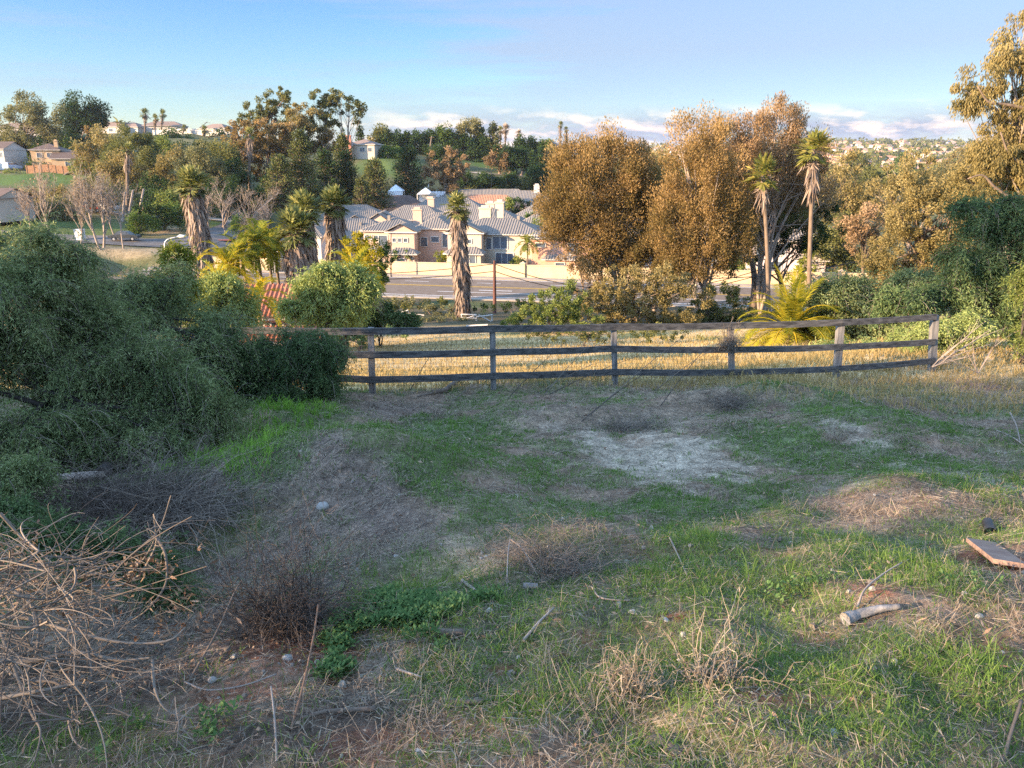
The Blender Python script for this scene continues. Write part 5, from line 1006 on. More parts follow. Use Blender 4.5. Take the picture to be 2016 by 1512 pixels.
stick('pipe', 'short grey length of pipe beside the white stone at centre', [(1030, 1159), (1058, 1161)], .017, .017, 'log_grey', lift=.016, sides=10, cat='pipe', k=4)
stick('stick', 'thin grey stick lying below the brown shrub at centre', [(1030, 1270), (1060, 1235), (1090, 1205)], .007, .005)
stick('stick', 'pale bent straw stem standing over the short pipe, left piece', [(998, 1155, .0), (1000, 1125, .1), (1005, 1105, .16)], .004, .003); stick('stick', 'pale bent straw stem slanting over the short pipe, right piece', [(1005, 1105, .14), (1030, 1115, .1), (1058, 1140, .02)], .0045, .003)
stick('stick', 'long pale stick slanting in the grass right of centre', [(1318, 1068, .03), (1335, 1105, .03), (1352, 1140, .02)], .005, .004); stick('stick', 'short flat grey chip of wood left of the short pipe', [(910, 1150), (936, 1170)], .010, .008)
stick('stick', 'thin pale stick lying in shadow at far right centre', [(1985, 830, .15), (1998, 850, .1), (2008, 875, .02)], .011, .007); stick('stick', 'bleached stick crossing the far right edge', [(1960, 850), (1990, 862), (2016, 880)], .009, .007)
stick('stick', 'curved thin pale stem lying in the grass below the brown shrub', [(1165, 1163), (1180, 1183), (1215, 1190), (1240, 1190)], .004, .003); stick('stick', 'tall slanting bare stem standing before the left weeds', [(572, 1440, 0), (600, 1390, .08), (625, 1340, .2), (636, 1310, .28)], .005, .0035, 'deadleaf', lift=0)
stick('stick', 'thin upright stem at the bottom edge left of centre', [(545, 1500, 0), (544, 1450, .06), (540, 1415, .13)], .004, .003); stick('stick', 'grey branch lying at the bottom of the weeds', [(595, 1425), (640, 1412), (700, 1408), (740, 1405)], .007, .010, 'bark')
stick('stick', 'grey stick on the soil in front of the weeds', [(780, 1325), (800, 1332), (830, 1343)], .006, .004); stick('stick', 'brown stick lying in the lower right corner', [(1975, 1500, 0), (1985, 1470, .06), (1998, 1440, .12)], .006, .005, 'bark')
stick('stick', 'thin grey stick left of the weeds in bare red soil', [(365, 1352), (410, 1368), (480, 1360), (545, 1337)], .004, .003); stick('stick', 'upward slanting dark twig between dead brush and twiggy shrub', [(370, 1345, 0), (430, 1290, .1), (470, 1245, .2), (487, 1232, .24)], .006, .003, 'bark')
stick('fallen_branch', 'flat bark slab in the weeds at lower centre left', [(860, 1252), (885, 1255), (912, 1254)], .018, .014, 'bark', cat='branch'); stick('fallen_branch', 'dark strip of bark in the grass at lower centre', [(880, 1390), (915, 1392), (950, 1390)], .011, .008, 'bark', cat='branch')
# plank with black pipe end and the low beam by the right bushes
g = G(1925, 1075, y1=19); g2 = G(1990, 1125, y1=19); d = g2 - g; M = Matrix.Translation(tuple((g + g2) / 2 + (0, 0, .035))) @ Matrix.Rotation(math.atan2(d[1], d[0]), 4, 'Z') @ Matrix.Rotation(-math.asin(d[2] / np.linalg.norm(d)), 4, 'Y')
b = B(); b.box(-.36, .36, -.075, .075, -.012, .012, M=M); tag(b.build('plank', pmat('plank_tan', (.19, .12, .09), (.29, .20, .15), scale=9, stretch=(1, 1, 1))), 'short flat tan plank lying on red soil at the right edge', 'plank')
g = G(1945, 1052, y1=19) + (0, 0, .035); b = B(); b.tubes(np.array([g + (-.02, -.05, 0), g + (.05, .10, .0)]), np.array([.036, .036]), 12, cap=False); b.tubes(np.array([g + (.05, .10, .0), g + (-.019, -.048, 0)]), np.array([.029, .029]), 12, cap=False); tag(b.build('pipe', MT['black'], smooth=True), 'black open pipe end resting on the tan plank', 'pipe')
b = B(); a_, c_ = P(1856, 716, 18.6), P(2040, 712, 19.2); d = c_ - a_; M = Matrix.Translation(tuple((a_ + c_) / 2)) @ Matrix.Rotation(math.atan2(d[1], d[0]), 4, 'Z'); b.box(-1.15, 1.15, -.07, .07, -.09, .05, M=M); tag(b.build('timber_beam', MT['grey_wood']), 'low grey timber beam lying on the ground right of the fence end', 'beam')
# pale bare branches right of the fence end, and the dead bush on a post
def spray(name, label, base, tips, r, mat, Y, cat='dead branch', twigs=60, tw=.18):
    g = np.array(P(base[0], base[1], Y)); root = empty(name, g, label, cat); b = B(); pts = []
    for (tx, ty, dy) in tips:
        e = P(tx, ty, Y + dy); ctl = (g + e) / 2 + np.array((0, 0, .12)) * np.linalg.norm(e - g) * rng.normal(); p = bez(g, ctl, e, 10); pts.append(p); x = B(); x.tubes(p, np.linspace(r, r * .3, 10), 5, tint=.3 + .6 * rng.random(), cap=False); x.build('branch', MT[mat], root, off=g, smooth=True)
    pts = np.array(pts); n = twigs; si = rng.integers(0, len(pts), n); ii = rng.integers(2, 10, n); s_ = pts[si, ii]; T = pts[si, ii] - pts[si, ii - 1]; T /= np.linalg.norm(T, axis=1, keepdims=True); L = tw * (.4 + rng.random(n))[:, None]; D = T + unit(n) * .7
    b.tubes(bez(s_, s_ + D * L * .5 + unit(n) * L * .1, s_ + D * L, 5), np.linspace(.4, .12, 5)[None] * r * np.ones((n, 1)), 3, cap=False, tint=rng.random(n)); b.build('twigs', MT[mat], root, off=g); return root
spray('dead_branch', 'bleached dead branch fanning up and right from the fence end', (1835, 722), [(1950, 650, 0), (1940, 660, .3), (1905, 665, -.2), (1890, 690, .2), (1955, 676, .4), (1915, 700, 0), (1870, 700, -.3), (1930, 640, .1)], .016, 'bark_pale', 17.2, tw=.3)
spray('dead_branch', 'dry forked twigs leaning beside the bleached branch at right', (1925, 735), [(1900, 690, 0), (1915, 672, .2), (1950, 690, .3), (1965, 668, .1), (1880, 715, -.2)], .013, 'bark_pale', 17.0, tw=.25, twigs=40)
g = P(1438, 660, 16.4); twig_shrub('dead_bush', 'dry tangled weed growing over the top of the fourth visible fence post', g - (0, 0, .25), .25, .42, 130, 'twig', r=.004, cat='dried weed')
for i, (x0, y0, x1, y1, lb) in enumerate([(808, 768, 862, 680, 'thin dark stem leaning by the mesh in the first bay'), (890, 790, 960, 745, 'bleached stem lying against the lower rail near the snapped branch'), (1000, 785, 1120, 668, 'long thin pale stem leaning right in the second bay'),
        (1070, 780, 1175, 665, 'long straight pale stem leaning towards the third post'), (1080, 778, 1260, 700, 'dark arching stem crossing low rail in the third bay'), (1050, 782, 1170, 716, 'shorter dark stem crossing the low rail by the third post'), (1145, 830, 1300, 716, 'pale bare stem rising in front of the third bay'),
        (1160, 820, 1350, 660, 'long dark stem rising right across the fourth bay'), (1300, 800, 1420, 650, 'thin stem reaching the top rail beside the dried weed'), (1290, 770, 1400, 690, 'stem slanting over the mesh in the fourth bay')]):
    a_ = G(x0, y0, y1=19); yb = a_[1] + 1.2; c_ = P(x1, y1, min(yb, 15.6)); m_ = (a_ + c_) / 2 + np.array((0, 0, .10)); b = B(); b.tubes(bez(a_, m_, c_, 12), np.linspace(.010, .004, 12), 4); tag(b.build('dry_weed', MT['twig' if i % 2 else 'bark_dark']), lb, 'dry weed')
# dark twiggy shrubs
twig_shrub('twiggy_shrub', 'dark leafless twiggy shrub at left front of the mulch mound', G(575, 1225, y1=19), .30, .40, 480, r=.0012)
twig_shrub('twiggy_shrub', 'brown low twiggy shrub at the centre behind the short pipe', G(1110, 1135, y1=19), .34, .22, 460, 'twig', r=.0011)
twig_shrub('twiggy_shrub', 'flattened grey twig shrub beside the white dirt patch', G(1230, 850, y1=19), .6, .22, 240, 'twig', r=.0022)
twig_shrub('twiggy_shrub', 'grey dry weed mound on top of the right hand rise', G(1450, 795, y1=19), .6, .2, 240, 'twig', r=.0022)
twig_shrub('twiggy_shrub', 'grey tangled dead bracken in the hollow under the left pepper tree', G(330, 1010, y1=19), .8, .35, 380, 'twig', r=.0022)
twig_shrub('twiggy_shrub', 'dark tangle of dead twigs in the hollow left of the crooked trunk', G(180, 1010, y1=19), .8, .35, 380, 'darktwig', r=.0022)
twig_shrub('twiggy_shrub', 'small dry tuft standing in a patch of sun below centre', G(1240, 1370, y1=19), .11, .22, 90, 'straw', r=.0016, cat='dry tuft')
twig_shrub('twiggy_shrub', 'dry upright tuft of straw at the lower right of the grass', G(1400, 1350, y1=19), .16, .25, 110, 'straw', r=.0016, cat='dry tuft')
# the heap of dead branches at bottom left
def brush_pile():
    g = G(120, 1330, y1=19); root = empty('brush_pile', g, 'heap of cut dead branches with curled dry leaves at the bottom left', 'brush pile')
    pk = [  # px, py, distance
     ([(0, 1010, 2.9), (45, 1060, 2.9), (105, 1110, 2.8)], .009), ([(130, 1142, 2.8), (220, 1120, 2.75), (280, 1075, 2.7), (315, 1040, 2.7), (337, 975, 2.7)], .010),
     ([(150, 1150, 2.75), (210, 1152, 2.7), (270, 1115, 2.65), (305, 1060, 2.65), (302, 1012, 2.6)], .008), ([(190, 1165, 2.6), (265, 1140, 2.6), (300, 1090, 2.6), (308, 1055, 2.6), (290, 1040, 2.6)], .007),
     ([(305, 1055, 2.6), (325, 1090, 2.55), (326, 1150, 2.5), (290, 1200, 2.45), (245, 1230, 2.45)], .008), ([(0, 1215, 2.5), (60, 1218, 2.5), (130, 1240, 2.4), (240, 1265, 2.35), (330, 1262, 2.35), (365, 1235, 2.4)], .011),
     ([(158, 1115, 2.8), (162, 1085, 2.8), (180, 1052, 2.8), (205, 1050, 2.8)], .006), ([(0, 1300, 2.3), (70, 1300, 2.3), (150, 1285, 2.3), (235, 1300, 2.25), (295, 1295, 2.25)], .014),
     ([(0, 1240, 2.3), (30, 1320, 2.2), (60, 1400, 2.1), (80, 1440, 2.0), (68, 1500, 1.95)], .009), ([(60, 1340, 2.2), (120, 1350, 2.15), (150, 1420, 2.1), (185, 1420, 2.1)], .007), ([(170, 1270, 2.3), (180, 1330, 2.2), (160, 1400, 2.1), (105, 1455, 2.0)], .007),
     ([(300, 1300, 2.25), (306, 1360, 2.15), (330, 1400, 2.1), (380, 1415, 2.1)], .007), ([(0, 1180, 2.6), (25, 1130, 2.6), (20, 1080, 2.7), (0, 1050, 2.7)], .008), ([(0, 1150, 2.6), (60, 1190, 2.5), (75, 1270, 2.4), (40, 1350, 2.3), (10, 1390, 2.2)], .010),
     ([(100, 1180, 2.6), (160, 1190, 2.55), (215, 1210, 2.5), (230, 1255, 2.4)], .006), ([(345, 1440, 2.0), (352, 1420, 2.0), (348, 1470, 1.95)], .005), ([(0, 1375, 2.1), (80, 1360, 2.1), (160, 1345, 2.15), (250, 1340, 2.2)], .009)]
    paths = []
    for pts, r in pk:
        c = curve_pts([P(a, b_, Y) for a, b_, Y in pts], 20); paths.append(c); b = B(); b.tubes(c, np.linspace(r, r * .35, 20) * .78 * (1 + .07 * rng.normal(size=20)), 6, tint=.3 + .5 * rng.random(), cap=False); b.build('branch', MT['twig'], root, smooth=True, off=g)
    A = np.concatenate(paths); Pc = np.array([P(rng.uniform(-70, 215), rng.uniform(1080, 1420), rng.uniform(2.0, 2.9)) for _ in range(260)])
    lowm = np.maximum(Pc[:, 2], HZ(Pc[:, 0], Pc[:, 1]) + .01); Pc[:, 2] = lowm; n = 640; si = rng.integers(0, len(Pc), n); s_ = Pc[si]; d = unit(n) * np.array((1, .8, .45)); L = (.15 + .4 * rng.random(n))[:, None]
    e = s_ + d * L; e[:, 2] = np.maximum(e[:, 2], HZ(e[:, 0], e[:, 1]) + .01); ctl = (s_ + e) / 2 + unit(n) * L * .28; b = B(); b.tubes(bez(s_, ctl, e, 8), np.linspace(1, .4, 8)[None] * (.0015 + .0026 * rng.random((n, 1)) ** 2), 4, cap=False, tint=rng.random(n) * .9); tagp = b.build('branch_tangle', MT['twig'], root, smooth=True, off=g); tagp['kind'] = 'stuff'
    n = 420; s_ = np.concatenate([A[rng.integers(0, len(A), n // 2)], Pc[rng.integers(0, len(Pc), n // 2)]]); d = unit(n); b = B(); b.tubes(bez(s_, s_ + d * .03 + unit(n) * .01, s_ + d * (.03 + .05 * rng.random((n, 1))), 4), np.full((n, 4), .0013), 3, cap=False, tint=.5 + .5 * rng.random(n)); b.build('spurs', MT['twig'], root, off=g)
    n = 620; k = rng.normal(size=(n, 3)) * np.array((.16, .12, .05)); cpx = np.array([P(a, b_, 2.6) for a, b_ in [(20, 1110), (60, 1170), (110, 1150), (170, 1190), (245, 1120), (305, 1110), (350, 1180), (350, 1230), (20, 1070)]]); C = cpx[rng.integers(0, 9, n)] + k * .45
    b = B(); b.leaves(C, unit(n) + np.array((0, 0, -.4)), .02 + .035 * rng.random(n), .007 + .006 * rng.random(n), rng.random(n)); b.build('dry_leaves', MT['deadleaf'], root, off=g)
brush_pile()

# ------------------------------------------------------------ pepper trees near the camera
def pepper(name, label, Y, lobes, base, n_str, slen, leaf, per=26, mat='pepper', r0=.12, nbr=20, depth=.9, group=None, cat='pepper tree', spread=.035, b0=None, droop=1.0, forks=3, tier=None, nb=22):
    LB = [(c - np.array((0, 0, .05 * slen)), np.maximum(r - .22 * slen, .3 * r)) for c, r in lobes_world(lobes, Y, depth)]; b0 = base_at(base, Y) if b0 is None else np.array(b0); root = empty(name, b0, label, cat, group)
    cb, tw, bo = pepper_crown(LB, n_str, slen, leaf, per, spread=spread, droop=droop, nbough=nb); cb.build('crown', MT[mat], root, off=b0); tw.build('shoots', MT['twig'], root, off=b0); bo.build('boughs', MT['bark_dark'], root, smooth=True, off=b0)['kind'] = 'stuff'
    cen = np.concatenate([c + unit(12) * r * .3 for c, r in LB]); trunk_mesh(b0, LB, cen, r0, nbr, forks=forks).build('trunk', MT['bark_dark'], root, smooth=True, off=b0); return root
pepper('pepper_tree', 'big weeping pepper tree filling the left edge of the slope', 8.5, [(30, 640, 170, 190), (150, 720, 150, 160, .4), (300, 760, 150, 130, .3), (-120, 700, 160, 250, -.5), (60, 860, 190, 90, -.6), (250, 870, 150, 80, -.4), (400, 820, 85, 75, .2), (90, 520, 105, 80, .6), (-60, 930, 150, 90, -1.2), (430, 790, 60, 50, .2), (330, 860, 90, 50, -.3), (180, 640, 90, 60, .5)], 60, 13000, .5, (.050, .0095), 26, r0=.14, nbr=34)
pepper('pepper_tree', 'airy pepper tree with bare dark limbs against the road, behind the big left one', 12.5, [(250, 560, 120, 60), (330, 600, 90, 60, .5), (170, 600, 130, 70, -.3), (90, 530, 90, 55), (345, 535, 45, 35, .3), (430, 640, 90, 55, .2), (390, 665, 100, 45, -.3), (260, 640, 90, 50, -.2)], 230, 2100, .60, (.06, .012), 22, r0=.13, nbr=70, tier=.9)
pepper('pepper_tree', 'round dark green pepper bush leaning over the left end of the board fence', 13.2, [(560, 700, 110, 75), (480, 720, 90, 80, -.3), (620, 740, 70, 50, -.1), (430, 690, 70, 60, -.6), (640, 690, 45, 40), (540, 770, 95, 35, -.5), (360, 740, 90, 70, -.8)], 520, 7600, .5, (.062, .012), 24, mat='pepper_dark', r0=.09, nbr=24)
pepper('pepper_seedling', 'low ferny green pepper growth behind the heap of dead branches', 3.6, [(90, 1060, 90, 45), (200, 1075, 80, 45, .1), (300, 1110, 60, 40, .1), (20, 1000, 60, 40, .6), (340, 1170, 55, 45)], 150, 1500, .18, (.030, .006), 24, mat='pepper_dark', r0=.012, nbr=12, cat='shrub', spread=.02, b0=G(170, 1150, y1=19), droop=.6)
pepper('pepper_seedling', 'leafy green pepper shoots at the left edge below the grey log', 5.6, [(30, 930, 80, 50), (-40, 960, 70, 60)], 20, 700, .25, (.04, .009), 22, mat='pepper', r0=.02, nbr=8, cat='shrub', b0=G(20, 985, y1=19))
pepper('pepper_tree', 'unseen pepper tree added beyond the left picture edge for its shade', 10, [(-640, 620, 170, 130), (-640, 720, 190, 160)], -640, 2600, .6, (.09, .03), 16, r0=.15, nbr=20)  # out of view, added to shade the left pepper crowns
# sunlit ones beyond the fence
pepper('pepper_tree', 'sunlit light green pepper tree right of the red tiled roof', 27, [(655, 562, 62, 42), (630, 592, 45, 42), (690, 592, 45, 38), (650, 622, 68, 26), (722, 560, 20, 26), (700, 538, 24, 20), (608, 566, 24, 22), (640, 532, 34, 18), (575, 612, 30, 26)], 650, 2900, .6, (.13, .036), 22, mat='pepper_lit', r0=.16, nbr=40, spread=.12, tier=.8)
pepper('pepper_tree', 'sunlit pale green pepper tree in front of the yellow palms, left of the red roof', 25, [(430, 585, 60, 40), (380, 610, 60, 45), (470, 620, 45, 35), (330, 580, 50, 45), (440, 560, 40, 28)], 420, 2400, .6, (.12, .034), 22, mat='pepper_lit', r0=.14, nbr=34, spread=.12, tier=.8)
pepper('pepper_tree', 'yellow green leafy tree with open limbs at the right end of the street lamp view', 23, [(350, 510, 30, 40), (330, 560, 45, 35), (290, 600, 50, 30), (365, 560, 25, 30)], 330, 1700, .5, (.12, .034), 20, mat='ygreen', r0=.10, nbr=24, spread=.10)
pepper('pepper_tree', 'grey green pepper tree behind the left edge crown, below the beige house', 21, [(40, 490, 70, 45), (-20, 520, 80, 60), (120, 510, 50, 30)], 20, 2600, .7, (.11, .028), 20, mat='pepper', r0=.16, nbr=24, spread=.10)
pepper('pepper_shrub', 'dark low ivy covered shrub on the bank just left of the collapsed rails', 44, [(740, 612, 45, 22), (790, 628, 40, 16), (700, 640, 40, 16)], 740, 1500, .6, (.22, .07), 16, mat='pepper_dark', r0=.08, nbr=6, cat='shrub', spread=.15)
# right hand side, mostly in shade
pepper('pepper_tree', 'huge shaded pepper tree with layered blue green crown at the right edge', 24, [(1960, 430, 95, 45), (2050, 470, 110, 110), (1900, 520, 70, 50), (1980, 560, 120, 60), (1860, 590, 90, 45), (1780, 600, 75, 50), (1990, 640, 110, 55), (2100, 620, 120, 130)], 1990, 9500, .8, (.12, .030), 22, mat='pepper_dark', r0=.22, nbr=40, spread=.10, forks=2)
pepper('pepper_tree', 'dark green pepper tree behind the fence just right of the date palm', 27, [(1650, 590, 60, 50), (1700, 620, 70, 50), (1620, 640, 40, 35), (1750, 640, 60, 45), (1690, 570, 40, 28), (1800, 560, 60, 36)], 1700, 5200, .8, (.13, .034), 20, mat='pepper', r0=.16, nbr=24, spread=.10)
pepper('pepper_bush', 'sunlit rounded pepper bush right behind the end post of the fence', 20, [(1850, 660, 60, 40), (1900, 650, 50, 40), (1820, 690, 45, 25), (1880, 690, 60, 22)], 1870, 2600, .45, (.085, .022), 20, mat='pepper_lit', r0=.08, nbr=14, cat='shrub', spread=.07)
pepper('pepper_bush', 'yellow green foliage catching light at the right picture edge', 18.5, [(2025, 560, 30, 45), (2030, 680, 26, 60)], 2030, 900, .45, (.08, .022), 20, mat='bush', r0=.07, nbr=8, cat='shrub', spread=.07)
pepper('pepper_bush', 'half lit olive bush seen between the rails of the last fence bay', 22, [(1740, 690, 60, 28), (1650, 690, 45, 26), (1790, 670, 40, 30)], 1730, 2000, .45, (.09, .025), 20, mat='pepper_lit', r0=.08, nbr=12, cat='shrub', spread=.07)

# ------------------------------------------------------------ brown and olive trees in front of the road
kb = dict(mode='up', leaf=(4.4, 1.5), clump=15, flat=1.2, shell=.3, jitter=1.4)
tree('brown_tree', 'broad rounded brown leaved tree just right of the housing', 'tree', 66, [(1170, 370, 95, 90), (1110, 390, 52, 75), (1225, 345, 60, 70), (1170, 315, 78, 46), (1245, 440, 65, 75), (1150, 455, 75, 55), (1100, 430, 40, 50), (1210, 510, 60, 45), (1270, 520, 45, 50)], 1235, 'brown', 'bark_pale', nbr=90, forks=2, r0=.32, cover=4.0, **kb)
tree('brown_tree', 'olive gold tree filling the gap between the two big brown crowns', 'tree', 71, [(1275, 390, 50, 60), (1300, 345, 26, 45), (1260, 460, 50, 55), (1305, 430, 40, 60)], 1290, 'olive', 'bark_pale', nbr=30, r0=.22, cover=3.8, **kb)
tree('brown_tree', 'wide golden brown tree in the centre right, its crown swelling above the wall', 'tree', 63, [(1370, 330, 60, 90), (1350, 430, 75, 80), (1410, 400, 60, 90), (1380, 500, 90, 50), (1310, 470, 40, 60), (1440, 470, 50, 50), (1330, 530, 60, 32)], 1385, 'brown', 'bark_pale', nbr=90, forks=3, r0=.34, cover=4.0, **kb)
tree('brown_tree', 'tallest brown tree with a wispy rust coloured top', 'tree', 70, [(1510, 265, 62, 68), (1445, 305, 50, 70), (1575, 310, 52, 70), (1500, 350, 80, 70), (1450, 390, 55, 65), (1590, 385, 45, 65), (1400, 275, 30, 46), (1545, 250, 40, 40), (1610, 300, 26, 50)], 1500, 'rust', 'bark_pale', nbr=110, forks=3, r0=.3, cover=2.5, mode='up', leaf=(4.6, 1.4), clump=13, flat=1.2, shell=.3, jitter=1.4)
tree('dark_tree', 'dark shaded tree standing below and behind the tallest brown crown', 'tree', 76, [(1540, 430, 85, 65), (1480, 430, 50, 55), (1590, 440, 55, 65), (1440, 505, 45, 35), (1550, 370, 60, 40)], 1545, 'dark_green', 'bark', nbr=30, r0=.3, cover=3.0, mode='rand', leaf=(5, 2.2), clump=13)
tree('olive_shrub', 'yellow olive bushy tree right under the brown crown behind the third fence post', 'tree', 56, [(1220, 565, 50, 45), (1260, 600, 60, 50), (1330, 600, 70, 50), (1210, 625, 40, 30), (1300, 550, 60, 30), (1170, 600, 30, 40), (1230, 650, 60, 20)], 1260, 'olive', nbr=30, r0=.2, cover=3.0, mode='rand', leaf=(4.6, 2.2), clump=11)
tree('olive_shrub', 'dark bushes under the brown trees behind the fourth fence bay', 'shrub', 60, [(1400, 600, 70, 45), (1360, 645, 75, 25), (1445, 620, 40, 35), (1190, 590, 30, 30), (1320, 650, 60, 20)], 1400, 'olive_green', nbr=16, r0=.18, cover=3.2, leaf=(4.6, 2.2), clump=11)
tree('rust_shrub', 'reddish leaved small tree in front of the wall beside the peach house', 'tree', 74, [(1130, 500, 32, 26), (1150, 530, 30, 24), (1160, 560, 36, 24)], 1150, 'rust', nbr=24, r0=.13, cover=1.7, leaf=(4.2, 2.2), clump=9)
tree('green_bush', 'rounded sunlit green bush in front of the road behind the third post', 'shrub', 52, [(1085, 600, 55, 36), (1050, 625, 48, 24), (1120, 590, 40, 34), (1130, 630, 50, 26), (1010, 630, 26, 14)], 1085, 'bush', nbr=10, r0=.1, cover=3.6, leaf=(4.0, 2.0), clump=9)
for i, (bx, tx, ty, r, lb) in enumerate([(1487, 1472, 480, .40, 'thick grey bare trunk, left of the three behind the date palm'), (1507, 1540, 440, .34, 'grey bare trunk leaning right, middle of the three behind the date palm'), (1520, 1500, 470, .36, 'grey bare trunk nearest the tall fan palm behind the date palm')]):
    b0 = base_at(bx, 70 + i); root = empty('grey_trunk', b0, lb, 'tree'); b = B(); e = P(tx, ty, 71 + i); c = curve_pts([b0 - (0, 0, .3), b0 * .5 + e * .5 + ((-.5, 0, 0) if i else (.4, 0, 0)), e], 10); b.tubes(c, np.linspace(r, r * .45, 10), 8); b.build('trunk', MT['bark_pale' if i else 'bark'], root, smooth=True, off=b0)
    LB = [(e + np.array((0, 0, .8)), np.array((2.2, 2, 1.8)))]; cb, cen = crown_mesh(LB, .047, 2.0, leaf=(5, 2), clump=12, mode='up'); cb.build('crown', MT['olive_green'], root, off=b0)
    b2 = B(); b2.tubes(bez(np.repeat(c[8][None], 12, 0), (c[8] + cen[:12]) / 2, cen[:12], 6), np.linspace(.12, .03, 6)[None] * np.ones((12, 1)), 4, cap=False); b2.build('branches', MT['bark_pale'], root, off=b0)
# right background trees
kr = dict(mode='rand', leaf=(4.2, 2.2), clump=13, shell=.45, jitter=.95)
tree('olive_tree', 'large sunlit khaki leaved tree mass on the right, below the big eucalyptus', 'tree', 44, [(1830, 420, 80, 60), (1780, 480, 60, 60), (1870, 500, 70, 60), (1760, 560, 50, 45), (1900, 380, 60, 45), (1940, 420, 60, 45), (1800, 365, 45, 40), (1820, 560, 60, 40), (1730, 510, 35, 40)], 1820, 'olive', nbr=60, r0=.25, cover=3.2, **kr)
tree('brown_tree', 'rust tinged airy tree in the right middle distance below the far town', 'tree', 105, [(1790, 345, 42, 45), (1760, 380, 45, 40), (1830, 370, 40, 40), (1790, 400, 60, 35)], 1785, 'olive', 'bark_pale', nbr=50, r0=.3, cover=1.9, mode='up', leaf=(5, 1.9), clump=11)
tree('olive_tree', 'dull olive tree right behind the tallest fan palm', 'tree', 110, [(1665, 350, 38, 45), (1650, 400, 45, 40), (1690, 400, 40, 40)], 1665, 'olive', nbr=30, r0=.3, cover=2.5, **kr)
tree('rust_tree', 'small rust brown tree in the right hollow behind the date palm', 'tree', 90, [(1700, 440, 45, 35), (1680, 470, 35, 28), (1725, 470, 30, 30)], 1700, 'rust', nbr=30, r0=.22, cover=2.6, **kr)
tree('olive_tree', 'dark shaded trees in the hollow between fan palm and khaki tree', 'tree', 100, [(1650, 470, 45, 55), (1670, 530, 50, 40), (1620, 500, 35, 50), (1710, 510, 40, 40)], 1655, 'olive_green', nbr=30, r0=.25, cover=2.8, **kr)
tree('olive_tree', 'hazy olive tree left of the far town on the right horizon', 'tree', 150, [(1700, 380, 40, 28), (1740, 400, 45, 28), (1720, 430, 60, 28), (1660, 420, 40, 26)], 1710, 'olive', nbr=20, r0=.3, cover=2.6, leaf=(3.8, 2), clump=9)
tree('olive_tree', 'rounded tree between the khaki mass and the right eucalyptus, in the middle distance', 'tree', 80, [(1880, 350, 45, 35), (1930, 370, 50, 35), (1860, 390, 40, 28), (1980, 400, 50, 40)], 1900, 'olive', nbr=30, r0=.25, cover=2.6, **kr)
tree('green_bush', 'bright green banana like bush before the pale townhouse among the trunks', 'shrub', 96, [(1465, 520, 24, 18), (1450, 530, 20, 12)], 1462, 'bush', nbr=6, r0=.08, cover=3, leaf=(4, 2), clump=7)
tree('green_bush', 'light green shrub at the foot of the tallest fan palm', 'shrub', 90, [(1585, 520, 18, 30), (1570, 545, 26, 18), (1590, 480, 12, 18)], 1585, 'ygreen', nbr=6, r0=.08, cover=2.6, leaf=(5, 2), clump=8)
for i, (px, py, rx, ry, Y, mt) in enumerate([(1640, 350, 30, 20, 240, 'olive'), (1720, 345, 30, 20, 280, 'olive_green'), (1860, 345, 30, 18, 260, 'olive'), (1310, 330, 22, 20, 230, 'olive_green'), (1265, 318, 22, 18, 260, 'olive_green'), (1690, 318, 24, 16, 420, 'olive_green'), (1780, 318, 20, 12, 500, 'mid_green'), (1900, 310, 30, 16, 420, 'olive'), (1870, 325, 20, 14, 600, 'olive_green')]):
    tree('valley_tree', ['olive tree in the valley right behind the tallest fan palm top', 'dark tree in the valley under the left end of the far town', 'olive tree in the valley before the right end of the far town', 'green tree top between the two brown crowns', 'small green crown just right of the first brown tree top', 'far dark crown at the left foot of the town hill', 'far green crown at the middle foot of the town hill', 'far olive crown beside the right eucalyptus', 'tiny olive crown under the right end of the town hill'][i], 'tree', Y, [(px, py, rx, ry), (px + rx * .6, py + ry * .5, rx * .7, ry * .8), (px - rx * .6, py + ry * .6, rx * .7, ry * .8)], px, mt, nbr=8, cover=3.0, leaf=(3.4, 1.9), clump=7)
tree('olive_tree', 'golden olive tree filling the gap below the corner eucalyptus', 'tree', 38, [(1945, 320, 45, 45), (1995, 300, 55, 60), (2030, 380, 60, 60), (1900, 375, 45, 35), (1965, 380, 60, 40), (2060, 280, 50, 80)], 2000, 'olive', nbr=40, r0=.2, cover=3.6, **kr)
# the tall eucalyptus at the right edge
tree('eucalyptus', 'tall golden eucalyptus with loose hanging clusters at the upper right corner', 'tree', 33, [(1935, 165, 48, 55), (1990, 110, 40, 45), (2040, 70, 50, 60), (1985, 270, 55, 55), (2040, 220, 60, 80), (1965, 330, 50, 35), (2060, 340, 70, 50), (1915, 220, 22, 36), (2090, 150, 60, 100), (1990, 345, 60, 45), (1945, 385, 45, 32), (2020, 400, 60, 40), (1950, 295, 40, 35)], 2060, 'olive', 'bark_pale', nbr=60, forks=2, r0=.22, cover=3.4, mode='droop', leaf=(7, 1.9), clump=18, shell=.35, jitter=1.0)
b0 = np.array(base_at(2060, 33)); b = B()
for pts in ([(2075, 420), (2010, 400), (1960, 370), (1935, 345), (1905, 352)], [(2050, 330), (2010, 320), (1985, 300), (1970, 260)], [(2080, 250), (2020, 215), (1975, 205), (1945, 200), (1925, 170)]): c = curve_pts([P(x, y_, 32.2) for x, y_ in pts], 14); b.tubes(c, np.linspace(.09, .025, 14), 6)
b.build('limb', MT['bark'], [o for o in COL.objects if o.name == 'eucalyptus'][0], smooth=True, off=b0)

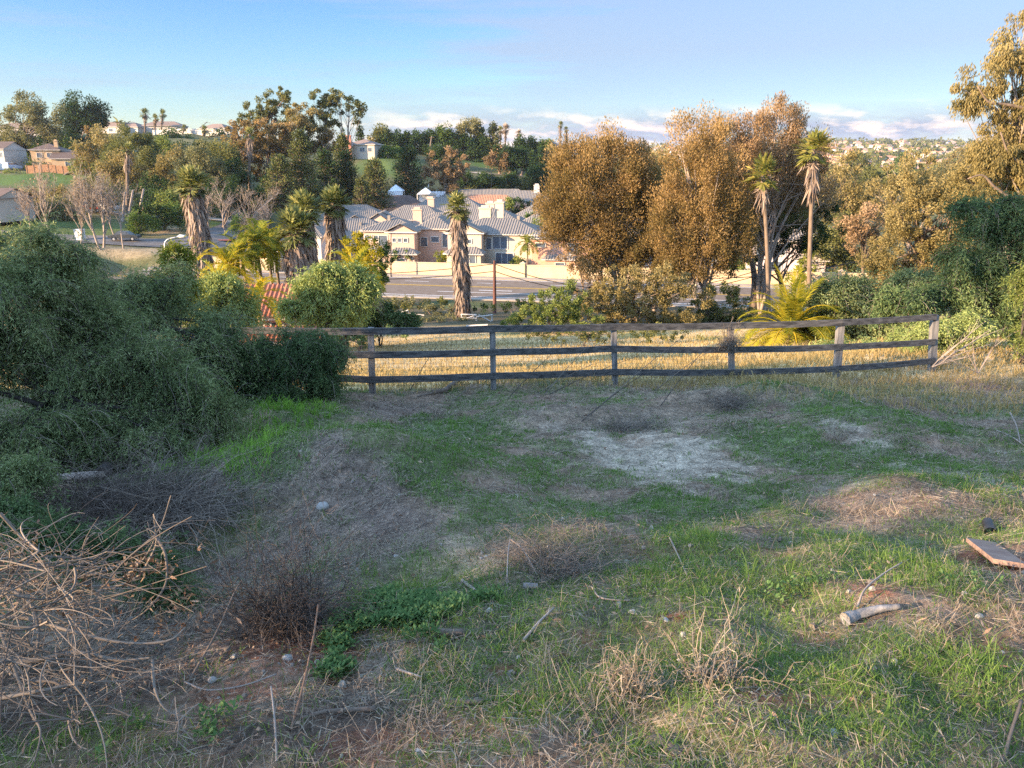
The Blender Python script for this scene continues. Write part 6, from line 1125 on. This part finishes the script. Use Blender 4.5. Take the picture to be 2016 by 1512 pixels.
# ------------------------------------------------------------ palms
fan_palm('shaggy_fan_palm', 'thick shaggy fan palm standing alone before the road in the middle of the picture', 66, 912, 612, 384, 29, [(.0, 11), (.25, 13), (.45, 14), (.6, 13), (.75, 12), (.88, 12), (.95, 14)], lean_px=-12, live=70, skirt_n=2800)
fan_palm('shaggy_fan_palm', 'shaggy fan palm at left with a long pale grey beard leaning slightly', 72, 405, 560, 336, 33, [(.0, 12), (.3, 16), (.6, 18), (.8, 17), (.9, 19), (.97, 20)], lean_px=-32, live=90, skirt_n=3400)
fan_palm('shaggy_fan_palm', 'broad front fan palm of the cluster with a fat beard of dead fronds', 50, 596, 600, 418, 42, [(.1, 24), (.3, 28), (.5, 29), (.7, 27), (.85, 24), (.97, 20)], lean_px=-16, live=90, skirt_n=3200)
fan_palm('shaggy_fan_palm', 'rear fan palm of the cluster, its green head above the fat front one', 55, 612, 600, 384, 36, [(.3, 16), (.6, 18), (.85, 16), (.97, 16)], lean_px=-16, live=80, skirt_n=1800)
fan_palm('shaggy_fan_palm', 'slimmer fan palm at the right of the cluster with a reddish beard', 57, 660, 590, 374, 32, [(.1, 12), (.4, 12), (.6, 14), (.75, 15), (.88, 16), (.97, 17)], lean_px=-4, live=80, skirt_n=2200)
fan_palm('fan_palm', 'slender fan palm with a leaning bare trunk before the tallest brown tree', 60, 1519, 585, 314, 37, [(.88, 3), (.93, 5), (.97, 7)], lean_px=-14, live=40, skirt_n=110, trunk_r=.14, mat='palm_lit')
fan_palm('fan_palm', 'tallest slender fan palm at the right edge of the brown trees', 60, 1597, 580, 262, 38, [(.80, 3), (.88, 5), (.97, 9)], lean_px=8, live=44, skirt_n=160, trunk_r=.15, mat='palm_lit')
for (px, b_, t_, cr, Y, lb) in [(319, 285, 217, 9, 325, 'tall thin fan palm alone on the left skyline'), (305, 275, 226, 8, 328, 'shorter thin fan palm beside the tall one on the left skyline'), (362, 290, 246, 7, 315, 'short fan palm against the white hilltop fence'), (402, 290, 248, 9, 315, 'fan palm with a thick beard left of the dark hilltop tree'),
        (1103, 320, 240, 7, 330, 'left and taller of two thin palms on the central skyline'), (1115, 320, 250, 6, 332, 'right and shorter of two thin palms on the central skyline'), (995, 300, 246, 10, 345, 'pair like palm head on the central ridge left of the dead palm'), (985, 300, 250, 8, 347, 'palm at the left of the close pair on the central ridge'), (1022, 290, 256, 8, 345, 'dead brown palm on the central ridge'),
        (490, 400, 252, 14, 170, 'thin fan palm rising inside the brown eucalyptus grove'), (250, 420, 282, 14, 150, 'fan palm half hidden in the left grove'), (285, 270, 215, 11, 320, 'palm covered tree at the left of the thin skyline palms')]:
    fan_palm('fan_palm', lb, Y, px, b_, t_, cr, [(.6, 2.5), (.97, 4)] if Y > 200 else [(.7, 5), (.97, 8)], live=34, skirt_n=90, mat='skirt' if 'dead' in lb else 'palm', trunk_r=.28)
feather_palm('rounded_palm', 'feathery palm on the left skyline beside the bungalow roof', 330, 235, (235, 250), 4.2, 30, True, 'palm', nl=16, ll=1.0, lw=.4, tr=.4)
feather_palm('date_palm', 'young bright yellow green date palm just behind the fence', 26.5, 1558, (1556, 652), 2.15, 46, True, 'yellow', nl=46, ll=.42, lw=.040, emin=-15, emax=84, droop=1.15, tr=.20, split=True, curl=.35, tint=.35)
for (px, py, R, n, Y, base, lb, mt) in [(450, 525, 2.3, 26, 47, 455, 'yellow feather palm nearest the leaning shaggy palm', 'yellow'), (430, 560, 2.0, 22, 44, 440, 'golden yellow feather palm low behind the pale pepper tree', 'yellow'), (505, 478, 2.2, 26, 50, 512, 'green yellow feather palm with a thin dark stem left of the cluster', 'ygreen'),
        (540, 490, 2.0, 22, 52, 546, 'feather palm touching the left side of the fat beard palm', 'ygreen'), (475, 500, 1.8, 20, 49, 486, 'small feather palm between the yellow and green ones', 'ygreen'), (525, 470, 1.6, 16, 53, 532, 'upright feather palm with a dark stem behind the others', 'yellow'), (700, 545, 2.1, 26, 42, 705, 'yellow green feather palm with drooping brown fronds beside the road', 'yellow'),
        (1038, 480, 1.9, 22, 103, 1036, 'feather palm standing before the cream townhouse', 'ygreen'), (505, 590, 1.6, 14, 35, 500, 'golden palm fronds arching over the red tiled roof', 'yellow')]:
    feather_palm('feather_palm', lb, Y, base, (px, py), R * 1.05, n, True, mt, nl=30, ll=.46, lw=.075, emin=-20, emax=82, droop=1.5, tr=.11)
tree('yellow_bush', 'yellow and orange leaved tree between the shaggy cluster and the road', 'tree', 50, [(700, 480, 34, 22), (720, 505, 38, 30), (690, 510, 25, 25), (715, 550, 25, 30)], 715, 'yellow', nbr=14, r0=.1, cover=3.0, leaf=(5, 2.2), clump=9)
tree('green_bush', 'dark green dense tree right behind the yellow one, before the pink townhouse', 'tree', 58, [(745, 500, 28, 28), (735, 540, 26, 40), (750, 560, 14, 30)], 742, 'mid_green', nbr=8, r0=.12, cover=3.4, leaf=(4, 2), clump=8)
b = B(); y_ = 41; [b.leaves(np.repeat(P(720, 560, y_)[None], 60, 0) + rng.normal(size=(60, 3)) * .15, np.array([(.8, 0, -1.4)]) + rng.normal(size=(60, 3)) * .25, .5 + 1.3 * rng.random(60), .05, rng.random(60)) for _ in range(2)]; b.build('dead_fronds', MT['skirt'], [o for o in COL.objects if o.get('label', '').startswith('yellow green feather palm with')][0], off=base_at(705, 42))

# ------------------------------------------------------------ left hillside and the mid distance
ke = dict(mode='rand', leaf=(3.8, 2.1), clump=12, shell=.45, jitter=.95)
tree('eucalyptus', 'pale green eucalyptus with open crown at the top left corner', 'tree', 235, [(40, 215, 40, 30), (15, 250, 35, 30), (90, 230, 32, 28), (105, 260, 25, 26), (60, 260, 45, 25), (5, 290, 30, 22)], 62, 'euc', 'bark_pale', nbr=60, r0=.45, forks=2, cover=3.2, leaf=(3.6, 1.9), clump=10, jitter=1.1)
tree('round_tree', 'dense dark green round tree on the left skyline', 'tree', 285, [(165, 228, 40, 30), (150, 240, 28, 24), (188, 240, 20, 22)], 165, 'dark_green', nbr=8, r0=.6, cover=9, leaf=(3.4, 2), clump=11, shell=.2, jitter=1.2)
tree('conical_shrub', 'small brown cone shaped tree below the round dark one', 'tree', 262, [(183, 262, 11, 15)], 183, 'brown', nbr=4, cover=4, leaf=(3, 1.8), clump=5)
lst = [(240, 330, 40, 30, 165, 'olive', 'sunlit khaki crown behind the fan of pinkish twigs'), (450, 345, 36, 26, 158, 'dark_green', 'dark crown behind the small pale lawn tree'), (400, 300, 36, 22, 190, 'olive_green', 'olive crown under the right part of the hilltop fence'), (90, 315, 26, 14, 215, 'olive', 'khaki crown at the left corner of the tan house'), (290, 425, 30, 22, 132, 'dark_green', 'dark bush behind the side road bush'), (340, 425, 26, 22, 134, 'mid_green', 'green tree just left of the leaning palm beard'), (150, 385, 50, 26, 142, 'olive', 'khaki open crown just right of the beige bungalow roof'), (110, 410, 44, 20, 136, 'euc', 'grey thicket at the corner of the beige bungalow'), (210, 385, 36, 26, 156, 'olive_green', 'olive thicket behind the parked red car'), (60, 395, 30, 22, 150, 'olive', 'khaki crown above the ridge of the beige bungalow'), (380, 372, 40, 30, 150, 'olive_green', 'olive crown under the head of the leaning palm'), (300, 372, 34, 24, 155, 'dark_green', 'dark thicket behind the three pale posts'), (490, 400, 36, 30, 142, 'dark_green', 'dark thicket behind the forked grey bare tree'), (340, 270, 30, 8, 300, 'mid_green', 'low scrub line under the hilltop fence'), (30, 300, 40, 22, 240, 'dark_green', 'dark shrubs behind the long brown roofed house'), (100, 290, 45, 22, 235, 'mid_green', 'mid green tree right of the long brown roof'), (150, 285, 40, 20, 245, 'dark_green', 'dark tree on the slope under the round skyline tree'), (200, 300, 42, 38, 190, 'olive', 'olive tree left of the pale trunk group'),
 (260, 290, 50, 42, 185, 'olive_green', 'big olive tree above the pale trunk group'), (215, 340, 40, 38, 170, 'olive_green', 'olive crown of the leaning pale trunks'), (320, 300, 24, 30, 200, 'bush', 'sunlit yellow green tree left of the dark slope'), (300, 330, 34, 34, 180, 'olive_green', 'olive tree beneath the sunlit yellow green one'),
 (350, 335, 40, 34, 160, 'olive', 'khaki tree just behind the leaning shaggy palm head'), (395, 330, 45, 36, 155, 'euc', 'grey green tree right behind the leaning shaggy palm head'), (435, 310, 36, 34, 170, 'olive_green', 'olive tree left of the brown eucalyptus grove'), (350, 300, 22, 18, 260, 'dark_green', 'dark bush on the shaded upper slope'),
 (435, 268, 18, 10, 312, 'dark_green', 'dark round tree before the right end of the hilltop fence'), (330, 400, 22, 24, 140, 'bush', 'leafy green tree left of the leaning palm beard'), (300, 400, 20, 22, 145, 'dark_green', 'dark bush above the side road at left'), (275, 438, 26, 18, 128, 'mid_green', 'grey green bush at the edge of the side road'),
 (450, 385, 38, 30, 140, 'dark_green', 'dark bush behind the small pale tree on the lawn'), (475, 440, 18, 14, 125, 'mid_green', 'small dark bush on the lit lawn'), (400, 400, 24, 26, 150, 'dark_green', 'dark bush right of the leaning palm beard'), (75, 330, 22, 10, 210, 'mid_green', 'small hedge by the van'),
 (120, 400, 40, 24, 155, 'olive_green', 'olive thicket between the beige house and pale trunks'), (170, 395, 30, 20, 160, 'olive', 'khaki thicket left of the red car'), (20, 345, 20, 6, 200, 'bush', 'low bush at the top of the bright green bank'), (160, 330, 18, 14, 200, 'bush', 'bright bush beside the tan house')]
for (px, py, rx, ry, Y, mt, lb) in lst:
    rx *= 1.22; ry *= 1.15; tree('hillside_tree', lb, 'tree', Y, [(px, py, rx * .8, ry * .8), (px - rx * .5, py + ry * .35, rx * .55, ry * .6), (px + rx * .55, py + ry * .3, rx * .55, ry * .6), (px + rx * .1, py - ry * .45, rx * .5, ry * .5)], px, mt, nbr=10, cover=2.9, **ke)
# brown eucalyptus grove
def euc(lb, Y, base, lobes, mat='olive', cover=2.2, r0=.4, nbr=30, forks=1, name='eucalyptus', bark='bark_pale', leaf=(4.0, 2.0), clump=9): return tree(name, lb, 'tree', Y, [(a, b_, c * 1.12, d * 1.12) for a, b_, c, d in lobes], base, mat, bark, r0=r0 * .8, nbr=nbr, forks=forks, cover=cover * 1.5, mode='rand', leaf=leaf, clump=clump, flat=.75)
euc('tall eucalyptus with a flat topped head, left peak of the grove', 200, 540, [(545, 190, 22, 12), (555, 200, 12, 12), (525, 205, 20, 14), (500, 225, 26, 16), (540, 235, 30, 16), (490, 240, 18, 12), (570, 225, 16, 14)], 'olive_green', 2.6, .45, 40)
euc('rusty brown eucalyptus at the left of the grove', 185, 470, [(475, 275, 28, 28), (460, 310, 26, 28), (505, 270, 24, 24)], 'brown', 2.4)
euc('brown eucalyptus in the centre of the grove', 190, 530, [(530, 270, 34, 30), (520, 310, 36, 34), (560, 280, 24, 34), (500, 330, 26, 24)], 'brown', 2.4)
euc('brown topped eucalyptus between the two tall heads of the grove', 195, 590, [(600, 225, 24, 20), (585, 250, 26, 24), (610, 260, 20, 26), (575, 290, 30, 30)], 'olive', 2.4)
euc('tall eucalyptus with rounded tufts, middle peak of the grove', 205, 645, [(635, 195, 22, 15), (640, 215, 18, 15), (630, 235, 16, 14), (655, 240, 16, 12), (650, 195, 12, 12)], 'olive_green', 2.4, .45, 40)
euc('slim eucalyptus with a bare white stem and three separate tufts, right peak of the grove', 205, 678, [(680, 192, 20, 11), (712, 212, 14, 13), (697, 212, 12, 9), (700, 234, 9, 9), (668, 215, 10, 8)], 'olive_green', 2.4, .35, 24, leaf=(3.6, 1.9), clump=7)
euc('brown eucalyptus lower right of the grove', 198, 640, [(650, 275, 24, 24), (625, 275, 18, 24), (665, 290, 16, 18)], 'brown', 2.2)
for (px, t_, b_, w, Y, mt, lb) in [(610, 262, 400, 62, 150, 'conifer', 'biggest conifer, sunlit on its left side, in the dark group'), (568, 308, 405, 62, 146, 'conifer', 'shorter pointed conifer at the left of the dark group'), (655, 300, 410, 66, 165, 'dark_green', 'dark shaded conifer right of the biggest one'), (690, 268, 350, 42, 175, 'conifer', 'olive tipped conifer right of the grove under the red chimney'),
        (695, 300, 410, 50, 168, 'dark_green', 'dark blue green conifer in the middle of the group'), (748, 315, 408, 56, 165, 'conifer', 'conifer with a sunlit left edge above the brown shingle roof'), (722, 350, 402, 30, 160, 'conifer', 'small olive conifer left of the one above the shingle roof'), (812, 290, 398, 60, 210, 'dark_green', 'tall dark narrow conifer above the white canopy'), (540, 350, 415, 40, 150, 'dark_green', 'dark low conifer at the foot of the grove')]:
    conifer('conifer', lb, Y, px, t_, b_, w, mt)
euc('purple brown tree with hanging seed clusters right of the dark conifer', 205, 878, [(875, 325, 38, 26), (860, 345, 28, 26), (890, 350, 30, 30), (880, 380, 24, 18)], 'rust', 2.6, .3, 20, name='brown_tree')
for px in (720, 724, 728): conifer('cypress', {720: 'left', 724: 'middle', 728: 'right'}[px] + 'most of three thin dark cypress spires behind the chimney house', 275, px, 249 + (px == 720) * 3, 285, 6, 'dark_green', group='cypress spires')
conifer('cypress', 'single dark cypress spire left of the chimney house', 275, 693, 254, 290, 5, 'dark_green')
rid = [(745, 262, 20, 12, 'olive_green', 'olive tree covering the corner of the chimney house'), (725, 290, 22, 18, 'olive', 'shrubs at the foot of the red chimney'), (765, 268, 22, 16, 'dark_green', 'dark tree right of the chimney house'), (790, 275, 24, 18, 'dark_green', 'dark ridge tree left of the tall dark conifer'), (770, 300, 26, 14, 'mid_green', 'shrub row above the hill lawn'),
 (830, 278, 26, 20, 'dark_green', 'dark ridge tree behind the wooden hilltop pole'), (876, 262, 16, 18, 'mid_green', 'light green rounded tree right of the hilltop pole'), (858, 268, 16, 14, 'dark_green', 'dark shrub between pole and light green tree'), (900, 275, 26, 22, 'dark_green', 'dark ridge tree right of the light green one'),
 (928, 250, 26, 14, 'euc', 'pale open eucalyptus on the central ridge'), (935, 285, 30, 26, 'dark_green', 'dark hedge like trees under the pale ridge eucalyptus'), (955, 295, 24, 24, 'dark_green', 'dark tree left of the ridge conifer'), (1000, 300, 30, 20, 'dark_green', 'dark tree below the ridge palms'), (985, 310, 24, 16, 'rust', 'purple grey shrub on the central hillside'),
 (1035, 285, 26, 20, 'dark_green', 'dark tree right of the dead ridge palm'), (1025, 310, 30, 18, 'dark_green', 'dark bush above the hill path'), (1060, 308, 26, 18, 'dark_green', 'dark bush left of the pale columned house'), (1072, 284, 14, 9, 'mid_green', 'green tree above the pale columned house'), (1090, 300, 14, 16, 'olive', 'olive tree under the two thin palms'), (870, 300, 30, 18, 'dark_green', 'dark bush above the purple brown tree'),
 (950, 375, 40, 14, 'olive_green', 'scrub on the dark slope behind the housing'), (1010, 380, 44, 14, 'dark_green', 'dark scrub right of the light mast'), (1045, 365, 40, 16, 'olive_green', 'dark scrub left of the brown tree edge'), (985, 352, 50, 12, 'dark_green', 'dark scrub band below the hill path'), (925, 352, 30, 14, 'dark_green', 'dark scrub right of the purple brown tree'), (770, 335, 20, 14, 'dark_green', 'bush on the hill lawn'), (1065, 340, 30, 18, 'dark_green', 'dark bush at the end of the hill path')]
for (px, py, rx, ry, mt, lb) in rid:
    Y = 300 if py < 300 else (262 if py < 340 else 232)
    tree('ridge_tree', lb, 'tree', Y, [(px, py, rx * .8, ry * .8), (px - rx * .5, py + ry * .3, rx * .55, ry * .65), (px + rx * .55, py + ry * .25, rx * .55, ry * .65), (px, py + ry * .8, rx * .9, ry * .6)], px, mt, nbr=5, cover=5.5, leaf=(3.2, 1.8), clump=8, shell=.3, jitter=1.1)
conifer('conifer', 'pointed ridge conifer left of the ridge palms', 300, 973, 244, 300, 30, 'conifer'); conifer('conifer', 'small conifer among the dark ridge trees', 300, 812, 260, 310, 22, 'dark_green')
for (px, py, rx, ry, Y, mt, lb) in [(985, 412, 20, 15, 160, 'mid_green', 'green tree before the terracotta dormer house'), (1022, 408, 22, 18, 165, 'dark_green', 'dark green tree right of the dormer house'), (997, 398, 12, 12, 158, 'bush', 'sunlit small crown between two garden trees'), (1062, 440, 16, 16, 122, 'bush', 'sunlit garden tree left of the peach house'), (1045, 428, 12, 10, 140, 'mid_green', 'small palm like bush between back gardens'),
        (790, 505, 22, 10, 106, 'mid_green', 'garden shrub before the pink townhouse'), (868, 505, 20, 9, 106, 'ygreen', 'banana like plants behind the wall left of the shaggy palm'), (1012, 515, 18, 9, 105, 'bush', 'olive hedge behind the wall before the cream townhouse'), (768, 440, 10, 8, 132, 'mid_green', 'grey green garden bush behind the pink townhouse roof')]:
    tree('garden_tree', lb, 'tree', Y, [(px, py, rx, ry), (px + rx * .4, py + ry * .3, rx * .6, ry * .7)], px, mt, nbr=6, cover=3.2, leaf=(3.6, 1.9), clump=7)
# bare pale trees at left
for i, (bx, t_, Y, sp, ln, lv, lb) in enumerate([(109, 285, 112, 55, -.02, 260, 'pale bare tree standing nearest the left edge by the side road'), (171, 330, 116, 50, .0, 60, 'slim pale trunk beside the white cabinet'), (208, 300, 113, 55, -.10, 120, 'leaning pale trunk, left of the crossing pair'), (215, 300, 114, 55, .06, 120, 'pale trunk leaning right, of the crossing pair'),
        (253, 318, 114, 70, .0, 60, 'pinkish bare tree with a fan of fine twigs'), (240, 330, 124, 40, -.16, 0, 'thin bare trunk leaning left behind the crossing pair'), (420, 345, 126, 85, .05, 90, 'small pale tree standing on the sunlit lawn'), (500, 330, 122, 90, .18, 60, 'grey bare tree with forked limbs right of the lawn'), (455, 330, 135, 80, .0, 0, 'bare grey branches before the dark bushes'), (78, 350, 118, 70, .0, 160, 'low grey leafless shrub by the beige house'), (540, 380, 130, 70, -.1, 0, 'bare grey stems under the dark conifers'), (1028, 372, 195, 60, 0, 40, 'dead palm like bare tree behind the housing')]):
    bare_tree('bare_tree', lb, Y, bx, t_, sp, leaves=lv, lean=ln, r0=(.19 if i in (0, 2, 3, 6, 7) else .12), levels=4, density=1.35, seed=i)
tree('dry_shrub', 'dry purple grey shrubs along the bank left of the shaggy palm', 'shrub', 68, [(870, 612, 34, 12), (830, 605, 26, 10), (790, 590, 30, 9)], 850, 'euc', nbr=6, r0=.06, cover=2.0, leaf=(3.6, 1.8), clump=7)
tree('dry_shrub', 'dark low bushes behind the third and fourth fence bays', 'shrub', 40, [(1110, 660, 50, 14), (1060, 650, 40, 12), (1180, 655, 36, 16), (1300, 655, 80, 14)], 1150, 'olive_green', nbr=6, r0=.06, cover=2.6, leaf=(4, 2), clump=8)
tree('dry_shrub', 'grey brown thicket on the bank below the road, left of the shaggy palm', 'shrub', 62, [(870, 630, 45, 12), (820, 640, 40, 12), (930, 645, 40, 8), (760, 640, 30, 12)], 850, 'euc', nbr=6, r0=.06, cover=2.4, leaf=(3.6, 1.8), clump=8)
tree('green_shrub', 'dark green brush at the roadside right of the pole', 'shrub', 66, [(1010, 605, 30, 10), (1050, 600, 26, 10), (955, 610, 20, 8)], 1010, 'dark_green', nbr=4, r0=.05, cover=3, leaf=(3.6, 1.8), clump=8)
tree('green_shrub', 'green brush along the road edge between yellow palm and dry shrubs', 'shrub', 70, [(800, 600, 34, 8), (760, 600, 24, 9), (860, 596, 28, 7)], 800, 'olive_green', nbr=4, r0=.05, cover=3, leaf=(3.6, 1.8), clump=8)
tree('ivy_bank', 'ivy covered low growth behind the first fence post', 'shrub', 36, [(700, 672, 40, 14), (770, 655, 40, 10), (650, 660, 40, 20)], 700, 'pepper_dark', nbr=6, r0=.06, cover=3, leaf=(4, 2), clump=8)

# ------------------------------------------------------------ the far town on the hill
def far_town():
    tm = []
    for (w, d, h, r, wm, rm) in [(14, 9, 5, 2.4, 'w_white', 'tile_far'), (11, 9, 6.5, 2.0, 'w_cream', 'tile_terra'), (18, 10, 4.5, 2.6, 'w_white', 'tile_terra'), (12, 10, 6, 2.2, 'w_peach', 'tile_far')]:
        b = B(); b.box(-w / 2, w / 2, -d / 2, d / 2, -2, h); a0, a1, b0_, b1_ = -w / 2 - .5, w / 2 + .5, -d / 2 - .5, d / 2 + .5; hp = b1_; z = h + .02; A, C = (a0 + hp, 0, h + r), (a1 - hp, 0, h + r)
        b.quad((a0, b0_, z), (a1, b0_, z), C, A, 1); b.quad((a1, b1_, z), (a0, b1_, z), A, C, 1); b.quad((a1, b0_, z), (a1, b1_, z), C, C, 1); b.quad((a0, b1_, z), (a0, b0_, z), A, A, 1)
        for x in np.arange(-w / 2 + 1.5, w / 2 - 1, 3): b.box(x, x + 1.3, -d / 2 - .05, -d / 2 - .01, 1.2, 2.6, 2)
        tm.append(b.build('far_house', [MT[wm], MT[rm], MT['glass']], link_=False))
    n = 0
    for i in range(230):
        px = rng.uniform(1600, 2000) if i < 200 else rng.uniform(1270, 1350); Y = 800 * (2150 / 800) ** rng.random(); u = ray(px, 300)[0]; x = u * Y; o = tm[i % 4].copy(); COL.objects.link(o); o.name = 'far_house'
        s = rng.uniform(.7, 1.0) * (1 + Y / 4000); o.scale = (s, s, s); o.location = (x, Y, hz(x, Y) + 1.0); o.rotation_euler = (0, 0, rng.uniform(-.9, .9)); tag(o, 'tiny pale house with a low tiled roof on the far hillside at the horizon', 'house', 'houses on the far hillside')
    b = B(); N = 1700; px = rng.uniform(1180, 2300, N); Yt = 420 * (2600 / 420) ** rng.random(N); x = ray(0, 300)[0] * 0 + (px - 1008) / 1530 * Yt / .99; z = HZ(x, Yt); R = rng.uniform(3, 7, N) * (1 + Yt / 2500)
    k = 26; C = np.repeat(np.stack([x, Yt, z + R * .6], 1), k, 0) + unit(N * k) * np.repeat(R, k)[:, None] * np.array((1, 1, .8)) * rng.random((N * k, 1)) ** .4; RR = np.repeat(R, k)
    b.leaves(C, unit(N * k), RR * .75, RR * .5, np.clip(np.repeat(rng.random(N), k) * .7 + .3 * rng.random(N * k), 0, 1)); tag(b.build('distant_trees', MT['olive_green']), 'scattered distant trees among the far houses', 'trees', None, 'stuff')
far_town()

# ------------------------------------------------------------ unseen trees added behind the viewer, shaped to shade the near slope
def caster(label, s, w, ztop, rad, h=5.0, mat='olive_green', leafsz=.26, cover=3.0, r0=.25):
    x = .906 * s + .423 * w; y = .423 * s - .906 * w; g = hz(x, y); c = np.array((x, y, ztop - h / 2)); root = empty('added_shade_tree', (x, y, g), label, 'tree', 'unseen bushy trees added in a row behind the viewer for shade' if 'row behind' in label else None); LB = [(c, np.array((rad, rad, h / 2)))]
    cb, cen = crown_mesh(LB, 1.0, cover, leaf=(leafsz, leafsz * .5), clump=.6, shell=.05, jitter=1.7); cb.build('crown', MT[mat], root, off=(x, y, g)); b = B(); zt_ = max(ztop - h * .3, g + .5); b.tubes(np.array([(x, y, g - .3), (x + .1, y, (g + zt_) / 2), (x, y, zt_)]), np.array([r0, r0 * .8, r0 * .4]), 8); b.build('trunk', MT['bark'], root, smooth=True, off=(x, y, g))
for w in np.arange(-17.1, 7, 1.45):
    zt_ = float(np.interp(w, [-17.5, -15, -13.4, -12, -10, -6, -3.6, -2.9, -.9, -.2, 2, 6], [1.5, 2.1, 3.6, 4.4, 4.9, 5.2, 5.1, 3.1, 3.1, 4.8, 5.3, 5.8])); caster('unseen bushy tree added in the row behind the viewer for shade', -25, w, zt_ + .5, 1.6, 6.5 if w > -12 else 4.5, cover=9, leafsz=.34)  # crown heights and the gap are shaped to place shade and sun patches
caster('unseen tall crowned tree added behind the viewer for shade, taller than the others', -26, -16.0, 13.2, 2.6, 5.4, cover=4.2)  # high crowns added to shade the pepper tops at the right
caster('second unseen tall crowned tree added for shade, left of the other one behind the viewer', -29, -18.6, 12.4, 2.2, 4.6, cover=2.6)

# ------------------------------------------------------------ thin evening air
hb_ = B(); hb_.box(-2600, 2900, -60, 4100, -75, 75); hm = bpy.data.materials.new('haze_air'); hm.use_nodes = True; q = NT(hm.node_tree)
v_ = q.n('ShaderNodeVolumePrincipled', {'Color': (.80, .87, 1.0, 1), 'Density': .00007, 'Anisotropy': .2}); o_ = q.n('ShaderNodeOutputMaterial'); hm.node_tree.links.new(v_.outputs[0], o_.inputs['Volume'])
hz_ = hb_.build('haze', hm); hz_['kind'] = 'stuff'
